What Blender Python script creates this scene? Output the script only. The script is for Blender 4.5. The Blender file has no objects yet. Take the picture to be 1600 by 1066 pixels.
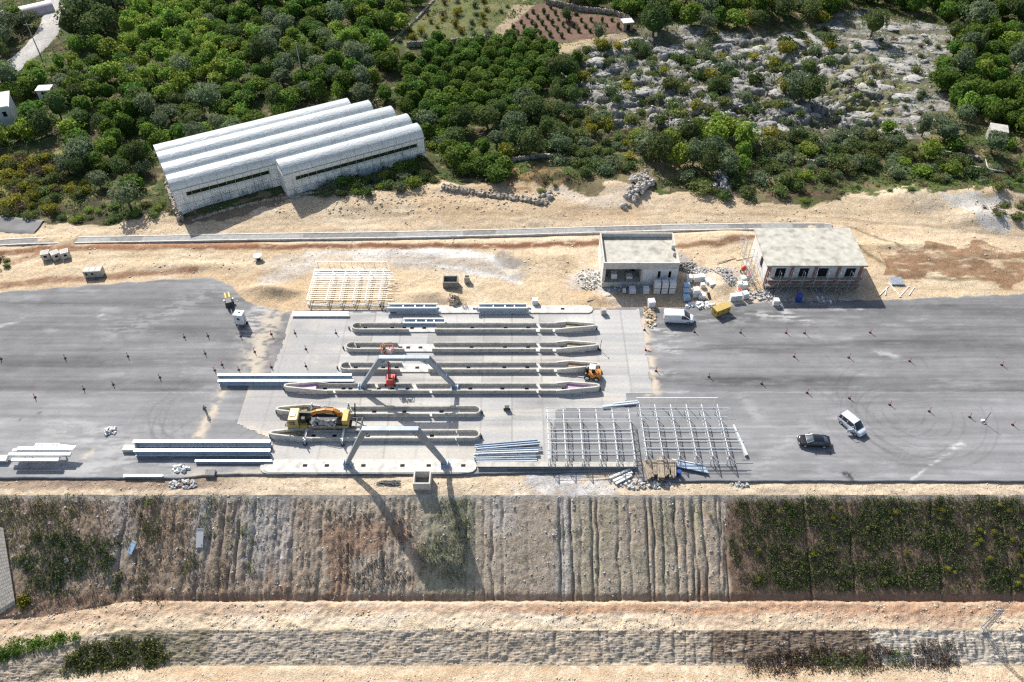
import bpy, math, random
import numpy as np
from mathutils import Vector, Matrix
R = math.radians
rnd = random.Random(7)
scene = bpy.context.scene
col = bpy.data.collections.new("site"); scene.collection.children.link(col)

# ------------------------------------------------------------------ camera, sun, sky
CAMZ, F = 95.0, 1244.4
cam_d = bpy.data.cameras.new("camera"); cam = bpy.data.objects.new("camera", cam_d); scene.collection.objects.link(cam)
cam.location = (0, 0, CAMZ); cam.rotation_euler = (R(45), 0, 0)
cam_d.sensor_width = 36; cam_d.lens = 28; cam_d.clip_end = 4000; cam_d.clip_start = 1
scene.camera = cam
sun_d = bpy.data.lights.new("sun", 'SUN'); sun = bpy.data.objects.new("sun", sun_d); scene.collection.objects.link(sun)
sun_d.energy = 5.0; sun_d.angle = R(0.5); sun_d.color = (1.0, 0.965, 0.91)
ldir = Vector((0.589, -1.014, -1.0))
sun.rotation_euler = ldir.to_track_quat('-Z', 'Y').to_euler(); sun.location = (-80, 120, 150)
w = bpy.data.worlds.new("World"); scene.world = w; w.use_nodes = True
nt = w.node_tree; nt.nodes.clear()
sky = nt.nodes.new('ShaderNodeTexSky'); sky.sky_type = 'NISHITA'; sky.sun_disc = False
sky.sun_elevation = R(40.4); sky.sun_rotation = R(-30.1); sky.air_density = 1.0; sky.dust_density = 2.2; sky.ozone_density = 1.0
bg = nt.nodes.new('ShaderNodeBackground'); bg.inputs[1].default_value = 0.106
wo = nt.nodes.new('ShaderNodeOutputWorld')
nt.links.new(sky.outputs[0], bg.inputs[0]); nt.links.new(bg.outputs[0], wo.inputs[0])
scene.view_settings.view_transform = 'Standard'; scene.view_settings.look = 'None'
scene.view_settings.gamma = 1; scene.view_settings.use_curve_mapping = False
scene.view_settings.exposure = 0.40
scene.render.engine = 'CYCLES'
scene.cycles.max_bounces = 5; scene.cycles.diffuse_bounces = 3; scene.cycles.transparent_max_bounces = 6
scene.cycles.use_denoising = False
scene.render.use_persistent_data = False
scene.render.filter_size = 1.3 if hasattr(scene.render, 'filter_size') else 1.5
scene.cycles.pixel_filter_type = 'BLACKMAN_HARRIS'; scene.cycles.filter_width = 1.3

# ------------------------------------------------------------------ photo point -> place on the ground
def at(x, y, z=0.0):
    t = (y-533.0)/F; tn = (1+t)/(1-t)
    Y = (CAMZ-z)/tn; d = (Y+CAMZ-z)*0.70710678
    return ((x-800.0)*d/F, Y, z)
def P2(pts, z=0.0):
    return [at(x, y, z)[:2] for x, y in pts]

# ------------------------------------------------------------------ numpy noise
def _h(ix, iy, s):
    h = (ix*374761393 + iy*668265263 + s*974634777) & 0xffffffff
    h = ((h ^ (h >> 13))*1274126177) & 0xffffffff
    h = ((h ^ (h >> 15))*2246822519) & 0xffffffff
    return (h ^ (h >> 16)).astype(np.float64)/4294967296.0
def vn(x, y, s=0):
    x = np.asarray(x, float); y = np.asarray(y, float)
    ix = np.floor(x).astype(np.int64); iy = np.floor(y).astype(np.int64)
    fx = x-ix; fy = y-iy; fx = fx*fx*(3-2*fx); fy = fy*fy*(3-2*fy)
    a = _h(ix, iy, s); b = _h(ix+1, iy, s); c = _h(ix, iy+1, s); d = _h(ix+1, iy+1, s)
    return (a*(1-fx)+b*fx)*(1-fy)+(c*(1-fx)+d*fx)*fy
def fbm(x, y, o=4, s=0):
    v = 0; a = 1; n = 0
    for i in range(o):
        v = v+a*vn(x*2**i+17.3*i, y*2**i-9.1*i, s+i*31); n += a; a *= .5
    return v/n
def sst(a, b, x):
    t = np.clip((x-a)/(b-a), 0, 1); return t*t*(3-2*t)
def pip(X, Y, poly, warp=0.0, wl=3.0, s=5):
    if warp:
        wx = (fbm(X/wl, Y/wl, 3, s)-.5)*2*warp; wy = (fbm(X/wl+40, Y/wl+40, 3, s+1)-.5)*2*warp
        X = X+wx; Y = Y+wy
    ins = np.zeros(np.shape(X), bool); n = len(poly)
    for i in range(n):
        x0, y0 = poly[i]; x1, y1 = poly[(i+1) % n]
        if y0 == y1: continue
        c = ((y0 > Y) != (y1 > Y)) & (X < (x1-x0)*(Y-y0)/(y1-y0)+x0)
        ins ^= c
    return ins.astype(float)
def pdist(X, Y, pts):
    d = np.full(np.shape(X), 1e9)
    for (x0, y0), (x1, y1) in zip(pts[:-1], pts[1:]):
        dx, dy = x1-x0, y1-y0; L = dx*dx+dy*dy+1e-9
        t = np.clip(((X-x0)*dx+(Y-y0)*dy)/L, 0, 1)
        d = np.minimum(d, np.hypot(X-(x0+t*dx), Y-(y0+t*dy)))
    return d
def lerp3(C, m, rgb):
    return C*(1-m[..., None])+np.asarray(rgb)*m[..., None]

# ------------------------------------------------------------------ objects
def link(o, parent=None):
    col.objects.link(o)
    if parent is not None: o.parent = parent
    return o
def tag(o, label=None, cat=None, group=None, kind=None):
    if label: o["label"] = label
    if cat: o["category"] = cat
    if group: o["group"] = group
    if kind: o["kind"] = kind
    return o
def thing(name, loc, label, cat, group=None, rz=0.0):
    o = bpy.data.objects.new(name, None); o.empty_display_size = .3
    o.location = loc; o.rotation_euler = (0, 0, rz); link(o)
    return tag(o, label, cat, group)
def copy_tree(o, loc=None, rz=None, parent=None, label=None, group=None, scale=None):
    c = o.copy(); col.objects.link(c)
    if parent is not None: c.parent = parent
    if loc is not None: c.location = loc
    if rz is not None: c.rotation_euler = (0, 0, rz)
    if scale is not None: c.scale = scale
    if label: c["label"] = label
    if group: c["group"] = group
    for ch in list(o.children): copy_tree(ch, parent=c)
    return c
def np_mesh(name, V, Fq, mat, parent=None, colr=None, smooth=False, tint=None):
    """V (n,3); Fq (m,k) same-size faces"""
    me = bpy.data.meshes.new(name); V = np.asarray(V, np.float32); Fq = np.asarray(Fq, np.int32)
    k = Fq.shape[1]
    me.vertices.add(len(V)); me.vertices.foreach_set('co', V.ravel())
    me.loops.add(Fq.size); me.loops.foreach_set('vertex_index', Fq.ravel())
    me.polygons.add(len(Fq)); me.polygons.foreach_set('loop_start', np.arange(0, Fq.size, k, dtype=np.int32))
    try: me.polygons.foreach_set('loop_total', np.full(len(Fq), k, np.int32))
    except Exception: pass
    if smooth: me.polygons.foreach_set('use_smooth', np.ones(len(Fq), bool))
    me.update(calc_edges=True)
    if colr is not None:
        a = me.color_attributes.new('Col', 'FLOAT_COLOR', 'POINT')
        c4 = np.ones((len(V), 4), np.float32); c4[:, :3] = colr; a.data.foreach_set('color', c4.ravel())
    if tint is not None:
        a = me.attributes.new('tint', 'FLOAT', 'FACE'); a.data.foreach_set('value', np.asarray(tint, np.float32))
    me.materials.append(mat)
    o = bpy.data.objects.new(name, me); link(o, parent); return o
def grid(name, X, Y, Z, C, mat, parent=None, smooth=True):
    ny, nx = X.shape
    V = np.stack([X, Y, Z], -1).reshape(-1, 3)
    i = np.arange(ny*nx).reshape(ny, nx)
    Fq = np.stack([i[:-1, :-1], i[:-1, 1:], i[1:, 1:], i[1:, :-1]], -1).reshape(-1, 4)
    return np_mesh(name, V, Fq, mat, parent, None if C is None else np.clip(C, 0, 1).reshape(-1, 3), smooth)

class MB:
    def __init__(s): s.v = []; s.f = []; s.m = []
    def add(s, vs, fs, mi=0):
        b = len(s.v); s.v += [tuple(p) for p in vs]
        s.f += [tuple(b+i for i in f) for f in fs]; s.m += [mi]*len(fs)
    def box(s, c, d, rz=0.0, rx=0.0, ry=0.0, mi=0, top=None):
        hx, hy, hz = d[0]/2, d[1]/2, d[2]/2; tx, ty = top if top else (1, 1)
        pts = [(-hx, -hy, -hz), (hx, -hy, -hz), (hx, hy, -hz), (-hx, hy, -hz),
               (-hx*tx, -hy*ty, hz), (hx*tx, -hy*ty, hz), (hx*tx, hy*ty, hz), (-hx*tx, hy*ty, hz)]
        M = Matrix.Translation(c) @ Matrix.Rotation(rz, 4, 'Z') @ Matrix.Rotation(ry, 4, 'Y') @ Matrix.Rotation(rx, 4, 'X')
        s.add([M @ Vector(p) for p in pts], [(0, 3, 2, 1), (4, 5, 6, 7), (0, 1, 5, 4), (1, 2, 6, 5), (2, 3, 7, 6), (3, 0, 4, 7)], mi)
        return s
    def b(s, x0, x1, y0, y1, z0, z1, mi=0):
        return s.box(((x0+x1)/2, (y0+y1)/2, (z0+z1)/2), (x1-x0, y1-y0, z1-z0), mi=mi)
    def bar(s, p, q, wd, ht=None, mi=0, w2=None):
        p = Vector(p); q = Vector(q); d = (q-p); L = d.length
        if L < 1e-6: return s
        d /= L; up = Vector((0, 0, 1)) if abs(d.z) < .95 else Vector((0, 1, 0))
        a = d.cross(up).normalized(); c = a.cross(d).normalized(); ht = ht or wd; k = (w2/wd) if w2 else 1
        vs = []
        for P_, f in ((p, 1), (q, k)):
            for i, j in ((-1, -1), (1, -1), (1, 1), (-1, 1)):
                vs.append(P_+a*(i*wd/2*f)+c*(j*ht/2*f))
        s.add(vs, [(0, 1, 2, 3), (7, 6, 5, 4), (0, 4, 5, 1), (1, 5, 6, 2), (2, 6, 7, 3), (3, 7, 4, 0)], mi); return s
    def tube(s, p, q, r0, r1=None, n=10, mi=0):
        p = Vector(p); q = Vector(q); d = (q-p).normalized(); up = Vector((0, 0, 1)) if abs(d.z) < .95 else Vector((0, 1, 0))
        a = d.cross(up).normalized(); c = a.cross(d).normalized(); r1 = r0 if r1 is None else r1
        vs = []
        for P_, r in ((p, r0), (q, r1)):
            for i in range(n):
                t = 2*math.pi*i/n; vs.append(P_+a*(math.cos(t)*r)+c*(math.sin(t)*r))
        fs = [(i, (i+1) % n, n+(i+1) % n, n+i) for i in range(n)]
        fs += [tuple(range(n-1, -1, -1)), tuple(range(n, 2*n))]
        s.add(vs, fs, mi); return s
    def prism(s, pts, z0, z1, mi=0):
        n = len(pts); vs = [(x, y, z0) for x, y in pts]+[(x, y, z1) for x, y in pts]
        fs = [(i, (i+1) % n, n+(i+1) % n, n+i) for i in range(n)]+[tuple(range(n-1, -1, -1)), tuple(range(n, 2*n))]
        s.add(vs, fs, mi); return s
    def ring(s, pts, th, z0, z1, closed=True, mi=0):
        """a wall of thickness th along a polyline"""
        n = len(pts); L = []; Rr = []
        for i in range(n):
            p = Vector(pts[i]).to_2d() if len(pts[i]) > 2 else Vector(pts[i])
            a = Vector(pts[(i-1) % n]) if (closed or i > 0) else None
            b = Vector(pts[(i+1) % n]) if (closed or i < n-1) else None
            d1 = (p-a).normalized() if a is not None else None; d2 = (b-p).normalized() if b is not None else None
            if d1 is None: d1 = d2
            if d2 is None: d2 = d1
            n1 = Vector((-d1.y, d1.x)); n2 = Vector((-d2.y, d2.x)); m = n1+n2
            m = n1 if m.length < 1e-4 else m.normalized()
            k = th/2/max(.35, m.dot(n1)); L.append(p+m*k); Rr.append(p-m*k)
        zz = (lambda i, z: z[i] if isinstance(z, (list, tuple)) else z)
        vs = [(p.x, p.y, zz(i, z0)) for i, p in enumerate(L)]+[(p.x, p.y, zz(i, z0)) for i, p in enumerate(Rr)]
        vs += [(p.x, p.y, zz(i, z1)) for i, p in enumerate(L)]+[(p.x, p.y, zz(i, z1)) for i, p in enumerate(Rr)]
        fs = []; e = n if closed else n-1
        for i in range(e):
            j = (i+1) % n
            fs += [(2*n+j, 2*n+i, 3*n+i, 3*n+j), (i, j, n+j, n+i), (j, i, 2*n+i, 2*n+j), (n+i, n+j, 3*n+j, 3*n+i)]
        if not closed: fs += [(0, n, 3*n, 2*n), (n-1, 3*n-1, 4*n-1, 2*n-1)]
        s.add(vs, fs, mi); return s
    def loft(s, secs, mi=0, cap=True):
        k = len(secs[0]); vs = [p for c in secs for p in c]; fs = []
        for i in range(len(secs)-1):
            for j in range(k):
                fs.append((i*k+j, i*k+(j+1) % k, (i+1)*k+(j+1) % k, (i+1)*k+j))
        if cap: fs += [tuple(range(k-1, -1, -1)), tuple(range((len(secs)-1)*k, len(secs)*k))]
        s.add(vs, fs, mi); return s
    def build(s, name, mats, parent=None, smooth=0, loc=None):
        me = bpy.data.meshes.new(name); me.from_pydata(s.v, [], s.f); me.validate(); me.update()
        mats = mats if isinstance(mats, (list, tuple)) else [mats]
        for m in mats: me.materials.append(m)
        if len(mats) > 1 and len(me.polygons) == len(s.m): me.polygons.foreach_set('material_index', s.m)
        import bmesh
        bm = bmesh.new(); bm.from_mesh(me); bmesh.ops.recalc_face_normals(bm, faces=bm.faces); bm.to_mesh(me); bm.free()
        if smooth:
            me.polygons.foreach_set('use_smooth', [True]*len(me.polygons)); me.set_sharp_from_angle(angle=R(smooth))
        o = bpy.data.objects.new(name, me); link(o, parent)
        if loc is not None: o.location = loc
        return o

# ------------------------------------------------------------------ materials
MATS = {}
def mat(name, rgb, rough=.8, metal=0.0, var=.18, scale=2.0, bump=0.0, bscale=8.0, bdist=.03, spec=.4, rand=0.0, stain=None, coat=0.0):
    m = bpy.data.materials.new(name); m.use_nodes = True; n = m.node_tree.nodes; l = m.node_tree.links
    p = n['Principled BSDF']; p.inputs['Roughness'].default_value = rough; p.inputs['Metallic'].default_value = metal
    p.inputs['Specular IOR Level'].default_value = spec
    if coat: p.inputs['Coat Weight'].default_value = coat
    tc = n.new('ShaderNodeTexCoord')
    no = n.new('ShaderNodeTexNoise'); no.inputs['Scale'].default_value = scale; no.inputs['Detail'].default_value = 5
    l.new(tc.outputs['Object'], no.inputs['Vector'])
    mr = n.new('ShaderNodeMapRange'); mr.inputs[1].default_value = .3; mr.inputs[2].default_value = .7
    mr.inputs[3].default_value = 1-var; mr.inputs[4].default_value = 1+var
    l.new(no.outputs['Fac'], mr.inputs[0])
    src = mr.outputs[0]
    if rand:
        oi = n.new('ShaderNodeObjectInfo'); m2 = n.new('ShaderNodeMapRange')
        m2.inputs[3].default_value = 1-rand; m2.inputs[4].default_value = 1+rand
        l.new(oi.outputs['Random'], m2.inputs[0]); mu = n.new('ShaderNodeMath'); mu.operation = 'MULTIPLY'
        l.new(src, mu.inputs[0]); l.new(m2.outputs[0], mu.inputs[1]); src = mu.outputs[0]
    mx = n.new('ShaderNodeVectorMath'); mx.operation = 'SCALE'; mx.inputs[0].default_value = rgb
    l.new(src, mx.inputs['Scale']); out = mx.outputs[0]
    if stain:
        n2 = n.new('ShaderNodeTexNoise'); n2.inputs['Scale'].default_value = stain[1]; n2.inputs['Detail'].default_value = 6
        l.new(tc.outputs['Object'], n2.inputs['Vector'])
        r2 = n.new('ShaderNodeMapRange'); r2.inputs[1].default_value = .52; r2.inputs[2].default_value = .72; r2.inputs[4].default_value = stain[2]
        l.new(n2.outputs['Fac'], r2.inputs[0])
        mi = n.new('ShaderNodeMix'); mi.data_type = 'RGBA'; l.new(r2.outputs[0], mi.inputs[0]); l.new(out, mi.inputs[6])
        mi.inputs[7].default_value = (*stain[0], 1); out = mi.outputs[2]
    l.new(out, p.inputs['Base Color'])
    if bump:
        nb = n.new('ShaderNodeTexNoise'); nb.inputs['Scale'].default_value = bscale; nb.inputs['Detail'].default_value = 6
        l.new(tc.outputs['Object'], nb.inputs['Vector'])
        bp = n.new('ShaderNodeBump'); bp.inputs['Strength'].default_value = bump; bp.inputs['Distance'].default_value = bdist
        l.new(nb.outputs['Fac'], bp.inputs['Height']); l.new(bp.outputs[0], p.inputs['Normal'])
    MATS[name] = m; return m
def vmat(name, rough=.95, bump=.5, bscale=(4, 4, 4), var=.25, vscale=(3, 3, 3), bdist=.15, fine=0.0, spec=.2):
    """painted by the mesh's own albedo attribute, broken up with two scales of noise"""
    m = bpy.data.materials.new(name); m.use_nodes = True; n = m.node_tree.nodes; l = m.node_tree.links
    p = n['Principled BSDF']; p.inputs['Roughness'].default_value = rough; p.inputs['Specular IOR Level'].default_value = spec
    at_ = n.new('ShaderNodeAttribute'); at_.attribute_name = 'Col'
    tc = n.new('ShaderNodeTexCoord')
    def nz(sc, det=6, rg=.6):
        mp = n.new('ShaderNodeMapping'); mp.inputs['Scale'].default_value = sc; l.new(tc.outputs['Object'], mp.inputs['Vector'])
        no = n.new('ShaderNodeTexNoise'); no.inputs['Scale'].default_value = 1; no.inputs['Detail'].default_value = det; no.inputs['Roughness'].default_value = rg
        l.new(mp.outputs[0], no.inputs['Vector']); return no.outputs['Fac']
    a = nz(vscale, 8, .7)
    mr = n.new('ShaderNodeMapRange'); mr.inputs[1].default_value = .28; mr.inputs[2].default_value = .72
    mr.inputs[3].default_value = 1-var; mr.inputs[4].default_value = 1+var; l.new(a, mr.inputs[0])
    mx = n.new('ShaderNodeVectorMath'); mx.operation = 'SCALE'; l.new(at_.outputs['Color'], mx.inputs[0]); l.new(mr.outputs[0], mx.inputs['Scale'])
    l.new(mx.outputs[0], p.inputs['Base Color'])
    b = nz(bscale, 8, .65); bp = n.new('ShaderNodeBump'); bp.inputs['Strength'].default_value = bump; bp.inputs['Distance'].default_value = bdist
    l.new(b, bp.inputs['Height']); l.new(bp.outputs[0], p.inputs['Normal'])
    return m
def leafmat(name, dark, light, rand=.3, hue=.02, trans=.3):
    m = bpy.data.materials.new(name); m.use_nodes = True; n = m.node_tree.nodes; l = m.node_tree.links
    p = n['Principled BSDF']; p.inputs['Roughness'].default_value = .75; p.inputs['Specular IOR Level'].default_value = .15
    a = n.new('ShaderNodeAttribute'); a.attribute_name = 'tint'
    mi = n.new('ShaderNodeMix'); mi.data_type = 'RGBA'; l.new(a.outputs['Fac'], mi.inputs[0])
    mi.inputs[6].default_value = (*dark, 1); mi.inputs[7].default_value = (*light, 1)
    oi = n.new('ShaderNodeObjectInfo')
    m2 = n.new('ShaderNodeMapRange'); m2.inputs[3].default_value = 1-rand; m2.inputs[4].default_value = 1+rand; l.new(oi.outputs['Random'], m2.inputs[0])
    m3 = n.new('ShaderNodeMath'); m3.operation = 'MULTIPLY'; m3.inputs[1].default_value = 7.31; l.new(oi.outputs['Random'], m3.inputs[0])
    m4 = n.new('ShaderNodeMath'); m4.operation = 'FRACT'; l.new(m3.outputs[0], m4.inputs[0])
    m5 = n.new('ShaderNodeMapRange'); m5.inputs[3].default_value = .5-hue; m5.inputs[4].default_value = .5+hue; l.new(m4.outputs[0], m5.inputs[0])
    hs = n.new('ShaderNodeHueSaturation'); l.new(m5.outputs[0], hs.inputs['Hue']); l.new(m2.outputs[0], hs.inputs['Value']); l.new(mi.outputs[2], hs.inputs['Color'])
    l.new(hs.outputs[0], p.inputs['Base Color'])
    tr = n.new('ShaderNodeBsdfTranslucent'); l.new(hs.outputs[0], tr.inputs['Color'])
    ms = n.new('ShaderNodeMixShader'); ms.inputs[0].default_value = trans
    l.new(p.outputs[0], ms.inputs[1]); l.new(tr.outputs[0], ms.inputs[2]); l.new(ms.outputs[0], n['Material Output'].inputs['Surface'])
    MATS[name] = m; return m

def filmmat(name, rgb, trans, clear, bump=.4, bscale=(1.2, 1.2, 1.2)):
    """polythene sheet: part diffuse, part light let through, a little seen through"""
    m = mat(name, rgb, rough=.45, var=.07, scale=.35, spec=.4, stain=(tuple(c*.8 for c in rgb), .3, .5)); n = m.node_tree.nodes; l = m.node_tree.links; p = n['Principled BSDF']
    tc = n.new('ShaderNodeTexCoord'); mp = n.new('ShaderNodeMapping'); mp.inputs['Scale'].default_value = bscale; mp.inputs['Rotation'].default_value = (0, 0, .5); l.new(tc.outputs['Object'], mp.inputs['Vector'])
    nb = n.new('ShaderNodeTexNoise'); nb.inputs['Scale'].default_value = 1; nb.inputs['Detail'].default_value = 3; nb.inputs['Distortion'].default_value = 1.2; l.new(mp.outputs[0], nb.inputs['Vector'])
    bp = n.new('ShaderNodeBump'); bp.inputs['Strength'].default_value = bump; bp.inputs['Distance'].default_value = .25; l.new(nb.outputs['Fac'], bp.inputs['Height']); l.new(bp.outputs[0], p.inputs['Normal'])
    tr = n.new('ShaderNodeBsdfTranslucent'); tr.inputs['Color'].default_value = (*rgb, 1); tp = n.new('ShaderNodeBsdfTransparent')
    a_ = n.new('ShaderNodeMixShader'); a_.inputs[0].default_value = trans; l.new(p.outputs[0], a_.inputs[1]); l.new(tr.outputs[0], a_.inputs[2])
    b_ = n.new('ShaderNodeMixShader'); b_.inputs[0].default_value = clear; l.new(a_.outputs[0], b_.inputs[1]); l.new(tp.outputs[0], b_.inputs[2])
    l.new(b_.outputs[0], n['Material Output'].inputs['Surface']); return m
# ------------------------------------------------------------------ terrain
HI = P2([(-400, 486), (-200, 470), (0, 457), (100, 449), (200, 441), (330, 432), (365, 447), (374, 458), (384, 470), (404, 477), (440, 486), (700, 483), (1005, 481), (1090, 478), (1150, 474), (1200, 472), (1385, 469), (1600, 459), (1800, 449), (2100, 440)])
LO = P2([(-400, 747), (-200, 747), (280, 747), (330, 742), (400, 741), (745, 741), (990, 734), (1000, 752), (1600, 752), (2000, 753)])
hiX, hiY = np.array(HI).T; loX, loY = np.array(LO).T
def hi(X): return np.interp(X, hiX, hiY)
def lo(X): return np.interp(X, loX, loY)
MOUNDS = [(430, 457, 5.0, 1.5, 1.1), (408, 452, 4.0, 1.2, .7), (668, 462, 4.5, 2, .8), (708, 470, 2.0, 1.2, 1.0), (1128, 448, 2.6, 3.6, 1.2), (1060, 434, 2, 1.6, .5), (935, 468, 5, 1.6, .5),
          (870, 405, 5, 3, .7), (1140, 372, 6, 3, .8), (1440, 318, 10, 5, 2.0), (1540, 345, 9, 4, 2.0), (1545, 310, 9, 4, 1.6), (960, 300, 6, 3, 1.2), (1400, 385, 14, 1.4, .5), (1500, 398, 16, 5, .6),
          (870, 285, 10, 5, 1.5), (720, 300, 12, 2, .6), (560, 315, 10, 3, .7), (300, 415, 14, 1.3, .4), (130, 375, 12, 2, .4)]
MW = [(*at(x, y)[:2], a, b, h) for x, y, a, b, h in MOUNDS]
CHX, CHY = np.array(P2([(-60, 384), (8, 379), (45, 376.5), (400, 370.5), (620, 367.5), (800, 363.5), (930, 359.5), (1060, 356), (1190, 354), (1300, 354)])).T
RILLS = [(p, d) for p, d in zip((757, 770, 786, 826, 876, 882, 893, 908, 925, 933, 966, 985, 1013, 1022, 1037, 1057, 1071, 1084, 1089, 1103, 1123, 1128, 1134, 730, 742, 346, 362, 371, 215, 190, 1262, 1330, 1462, 1570, 1410), (.5, .7, .4, .4, 1, .8, 1, .5, .9, .8, .7, .5, 1, .9, .9, 1, .7, .8, 1, 1, .9, .7, 1, .5, .5, .8, .7, .8, .6, .6, .8, .8, 1, 1, .6))]
def H(X, Y, detail=True):
    X = np.asarray(X, float); Y = np.asarray(Y, float)
    # front profile: shoulder, cut slope, berm, second slope, lower ground
    e = sst(-50, -67, X)*2.0+sst(-67, -110, X)*7
    pY = [30.0, 44.85, 48.4, 52.7, 64.35]
    u1 = (64.35-Y)/(64.35-52.1+e)                       # 0 top .. 1 foot
    foot_z = -7.4-.58*e
    z1 = -.3+(foot_z+.3)*np.clip(u1, 0, 1)
    yf = 52.1-e; yt = 48.06-1.15*e; yb = 44.15-1.1*e
    zt_ = -7.9-.55*e; zb_ = -9.9-.55*e
    z2 = foot_z+(zt_-foot_z)*np.clip((yf-Y)/(yf-yt), 0, 1)
    z3 = zt_+(zb_-zt_)*np.clip((yt-Y)/(yt-yb), 0, 1)
    z4 = zb_-.02*np.clip(yb-Y, 0, 60)
    zf = np.where(Y > yf, z1, np.where(Y > yt, z2, np.where(Y > yb, z3, z4)))
    # upper ground
    hx = hi(X); zu = -.3+.28*sst(hx-1.2, hx-.3, Y)
    back = sst(126, 134, Y-4*sst(0, 60, X)*1.0+(fbm(X/14, Y/14, 2, 3)-.5)*4)
    zu = zu+back*1.0
    hill = sst(134, 240, Y)
    zu = zu+hill*3.0+hill*(fbm(X/18, Y/18, 3, 11)-.5)*4.5*sst(0, 30, X)
    for mx, my, a, b, h in MW:
        zu = zu+h*np.exp(-((X-mx)/a)**2*1.6-((Y-my)/b)**2*1.6)
    if detail and np.max(Y) > 140 and np.max(X) > 8:
        rk_ = np.clip(1-pdist(X, Y, [(22, 178), (70, 182)])/30, 0, 1); rk_ = sst(0, .45, rk_)*sst(10, 20, X)
        q = fbm(X/5.5+.25*Y/7, Y/2.2, 4, 45); led = np.abs(fbm(X/3.4, Y/1.5, 3, 46)-.5)*2
        zu = zu+rk_*(1.15*sst(.42, .60, q)-.9*np.exp(-(led/.13)**2)+1.1*(fbm(X/1.3, Y/.9, 4, 47)-.5)-.5*np.exp(-((np.abs(fbm(X/1.5, Y/1.0, 3, 48)-.5)*2)/.10)**2))
    z = np.where(Y > 64.35, zu, zf)
    if detail:
        off = sst(hx-.5, hx+2.0, Y)
        chd = np.abs(Y-np.interp(X, CHX, CHY)); chm = np.exp(-(chd/1.8)**4)*(X > -84)*(X < 57)
        z = z+off*(1-chm)*((fbm(X/5, Y/3, 4, 21)-.5)*.55+(fbm(X/1.2, Y/1.0, 3, 22)-.5)*.22)-.3*chm
        sh = (Y > 64.35)*(Y < lo(X)-.1)*1.0
        z = z+sh*((fbm(X/2, Y/.8, 3, 26)-.45)*.3)
        # rills and lumps on the cut slope
        if np.min(Y) > 64.4: return z
        sl = sst(0, .07, u1)*(1-sst(.93, 1.03, u1))
        wob = (fbm(X/9, Y/3, 3, 30)-.5)*1.0
        r = np.abs(vn((X+wob)*.9, Y*.03, 31)*2-1); r2 = np.abs(vn((X+wob*.6)*2.3, Y*.06, 32)*2-1); r3 = vn((X+wob*.4)*1.7, Y*.12, 41)
        amp = .10+.62*sst(-54, -46, X)*(1-sst(-14, -9, X))
        rl = np.zeros_like(z)
        for i, (px, dp) in enumerate(RILLS):
            x0 = (px-800)*.0893; wv = (fbm(Y/2.6+i*7.7, Y*0+i*3.1, 3, 49)-.5)*.8
            rl = np.maximum(rl, dp*np.exp(-((X-x0-wv)/.145)**2)*(.35+.9*vn(Y*.5+i, Y*0+i*2, 50)))
        z = z-sl*.62*rl
        z = z-sl*amp*(.30*np.clip(1-r*8, 0, 1)+.26*np.clip(1-r2*5, 0, 1)+.20*(r3-.5))
        rough = .17+.13*(1-sst(-12, -6, X))
        z = z+sl*rough*((fbm(X*.8, Y*.8, 3, 33)-.5)*.55+(fbm(X*2.2, Y*2.2, 2, 34)-.5)*.9)
        be = (Y < yf+.2)*(Y > yt)*1.0
        z = z+be*((fbm(X*.5, Y*.9, 4, 35)-.5)*.5+(vn(X*2.6, Y*2.6, 36)-.5)*.16)
        z = z-.35*np.exp(-((Y-yf-.15)/.35)**2)*sst(-60, -40, X)
        l2 = sst(0, .06, (yt-Y)/(yt-yb))*(1-sst(.9, 1, (yt-Y)/(yt-yb)))
        z = z+l2*((fbm(X*1.1, Y*1.6, 3, 37)-.5)*.32+(fbm(X*3, Y*3, 2, 42)-.5)*.22+.030*np.sin(Y*22+fbm(X*.8, Y, 2, 38)*9)*(1.8*vn(X*2.6, Y*2, 43))-.22*np.clip(1-5*np.abs(vn(X*.8, Y*.1, 39)*2-1), 0, 1)*sst(-10, 0, X))
        z = z+(Y < yb)*((fbm(X*.3, Y*.8, 3, 40)-.5)*.35)
    return z
def gz(X, Y): return float(H(np.array([X]), np.array([Y]), False)[0])
def gzd(X, Y): return float(H(np.array([X]), np.array([Y]), True)[0])
def atg(x, y):
    z = 0.0
    for _ in range(7):
        X, Y, _z = at(x, y, z); z = .5*z+.5*gz(X, Y)
    return (X, Y, gz(X, Y))
def PG(pts): return [atg(x, y)[:2] for x, y in pts]

SAND = (.55, .43, .285); SANDL = (.64, .53, .385); OCH = (.47, .335, .20); RED = (.19, .09, .048); REDL = (.33, .175, .095)
GREY = (.34, .335, .33); WHITE = (.74, .73, .70); DUST = (.52, .47, .40)
ORCH = PG([(-400, 330), (0, 338), (60, 350), (150, 345), (215, 335), (275, 345), (300, 338), (440, 312), (520, 302), (600, 300), (655, 300), (690, 286), (735, 292), (790, 285), (830, 290), (900, 300), (985, 292), (1040, 300), (1110, 306), (1180, 310), (1240, 318), (1310, 312), (1370, 296), (1420, 288), (1480, 300), (1530, 292), (1600, 305), (2100, 320), (2100, -120), (-400, -120)])
GRASSF = PG([(618, 68), (690, -8), (812, -8), (770, 56), (755, 66), (640, 72)])
REDPLOT = PG([(775, 62), (820, 12), (850, 6), (965, 28), (978, 46), (925, 60), (860, 66)])
ROCKY = PG([(880, 100), (905, 70), (1010, 40), (1180, 55), (1300, 25), (1340, 18), (1490, 45), (1490, 170), (1440, 215), (1200, 235), (1100, 215), (950, 210), (880, 160)])
MEADOW = PG([(1280, 130), (1340, 80), (1400, 95), (1420, 150), (1370, 180), (1290, 165)])
YELL = PG([(-200, 240), (100, 232), (150, 290), (70, 335), (0, 335), (-200, 330)])
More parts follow.
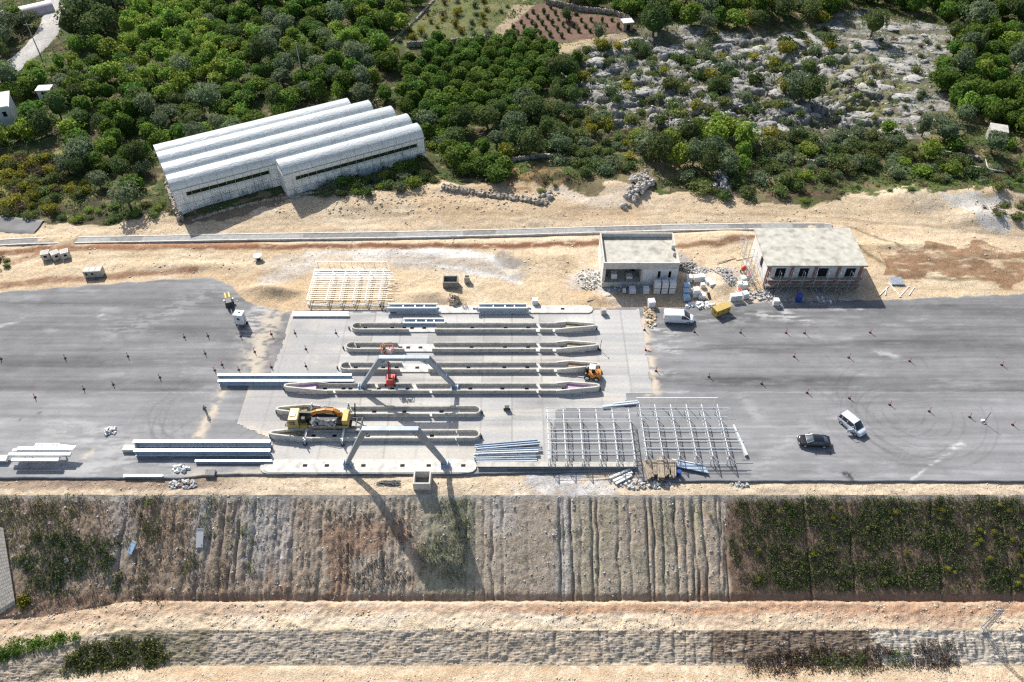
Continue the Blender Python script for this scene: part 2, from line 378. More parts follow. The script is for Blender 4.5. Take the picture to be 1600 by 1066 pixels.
REDR = PG([(1380, 395), (1470, 380), (1610, 384), (1700, 400), (1700, 440), (1590, 436), (1500, 440), (1400, 428)])
GREENE = PG([(1240, 300), (1330, 262), (1480, 268), (1500, 290), (1420, 296), (1340, 312), (1260, 322)])
DARKE = PG([(1190, 310), (1230, 262), (1300, 268), (1310, 300), (1240, 322)])
GREYR = PG([(1470, 300), (1510, 297), (1560, 310), (1590, 345), (1540, 352), (1490, 325)])
REDE = PG([(790, 262), (850, 258), (905, 275), (870, 300), (800, 300)])
def paint_ground(X, Y):
    C = np.empty(X.shape+(3,)); n1 = fbm(X/7, Y/4, 5, 51); n2 = fbm(X/1.6, Y/1.2, 4, 52); n3 = fbm(X/22, Y/12, 3, 53)
    C[:] = SAND
    C = lerp3(C, sst(.5, .75, n1)*.7, SANDL); C = lerp3(C, sst(.52, .70, n3)*.6, OCH); C = lerp3(C, sst(.55, .8, n2)*.35, OCH)
    # graded verge between channel and site, track lines along it
    Yp = Y-.03*X
    bandm = sst(119, 121, Y)*(1-sst(128, 132, Y))*sst(.35, .6, vn(X/30, Yp*1.6, 54))
    C = lerp3(C, bandm*.35, SANDL)
    for pts, wd, rgb, k in (
        ([(-40, 400), (60, 388), (180, 387), (290, 386), (420, 386), (560, 384), (700, 385), (820, 384), (936, 380)], .95, RED, 1.0),
        ([(150, 383), (260, 382), (400, 379)], 1.3, REDL, .8), ([(1062, 384), (1120, 379), (1182, 372)], .8, RED, .85),
        ([(0, 446), (100, 438), (200, 430), (305, 422)], .9, RED, .8), ([(20, 410), (60, 393), (110, 383)], .8, REDL, .8),
        ([(560, 400), (640, 396), (720, 396), (760, 402), (800, 425)], 1.4, WHITE, .75), ([(480, 398), (560, 394), (600, 397)], .8, WHITE, .55),
        ([(660, 412), (720, 418), (770, 432), (815, 442)], .6, WHITE, .8), ([(620, 402), (690, 412), (760, 418), (805, 428)], 2.4, GREY, .65),
        ([(790, 404), (812, 416)], 2.0, (.2, .2, .2), .7), ([(430, 410), (520, 403), (640, 404)], 2.2, (.5, .46, .40), .6),
        ([(420, 440), (480, 415)], 2.0, (.5, .48, .45), .6), ([(790, 425), (850, 418)], 1.0, SANDL, .6),
        ([(1320, 352), (1380, 375), (1440, 398), (1540, 402)], .35, (.2, .16, .09), .7), ([(1300, 340), (1430, 352), (1560, 366), (1640, 370)], .5, (.25, .22, .17), .6),
        ([(1340, 385), (1372, 408), (1400, 425), (1470, 436), (1600, 438)], .45, (.18, .15, .08), .8),
        ([(900, 440), (935, 430), (945, 455)], 2.2, (.6, .56, .5), .8), ([(1062, 405), (1080, 420)], 2.0, (.32, .32, .33), .7), ([(1120, 430), (1160, 430)], 2.4, (.42, .40, .38), .6),
        ([(1190, 462), (1260, 470), (1330, 470)], 1.4, (.45, .42, .38), .8), ([(650, 478), (700, 470)], .8, (.36, .28, .22), .7),
        ([(960, 470), (1010, 478)], 1.5, (.50, .42, .33), .8), ([(1000, 300), (940, 318), (880, 300)], 2.0, (.62, .55, .46), .6)):
        pw = PG(pts); d = pdist(X+(fbm(X/3, Y/3, 2, 55)-.5)*1.6, Y+(fbm(X/3, Y/3, 2, 56)-.5)*1.0, pw)
        m = np.exp(-(d/wd)**4)*k*(.45+.55*sst(.25, .5, fbm(X/1.3, Y/.9, 3, 57)+.1)); C = lerp3(C, m, rgb)
    for base, yo in (([(60, 352), (330, 352), (520, 345), (700, 338), (900, 336), (1100, 338), (1300, 345), (1450, 358), (1650, 372)], 0), ([(430, 340), (700, 328), (950, 330), (1200, 330), (1400, 345), (1600, 352)], 0), ([(20, 398), (200, 396), (420, 398)], 0), ([(560, 405), (760, 410), (900, 430), (940, 470)], 0), ([(1360, 440), (1480, 446), (1650, 446)], 0), ([(640, 330), (760, 318), (860, 322)], 0)):
        pw = np.array(PG(base))
        for o_ in (-.95, .95):
            d = pdist(X+(fbm(X/9, Y/9, 2, 59)-.5)*3, Y+o_+(fbm(X/6, Y/9, 3, 60)-.5)*2.2, [tuple(p) for p in pw]); C = lerp3(C, np.exp(-(d/.28)**2)*.55*sst(.3, .5, fbm(X/4, Y/2, 3, 61)), (.36, .27, .17))
    C = lerp3(C, pip(X, Y, REDR, 4, 6, 60)*sst(.22, .45, fbm(X/3, Y/.9, 4, 61))*.95, (.255, .155, .09))
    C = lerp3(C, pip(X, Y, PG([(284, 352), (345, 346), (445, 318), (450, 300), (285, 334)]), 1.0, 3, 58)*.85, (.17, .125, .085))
    C = lerp3(C, pip(X, Y, GREYR, 3, 5, 62)*.8, (.50, .49, .46))
    # orchard soil and rough land behind
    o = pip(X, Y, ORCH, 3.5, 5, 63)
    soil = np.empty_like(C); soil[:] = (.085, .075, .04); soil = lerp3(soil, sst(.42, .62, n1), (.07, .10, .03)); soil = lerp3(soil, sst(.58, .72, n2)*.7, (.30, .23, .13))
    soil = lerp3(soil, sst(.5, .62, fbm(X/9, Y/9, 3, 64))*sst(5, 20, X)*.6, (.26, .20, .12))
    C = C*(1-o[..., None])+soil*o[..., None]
    rk = pip(X, Y, ROCKY, 5, 8, 65); rc = np.empty_like(C); rc[:] = (.20, .18, .11)
    q = fbm(X/5.5+.25*Y/7, Y/2.2, 4, 45); led = np.abs(fbm(X/3.4, Y/1.5, 3, 46)-.5)*2
    rc = lerp3(rc, sst(.35, .6, n2)*.6, (.13, .14, .06)); rc = lerp3(rc, sst(.42, .52, q)*.95, (.385, .37, .335)); rc = lerp3(rc, np.exp(-((np.abs(fbm(X/1.5, Y/1.0, 3, 48)-.5)*2)/.10)**2)*.6, (.12, .115, .095)); rc = lerp3(rc, np.exp(-(led/.12)**2)*.75, (.13, .125, .10)); rc = lerp3(rc, sst(.56, .68, fbm(X/.9, Y/.7, 3, 66))*.7, (.12, .12, .10))
    C = C*(1-rk[..., None])+rc*rk[..., None]
    C = lerp3(C, pip(X, Y, MEADOW, 3, 5, 67)*.7*sst(.3, .5, n2), (.17, .17, .06))
    g = pip(X, Y, GRASSF, 1, 5, 68); C = lerp3(C, g, (.135, .145, .055)); C = lerp3(C, g*sst(.45, .65, n1)*.8, (.19, .17, .08)); C = lerp3(C, g*sst(.5, .7, n2)*.6, (.09, .12, .035))
    C = lerp3(C, pip(X, Y, REDPLOT, 1, 4, 69), (.175, .11, .082)); 
    C = lerp3(C, pip(X, Y, PG([(765, 66), (800, 10), (835, 8), (800, 40), (782, 64)]), 1.2, 4, 70)*.8, (.42, .32, .22))
    C = lerp3(C, pip(X, Y, PG([(845, 88), (880, 66), (925, 62), (975, 52), (985, 62), (900, 84), (870, 96)]), 2, 4, 71)*.8, (.42, .33, .20))
    C = lerp3(C, pip(X, Y, YELL, 3, 5, 72)*sst(.35, .6, n2)*.8, (.20, .19, .06))
    C = lerp3(C, pip(X, Y, GREENE, 4, 5, 73)*sst(.38, .52, n2), (.10, .12, .04)); C = lerp3(C, pip(X, Y, DARKE, 3, 5, 74)*sst(.35, .5, n2)*.9, (.12, .075, .05))
    C = lerp3(C, pip(X, Y, REDE, 3, 5, 75)*sst(.4, .55, n2)*.8, (.24, .15, .07))
    C = lerp3(C, pip(X, Y, PG([(-60, 338), (90, 348), (60, 362), (-60, 360)]), 1, 3, 76)*.0, GREY)
    # shoulder below the carriageway
    s = (Y < lo(X)+.3)*1.0; sc = np.empty_like(C); sc[:] = (.60, .49, .35)
    lf = sst(-34, -46, X); sc = lerp3(sc, lf*sst(65.0, 65.8, Y+(n2-.5)*1.5), (.27, .20, .15)); sc = lerp3(sc, sst(.45, .65, n2)*.5, (.40, .31, .21))
    gm = sst(-2, 3, X)*(1-sst(12, 17, X)); sc = lerp3(sc, gm*sst(.35, .5, n1), (.40, .385, .37)); sc = lerp3(sc, gm*sst(.5, .6, vn(X*.7, Y*.9, 78))*.7, (.56, .55, .53))
    sc = lerp3(sc, (1-sst(64.5, 65.3, Y+(fbm(X/1.3, Y*0, 4, 79)-.5)*1.6))*sst(.3, .5, fbm(X/5, Y*0, 2, 80))*.8, (.40, .33, .25))
    C = C*(1-s[..., None])+sc*s[..., None]
    return C*(.86+.28*n2[..., None])
def paint_slope(X, Y):
    n1 = fbm(X/4, Y/4, 4, 81); n2 = fbm(X*.9, Y*.9, 4, 82); n3 = fbm(X/1.5, Y/7, 3, 83)
    C = np.empty(X.shape+(3,)); C[:] = (.46, .375, .28)
    C = lerp3(C, (1-sst(-34, -22, X))*.8, (.30, .215, .145))                                     # left: darker earth
    C = lerp3(C, sst(-36, -30, X)*(1-sst(-15, -11, X))*sst(.4, .55, n1)*sst(63, 60, Y)*.85, (.35, .22, .145))   # reddish face
    C = lerp3(C, sst(-14, -11, X)*(1-sst(-6, -4, X))*sst(.3, .5, n1+n2*.3)*.7, (.28, .275, .18))  # greyish green growth
    C = lerp3(C, sst(4, 10, X)*(1-sst(28, 30, X))*sst(.42, .6, n3)*.4, (.36, .34, .22))
    C = lerp3(C, np.exp(-((X+1.5-(64-Y)*.1)/2.2)**2)*sst(59, 61, Y)*.6, (.54, .50, .45))            # pale spill
    for x0, wd, k in ((-43, 1.4, .7), (-35.5, 3.5, .75), (-32, 1.2, .5), (7.2, 1.1, .7), (30.2, .6, .6), (-55, 2, .4)):
        C = lerp3(C, np.exp(-((X-x0+(n1-.5)*2)/wd)**2)*k*sst(52, 60+(abs(x0) < 10)*-6, Y+(n2-.5)*5), (.48, .45, .41))
    C = lerp3(C, sst(29.4, 31.4, X+(n1-.5)*5+(n2-.5)*2)*.95, (.21, .14, .095))                               # vegetated right
    C = lerp3(C, np.exp(-((X-26.5)/1.2)**2)*sst(57, 53, Y)*.7, (.26, .16, .11))
    C = lerp3(C, (1-sst(52.2, 53.6, Y+(n2-.5)*1.4))*.75, (.30, .185, .12))                          # red foot
    C = lerp3(C, sst(63.4, 64.1, Y+(n2-.5)*.8)*.6, (.46, .42, .36))
    return C*(.8+.4*n2[..., None])
EY = lambda X: sst(-50, -67, X)*2.0+sst(-67, -110, X)*7
def paint_berm(X, Y):
    n1 = fbm(X/4, Y/1.2, 4, 91); n2 = fbm(X*1.1, Y*1.3, 4, 92)
    C = np.empty(X.shape+(3,)); C[:] = (.60, .48, .34)
    C = lerp3(C, sst(.42, .6, n1)*.6, (.66, .58, .47))
    yy = Y+.5+EY(X)+(fbm(X/9, Y*0, 3, 93)-.5)*1.0
    C = lerp3(C, sst(50.5, 51.2, yy)*(1-sst(51.7, 52.3, yy))*(.5+.5*sst(-12, 8, X))*.85, (.42, .245, .15))
    C = lerp3(C, sst(51.9, 52.3, yy)*(1-sst(52.9, 53.3, yy))*.5, (.55, .39, .25))
    C = lerp3(C, sst(12, 40, X)*sst(.35, .55, n1)*.7, (.44, .27, .17)); C = lerp3(C, (1-sst(-50, -30, X))*sst(.35, .55, n1)*.7, (.46, .32, .2))
    C = lerp3(C, np.exp(-((yy-48.9)/.5)**2)*.5, (.66, .55, .38))
    return C*(.8+.4*n2[..., None])
def paint_low(X, Y):
    n1 = fbm(X/5, Y/2, 4, 95); n2 = fbm(X*1.1, Y*1.3, 4, 96)
    C = np.empty(X.shape+(3,)); C[:] = (.47, .385, .285)
    C = lerp3(C, sst(.45, .6, n1)*.5, (.44, .39, .32))
    m = sst(26, 27, X)*(1-sst(47.5, 48, X)); C = lerp3(C, m*.85*sst(.3, .45, n1+.1-.06*(Y-46.4)), (.17, .12, .085))
    m = 1-sst(-41, -39.5, X); C = lerp3(C, m*sst(.38, .5, n1)*.8, (.22, .19, .12))
    C = lerp3(C, sst(48.3, 49, X)*.8, (.56, .50, .41))
    C = lerp3(C, (1-sst(44.2, 44.9, Y+1.1*EY(X)+(n2-.5)*1.2))*.8, (.56, .46, .33))
    return C*(.8+.4*n2[..., None])
def paint_floor(X, Y):
    n1 = fbm(X/6, Y/1.2, 4, 97); n2 = fbm(X*1.1, Y*1.3, 4, 98)
    C = np.empty(X.shape+(3,)); C[:] = (.60, .47, .32); C = lerp3(C, sst(.42, .6, n1)*.7, (.55, .39, .24)); C = lerp3(C, sst(.55, .7, n2)*.5, (.68, .58, .44))
    return C*(.85+.3*n2[..., None])

EARTH = vmat("earth", bump=.85, bscale=(5, 5, 5), var=.36, vscale=(2.2, 2.2, 2.2), bdist=.22)
EARTH_S = vmat("slope_earth", bump=.6, bscale=(3.4, 3.4, 3.4), var=.42, vscale=(3.4, 2.2, 2.2), bdist=.2)
def strip(name, xs, ys, paint, m):
    X, Y = np.meshgrid(xs, ys); Z = H(X, Y)
    return tag(grid(name, X, Y, Z, paint(X, Y), m), kind='structure')
def axis(*segs):
    o = []
    for a, b, s in segs: o += list(np.arange(a, b, s))
    o.append(segs[-1][1]); return np.array(o)
xs_f = axis((-420, -110, 12), (-110, -76, .3), (-76, 76, .2), (76, 110, .3), (110, 420, 12))
EY = lambda X: sst(-50, -67, X)*2.0+sst(-67, -110, X)*7
xs_m = axis((-420, -130, 8), (-130, 130, .45), (130, 420, 8))
xs_b = axis((-420, -170, 10), (-170, 170, .55), (170, 420, 10))
EY = lambda X: sst(-50, -67, X)*2.0+sst(-67, -110, X)*7
def strip_uv(name, ya, yb, n, paint, m, over=.0):
    """strip whose lower and upper edge follow curves of X"""
    t = np.linspace(0, 1, n)[:, None]; Xr = xs_f[None, :]
    X = np.repeat(Xr, n, 0); Y = ya(X)*(1-t)+yb(X)*t
    return tag(grid(name, X, Y, H(X, Y), paint(X, Y), m), kind='structure')
K = lambda v: (lambda X: np.full_like(X, v))
strip_uv("embankment_slope", lambda X: 52.1-EY(X), K(64.4), 58, paint_slope, EARTH_S)
strip_uv("berm", lambda X: 48.06-1.15*EY(X), lambda X: 52.1-EY(X), 26, paint_berm, EARTH)
strip_uv("lower_slope", lambda X: 44.15-1.1*EY(X), lambda X: 48.06-1.15*EY(X), 46, paint_low, EARTH_S)
strip_uv("lower_ground", K(22.0), lambda X: 44.15-1.1*EY(X), 44, paint_floor, EARTH)
def joined_ground():
    # three bands of decreasing density, one sheet
    Vs, Fs, Cs, b = [], [], [], 0
    for xs, ys in ((xs_f, axis((64.4, 68, .3), (68, 100, 4), (100, 126, .33))), (xs_m, axis((126, 180, .4))), (xs_b, axis((180, 262, .6), (262, 600, 12)))):
        X, Y = np.meshgrid(xs, ys); Z = H(X, Y); C = np.clip(paint_ground(X, Y), 0, 1)
        ny, nx = X.shape; i = np.arange(ny*nx).reshape(ny, nx)+b
        Vs.append(np.stack([X, Y, Z], -1).reshape(-1, 3)); Cs.append(C.reshape(-1, 3))
        Fs.append(np.stack([i[:-1, :-1], i[:-1, 1:], i[1:, 1:], i[1:, :-1]], -1).reshape(-1, 4)); b += ny*nx
    return np_mesh("ground", np.concatenate(Vs), np.concatenate(Fs), EARTH, None, np.concatenate(Cs), True)
tag(joined_ground(), kind='structure')
far = bpy.data.meshes.new("far_land")
fo = bpy.data.objects.new("far_land", far); far.from_pydata([(-2500, -400, -13.2), (2500, -400, -13.2), (2500, 3000, -13.2), (-2500, 3000, -13.2)], [], [(0, 1, 2, 3)])
far.materials.append(mat("far_earth", (.2, .18, .1), var=.4, scale=.02)); link(fo); tag(fo, kind='structure')

# ------------------------------------------------------------------ carriageway
def streak(X, Y, s): return fbm(X/26, Y/.55, 4, s)
def arc(X, Y, c, r, a0, a1, wd):
    d = np.hypot(X-c[0], Y-c[1]); a = np.degrees(np.arctan2(Y-c[1], X-c[0])) % 360
    m = np.exp(-((d-r)/wd)**2); lo_, hi_ = a0 % 360, a1 % 360
    ok = (a >= lo_) & (a <= hi_) if lo_ < hi_ else ((a >= lo_) | (a <= hi_))
    return m*ok
rr = np.random.RandomState(4)
def paint_road(X, Y):
    n1 = fbm(X/9, Y/5, 4, 101); n2 = fbm(X/1.5, Y/1.0, 4, 102); st = streak(X, Y, 103); st2 = fbm(X/40, Y/1.8, 3, 104); st3 = fbm(X/7, Y/.28, 3, 109)
    L = .192+.035*(n1-.5)*2+.09*(st-.5)+.11*(st2-.5)+.05*(n2-.5)+.07*(st3-.5)
    L = L+.06*sst(.58, .75, fbm(X/5, Y/.9, 4, 108))*sst(.4, .6, n1)
    yl = at(0, 613)[1]                                             # pour seam: paler below it
    L = L+.035*sst(yl+.3, yl-.2, Y)
    for y, wd, k, xa, xb in ((538, 1.3, -.055, 28, 130), (547, .7, -.03, 28, 130), (560, 1.0, .03, 25, 130), (596, 1.5, -.055, 15, 60), (604, 1.2, -.05, 25, 130), (490, 2.2, -.04, 30, 130), (578, 1.5, .02, 25, 130),
                             (548, 1.2, .02, -130, -40), (566, 1.2, -.045, -130, -40), (600, 1.6, -.03, -130, -45), (470, 3, -.03, -130, -40), (515, 1.2, -.03, -130, -45), (490, 1.5, .03, -130, -45), (690, 2, .025, -130, 130), (668, 2, .015, 20, 130)):
        yc = at(0, y)[1]; L = L+k*np.exp(-((Y-yc+(fbm(X/30, Y*0, 2, int(y))-.5)*1.5)/wd)**2)*sst(xa, xa+8, X)*(1-sst(xb-8, xb, X))*(.6+.8*st)
    c1 = at(1398, 640)[:2]; c2 = at(335, 642)[:2]
    for k in range(26):
        c = c1 if k < 17 else c2
        cc = (c[0]+rr.uniform(-4, 4), c[1]+rr.uniform(-2.5, 2.5)); r = rr.uniform(3, 10); a0 = rr.uniform(90, 250) if k < 17 else rr.uniform(120, 200); sp = rr.uniform(60, 200)
        for q in (0, 1.55):
            L = L*(1-(.16 if k % 3 == 0 else .08)*arc(X, Y, cc, r+q, a0, a0+sp, .13))
    for k in range(16):                                            # long sweeping tracks
        x0 = rr.uniform(-80, 90); x0 = x0 if not -35 < x0 < 25 else x0+60
        y0 = rr.uniform(68, 104); ang = rr.uniform(-.12, .12); dd = (Y-y0)-(X-x0)*ang-(X-x0)**2*rr.uniform(-.004, .004)
        for q in (0, 1.6): L = L*(1-.13*np.exp(-((dd-q)/.14)**2)*np.exp(-((X-x0)/rr.uniform(7, 18))**2))
    for (px, py), (qx, qy) in (((1130, 600), (1190, 590)), ((1255, 595), (1300, 625)), ((1290, 555), (1302, 568)), ((1440, 560), (1450, 575)), ((250, 690), (310, 650)), ((165, 610), (205, 590))):
        d = pdist(X, Y, [at(px, py)[:2], at(qx, qy)[:2]]); L = L*(1-.15*np.exp(-(d/.2)**2))
    L = L*(1-.5*np.exp(-((Y-yl)/.10)**2)*0+.35*np.exp(-((Y-yl)/.11)**2)*sst(.35, .5, fbm(X/6, X*0, 2, 105))*((X > 12)|(X < -44)))
    C = np.stack([L*1.0, L*1.0, L*1.01], -1)
    W = (.60, .59, .56)
    for pts, wd, k in (([(1422, 748), (1450, 730), (1480, 708), (1500, 692)], .17, .7), ([(1486, 700), (1502, 694)], .5, .5), ([(1365, 466), (1480, 472)], .8, .1), ([(1370, 552), (1400, 556)], .7, .45),
                       ([(1190, 492), (1260, 500)], 1.0, .55), ([(1300, 482), (1345, 484)], .5, .5), ([(1215, 480), (1235, 492)], .7, .6), ([(1020, 515), (1060, 524)], .9, .6), ([(1020, 532), (1055, 536)], .8, .5), ([(1025, 544), (1060, 548)], .8, .5),
                       ([(1020, 580), (1055, 584)], .8, .5), ([(0, 510), (35, 498)], .5, .45), ([(90, 668), (180, 690), (280, 728)], 2.2, .3), ([(100, 730), (200, 728)], 1.5, .35), ([(1165, 625), (1185, 650)], 1.2, .2), ([(350, 445), (240, 500), (180, 520)], 2.5, .22), ([(155, 492), (165, 497)], .5, .6),
                       ([(1100, 500), (1175, 497)], 1.6, .35), ([(1180, 742), (1230, 690)], 1.5, .2), ([(390, 520), (410, 480)], 2.2, .5)):
        d = pdist(X+(n2-.5)*1.2, Y+(n1-.5)*1.0, P2(pts)); C = lerp3(C, np.exp(-(d/wd)**2)*k*sst(.42, .60, fbm(X/2.2, Y/.35, 4, 112)+.25*(n2-.5)), W)
    for pts, wd, k in (([(1015, 484), (1003, 510), (1008, 545), (1020, 580), (1022, 612)], 1.0, .9), ([(350, 605), (338, 640), (318, 660), (308, 686)], .8, .85), ([(395, 580), (402, 545), (430, 490)], 2.2, .75), ([(300, 748), (420, 742)], 1.5, .7), ([(134, 715), (145, 705)], .5, .6)):
        d = pdist(X+(n2-.5)*2, Y+(n2-.5)*1.5, P2(pts)); C = lerp3(C, np.exp(-(d/wd)**2)*k*sst(.40, .58, fbm(X/1.1, Y/.6, 4, 106)+.12*np.exp(-(d/wd*1.5)**2)), (.56, .48, .37))
    for px, py, rw in ((1325, 742, .6), (1333, 748, .5), (1318, 740, .3), (1297, 708, .25), (1292, 706, .2), (1300, 700, .2), (33, 656, .3), (62, 645, .25)):
        x, y, _ = at(px, py); C = lerp3(C, np.exp(-(np.hypot(X-x, Y-y)/rw)**2)*.9*sst(.3, .5, fbm(X/.4, Y/.4, 2, 107)), (.02, .02, .02))
    return C
ASPH = vmat("asphalt", rough=.9, bump=.35, bscale=(9, 9, 9), var=.17, vscale=(1.6, 8, 3), bdist=.04, spec=.25)
def ruled(name, xs, flo, fhi, n, z, paint, m, skirt=.35):
    t = np.linspace(0, 1, n)[:, None]; X = np.repeat(xs[None, :], n, 0)
    Y = flo(X)*(1-t)+fhi(X)*t; Z = np.full_like(X, z)
    C = paint(X, Y)
    X = np.concatenate([X[:1], X, X[-1:]]); Y = np.concatenate([Y[:1]-.02, Y, Y[-1:]+.05]); Z = np.concatenate([Z[:1]-skirt, Z, Z[-1:]-skirt]); C = np.concatenate([C[:1]*.5, C, C[-1:]])
    return tag(grid(name, X, Y, Z, C, m, smooth=False), kind='structure')
wob = lambda X, s, a: (fbm(X/2.2, X*0+s, 4, 110+s)-.5)*a
xs_r = axis((-420, -125, 10), (-125, 125, .22), (125, 420, 10))
ruled("asphalt_road", xs_r, lambda X: lo(X)+wob(X, 1, .25), lambda X: hi(X)+wob(X, 2, .9), 150, 0.0, paint_road, ASPH)

# concrete apron
PADP = P2([(452, 489), (1004, 483), (1010, 545), (1020, 612), (1021, 616), (979, 617), (978, 640), (870, 641), (860, 732), (748, 738), (412, 741), (428, 690), (332, 646), (345, 605), (420, 590), (440, 540)])
def paint_pad(X, Y):
    n1 = fbm(X/6, Y/3, 4, 121); n2 = fbm(X/1.4, Y/1.0, 4, 122); st = fbm(X/20, Y/.7, 4, 123)
    L = .40+.16*(n1-.5)+.16*(st-.5)+.05*(n2-.5)
    ix = np.floor((X+.35*Y*0)/4.75); iy = np.floor((Y-2.1)/4.73)
    L = L+.11*(_h(ix.astype(np.int64), iy.astype(np.int64), 5)-.5)
    tone = np.stack([L, L*.985, L*.94], -1)
    tone = lerp3(tone, sst(.48, .66, st)*.35, (.58, .51, .40))
    g = sst(94, 97, Y)*sst(-5, 20, X)*.3; tone = lerp3(tone, g, (.46, .46, .47))
    lf = (1-sst(-33, -29, X+(n1-.5)*4)); tone = lerp3(tone, lf*.7, (.36, .35, .34)); tone = lerp3(tone, lf*sst(.5, .65, n1)*.8, (.52, .48, .42))
    rt = sst(14, 17, X+(n1-.5)*3); tone = lerp3(tone, rt*.35, (.42, .42, .42))
    bt = sst(-4.5, -4, X)*(1-sst(75, 77, Y)); tone = lerp3(tone, bt*.6, (.40, .395, .39))
    bt = (1-sst(73, 77, Y+(n1-.5)*3))*(1-sst(-30, -28, X)); tone = lerp3(tone, bt*.5, (.44, .43, .41))
    for px, py, k in ((470, 508, .6), (500, 545, .4), (520, 520, .5)):
        x, y, _ = at(px, py); tone = lerp3(tone, np.exp(-(((X-x)/3)**2+((Y-y)/2)**2))*k, (.30, .30, .31))
    for px, py in ((548, 522), (610, 500), (700, 500), (760, 505), (900, 500)):
        x, y, _ = at(px, py); tone = lerp3(tone, np.exp(-(((X-x)/4)**2+((Y-y)/1)**2))*.5, (.62, .61, .59))
    jx = np.minimum((X/4.75) % 1, 1-(X/4.75) % 1)*4.75; jy = np.minimum(((Y-2.1)/4.73) % 1, 1-((Y-2.1)/4.73) % 1)*4.73
    j = np.maximum(np.exp(-(jx/.10)**2), np.exp(-(jy/.10)**2)*.6); tone = lerp3(tone, j*.55, (.22, .21, .20))
    for pts, wd, k in (([(415, 545), (405, 580), (350, 640)], 1.5, .8), ([(332, 646), (428, 690)], .9, .6), ([(448, 492), (440, 540)], .8, .5)):
        d = pdist(X+(n2-.5)*2.5, Y+(n2-.5)*2, P2(pts)); tone = lerp3(tone, np.exp(-(d/wd)**2)*k*sst(.25, .5, n2+.1), (.60, .50, .37))
    return tone
CONC_V = vmat("apron_concrete", rough=.9, bump=.3, bscale=(8, 8, 8), var=.16, vscale=(2, 4, 3), bdist=.04)
def pad():
    xs = np.arange(-42, 22.5, .24); ys = np.arange(66, 104, .24); X, Y = np.meshgrid(xs, ys)
    ins = pip(X, Y, PADP, .25, 1.5, 130) > .5; Z = np.full_like(X, .03)
    C = np.clip(paint_pad(X, Y), 0, 1); ny, nx = X.shape; i = np.arange(ny*nx).reshape(ny, nx)
    Fq = np.stack([i[:-1, :-1], i[:-1, 1:], i[1:, 1:], i[1:, :-1]], -1).reshape(-1, 4)
    k = ins.ravel()[Fq].all(1); Fq = Fq[k]; used = np.unique(Fq); mp = -np.ones(ny*nx, int); mp[used] = np.arange(len(used))
    V = np.stack([X, Y, Z], -1).reshape(-1, 3)[used]
    return tag(np_mesh("concrete_apron", V, mp[Fq], CONC_V, None, C.reshape(-1, 3)[used], False), kind='structure')
pad()
# winding lane top left and the lane stub at the left edge
def lane(name, pts, wd, m, dz=.06, paintc=(.5, .48, .44)):
    pw = PG(pts); P_ = []
    for a, b in zip(pw[:-1], pw[1:]):
        for k in range(8): P_.append((a[0]+(b[0]-a[0])*k/8, a[1]+(b[1]-a[1])*k/8))
    P_.append(pw[-1]); P_ = np.array(P_)
    for _ in range(6): P_[1:-1] = (P_[:-2]+P_[2:]+2*P_[1:-1])/4
    T = np.gradient(P_, axis=0); T /= np.linalg.norm(T, axis=1)[:, None]+1e-9; N = np.stack([-T[:, 1], T[:, 0]], 1)
    u = np.linspace(-.5, .5, 9); X = P_[:, 0][:, None]+N[:, 0][:, None]*u*wd; Y = P_[:, 1][:, None]+N[:, 1][:, None]*u*wd
    e = (np.abs(u) > .45)*(.5); X = X+wob(Y, 5, 1)*e; Z = H(X, Y, True)+dz
    Z = np.maximum(Z, H(X, Y, False)+dz); Z[:, 0] -= .3; Z[:, -1] -= .3
    n = fbm(X/3, Y/3, 4, 141); C = np.asarray(paintc)*(.75+.5*n)[..., None]*(1-.12*np.exp(-((np.abs(u)-.2)/.08)**2))[None, :, None]
    return tag(grid(name, X, Y, Z, C, m), kind='structure')
lane("dirt_lane", [(90, -40), (86, 10), (82, 40), (62, 68), (35, 92), (10, 112), (-40, 140)], 6.0, EARTH, .3, (.50, .48, .45))
lane("lane_stub", [(-60, 344), (0, 350), (35, 354), (62, 356)], 4.4, ASPH, .25, (.24, .235, .225))
# ------------------------------------------------------------------ materials of built things
CONC = mat("concrete", (.47, .45, .40), var=.16, scale=1.2, bump=.15, bscale=6, stain=((.22, .21, .185), .8, .7))
CONCL = mat("pale_concrete", (.58, .56, .51), var=.12, scale=1.0, bump=.1, bscale=6, stain=((.31, .30, .27), .9, .65))
CONCR = mat("roof_concrete", (.47, .45, .385), var=.18, scale=.9, bump=.2, bscale=5, stain=((.22, .21, .17), .55, .8))
CONCD = mat("dark_concrete", (.20, .20, .19), var=.25, scale=1.5)  # plain darker grey for pit floors, the step and stone chips
PLAST = mat("white_render", (.70, .69, .67), var=.06, scale=1.0, stain=((.5, .48, .45), .7, .4))
BRICK = mat("brick", (.36, .17, .12), var=.25, scale=4, bump=.3, bscale=12)
STEEL = mat("galvanised_steel", (.50, .54, .58), rough=.45, metal=.25, var=.10, scale=1.5, stain=((.34, .38, .42), 1.0, .5))
STEELB = mat("blue_grey_steel", (.36, .44, .53), rough=.5, metal=.2, var=.12, scale=1.2)
STEELW = mat("white_steel", (.76, .78, .76), rough=.45, metal=.1, var=.06, scale=1.5)
STEELD = mat("dark_steel", (.06, .065, .07), rough=.6, metal=.3)
FILM = filmmat("greenhouse_film", (.75, .80, .82), .40, .03, .45, (.45, 1.6, 1.6))
FILMW = filmmat("side_film", (.88, .91, .91), .42, .15, .2)
RIB = mat("greenhouse_pipe", (.40, .42, .42), rough=.5, metal=.3)
DARK = mat("dark_opening", (.012, .013, .014), rough=.9)
VEGD = mat("dim_interior", (.03, .045, .02), rough=.9, var=.6, scale=3)
STONE = mat("stone", (.42, .395, .355), rough=.95, var=.28, scale=2, bump=.5, bscale=3, rand=.2, stain=((.16, .155, .14), 1.6, .7))
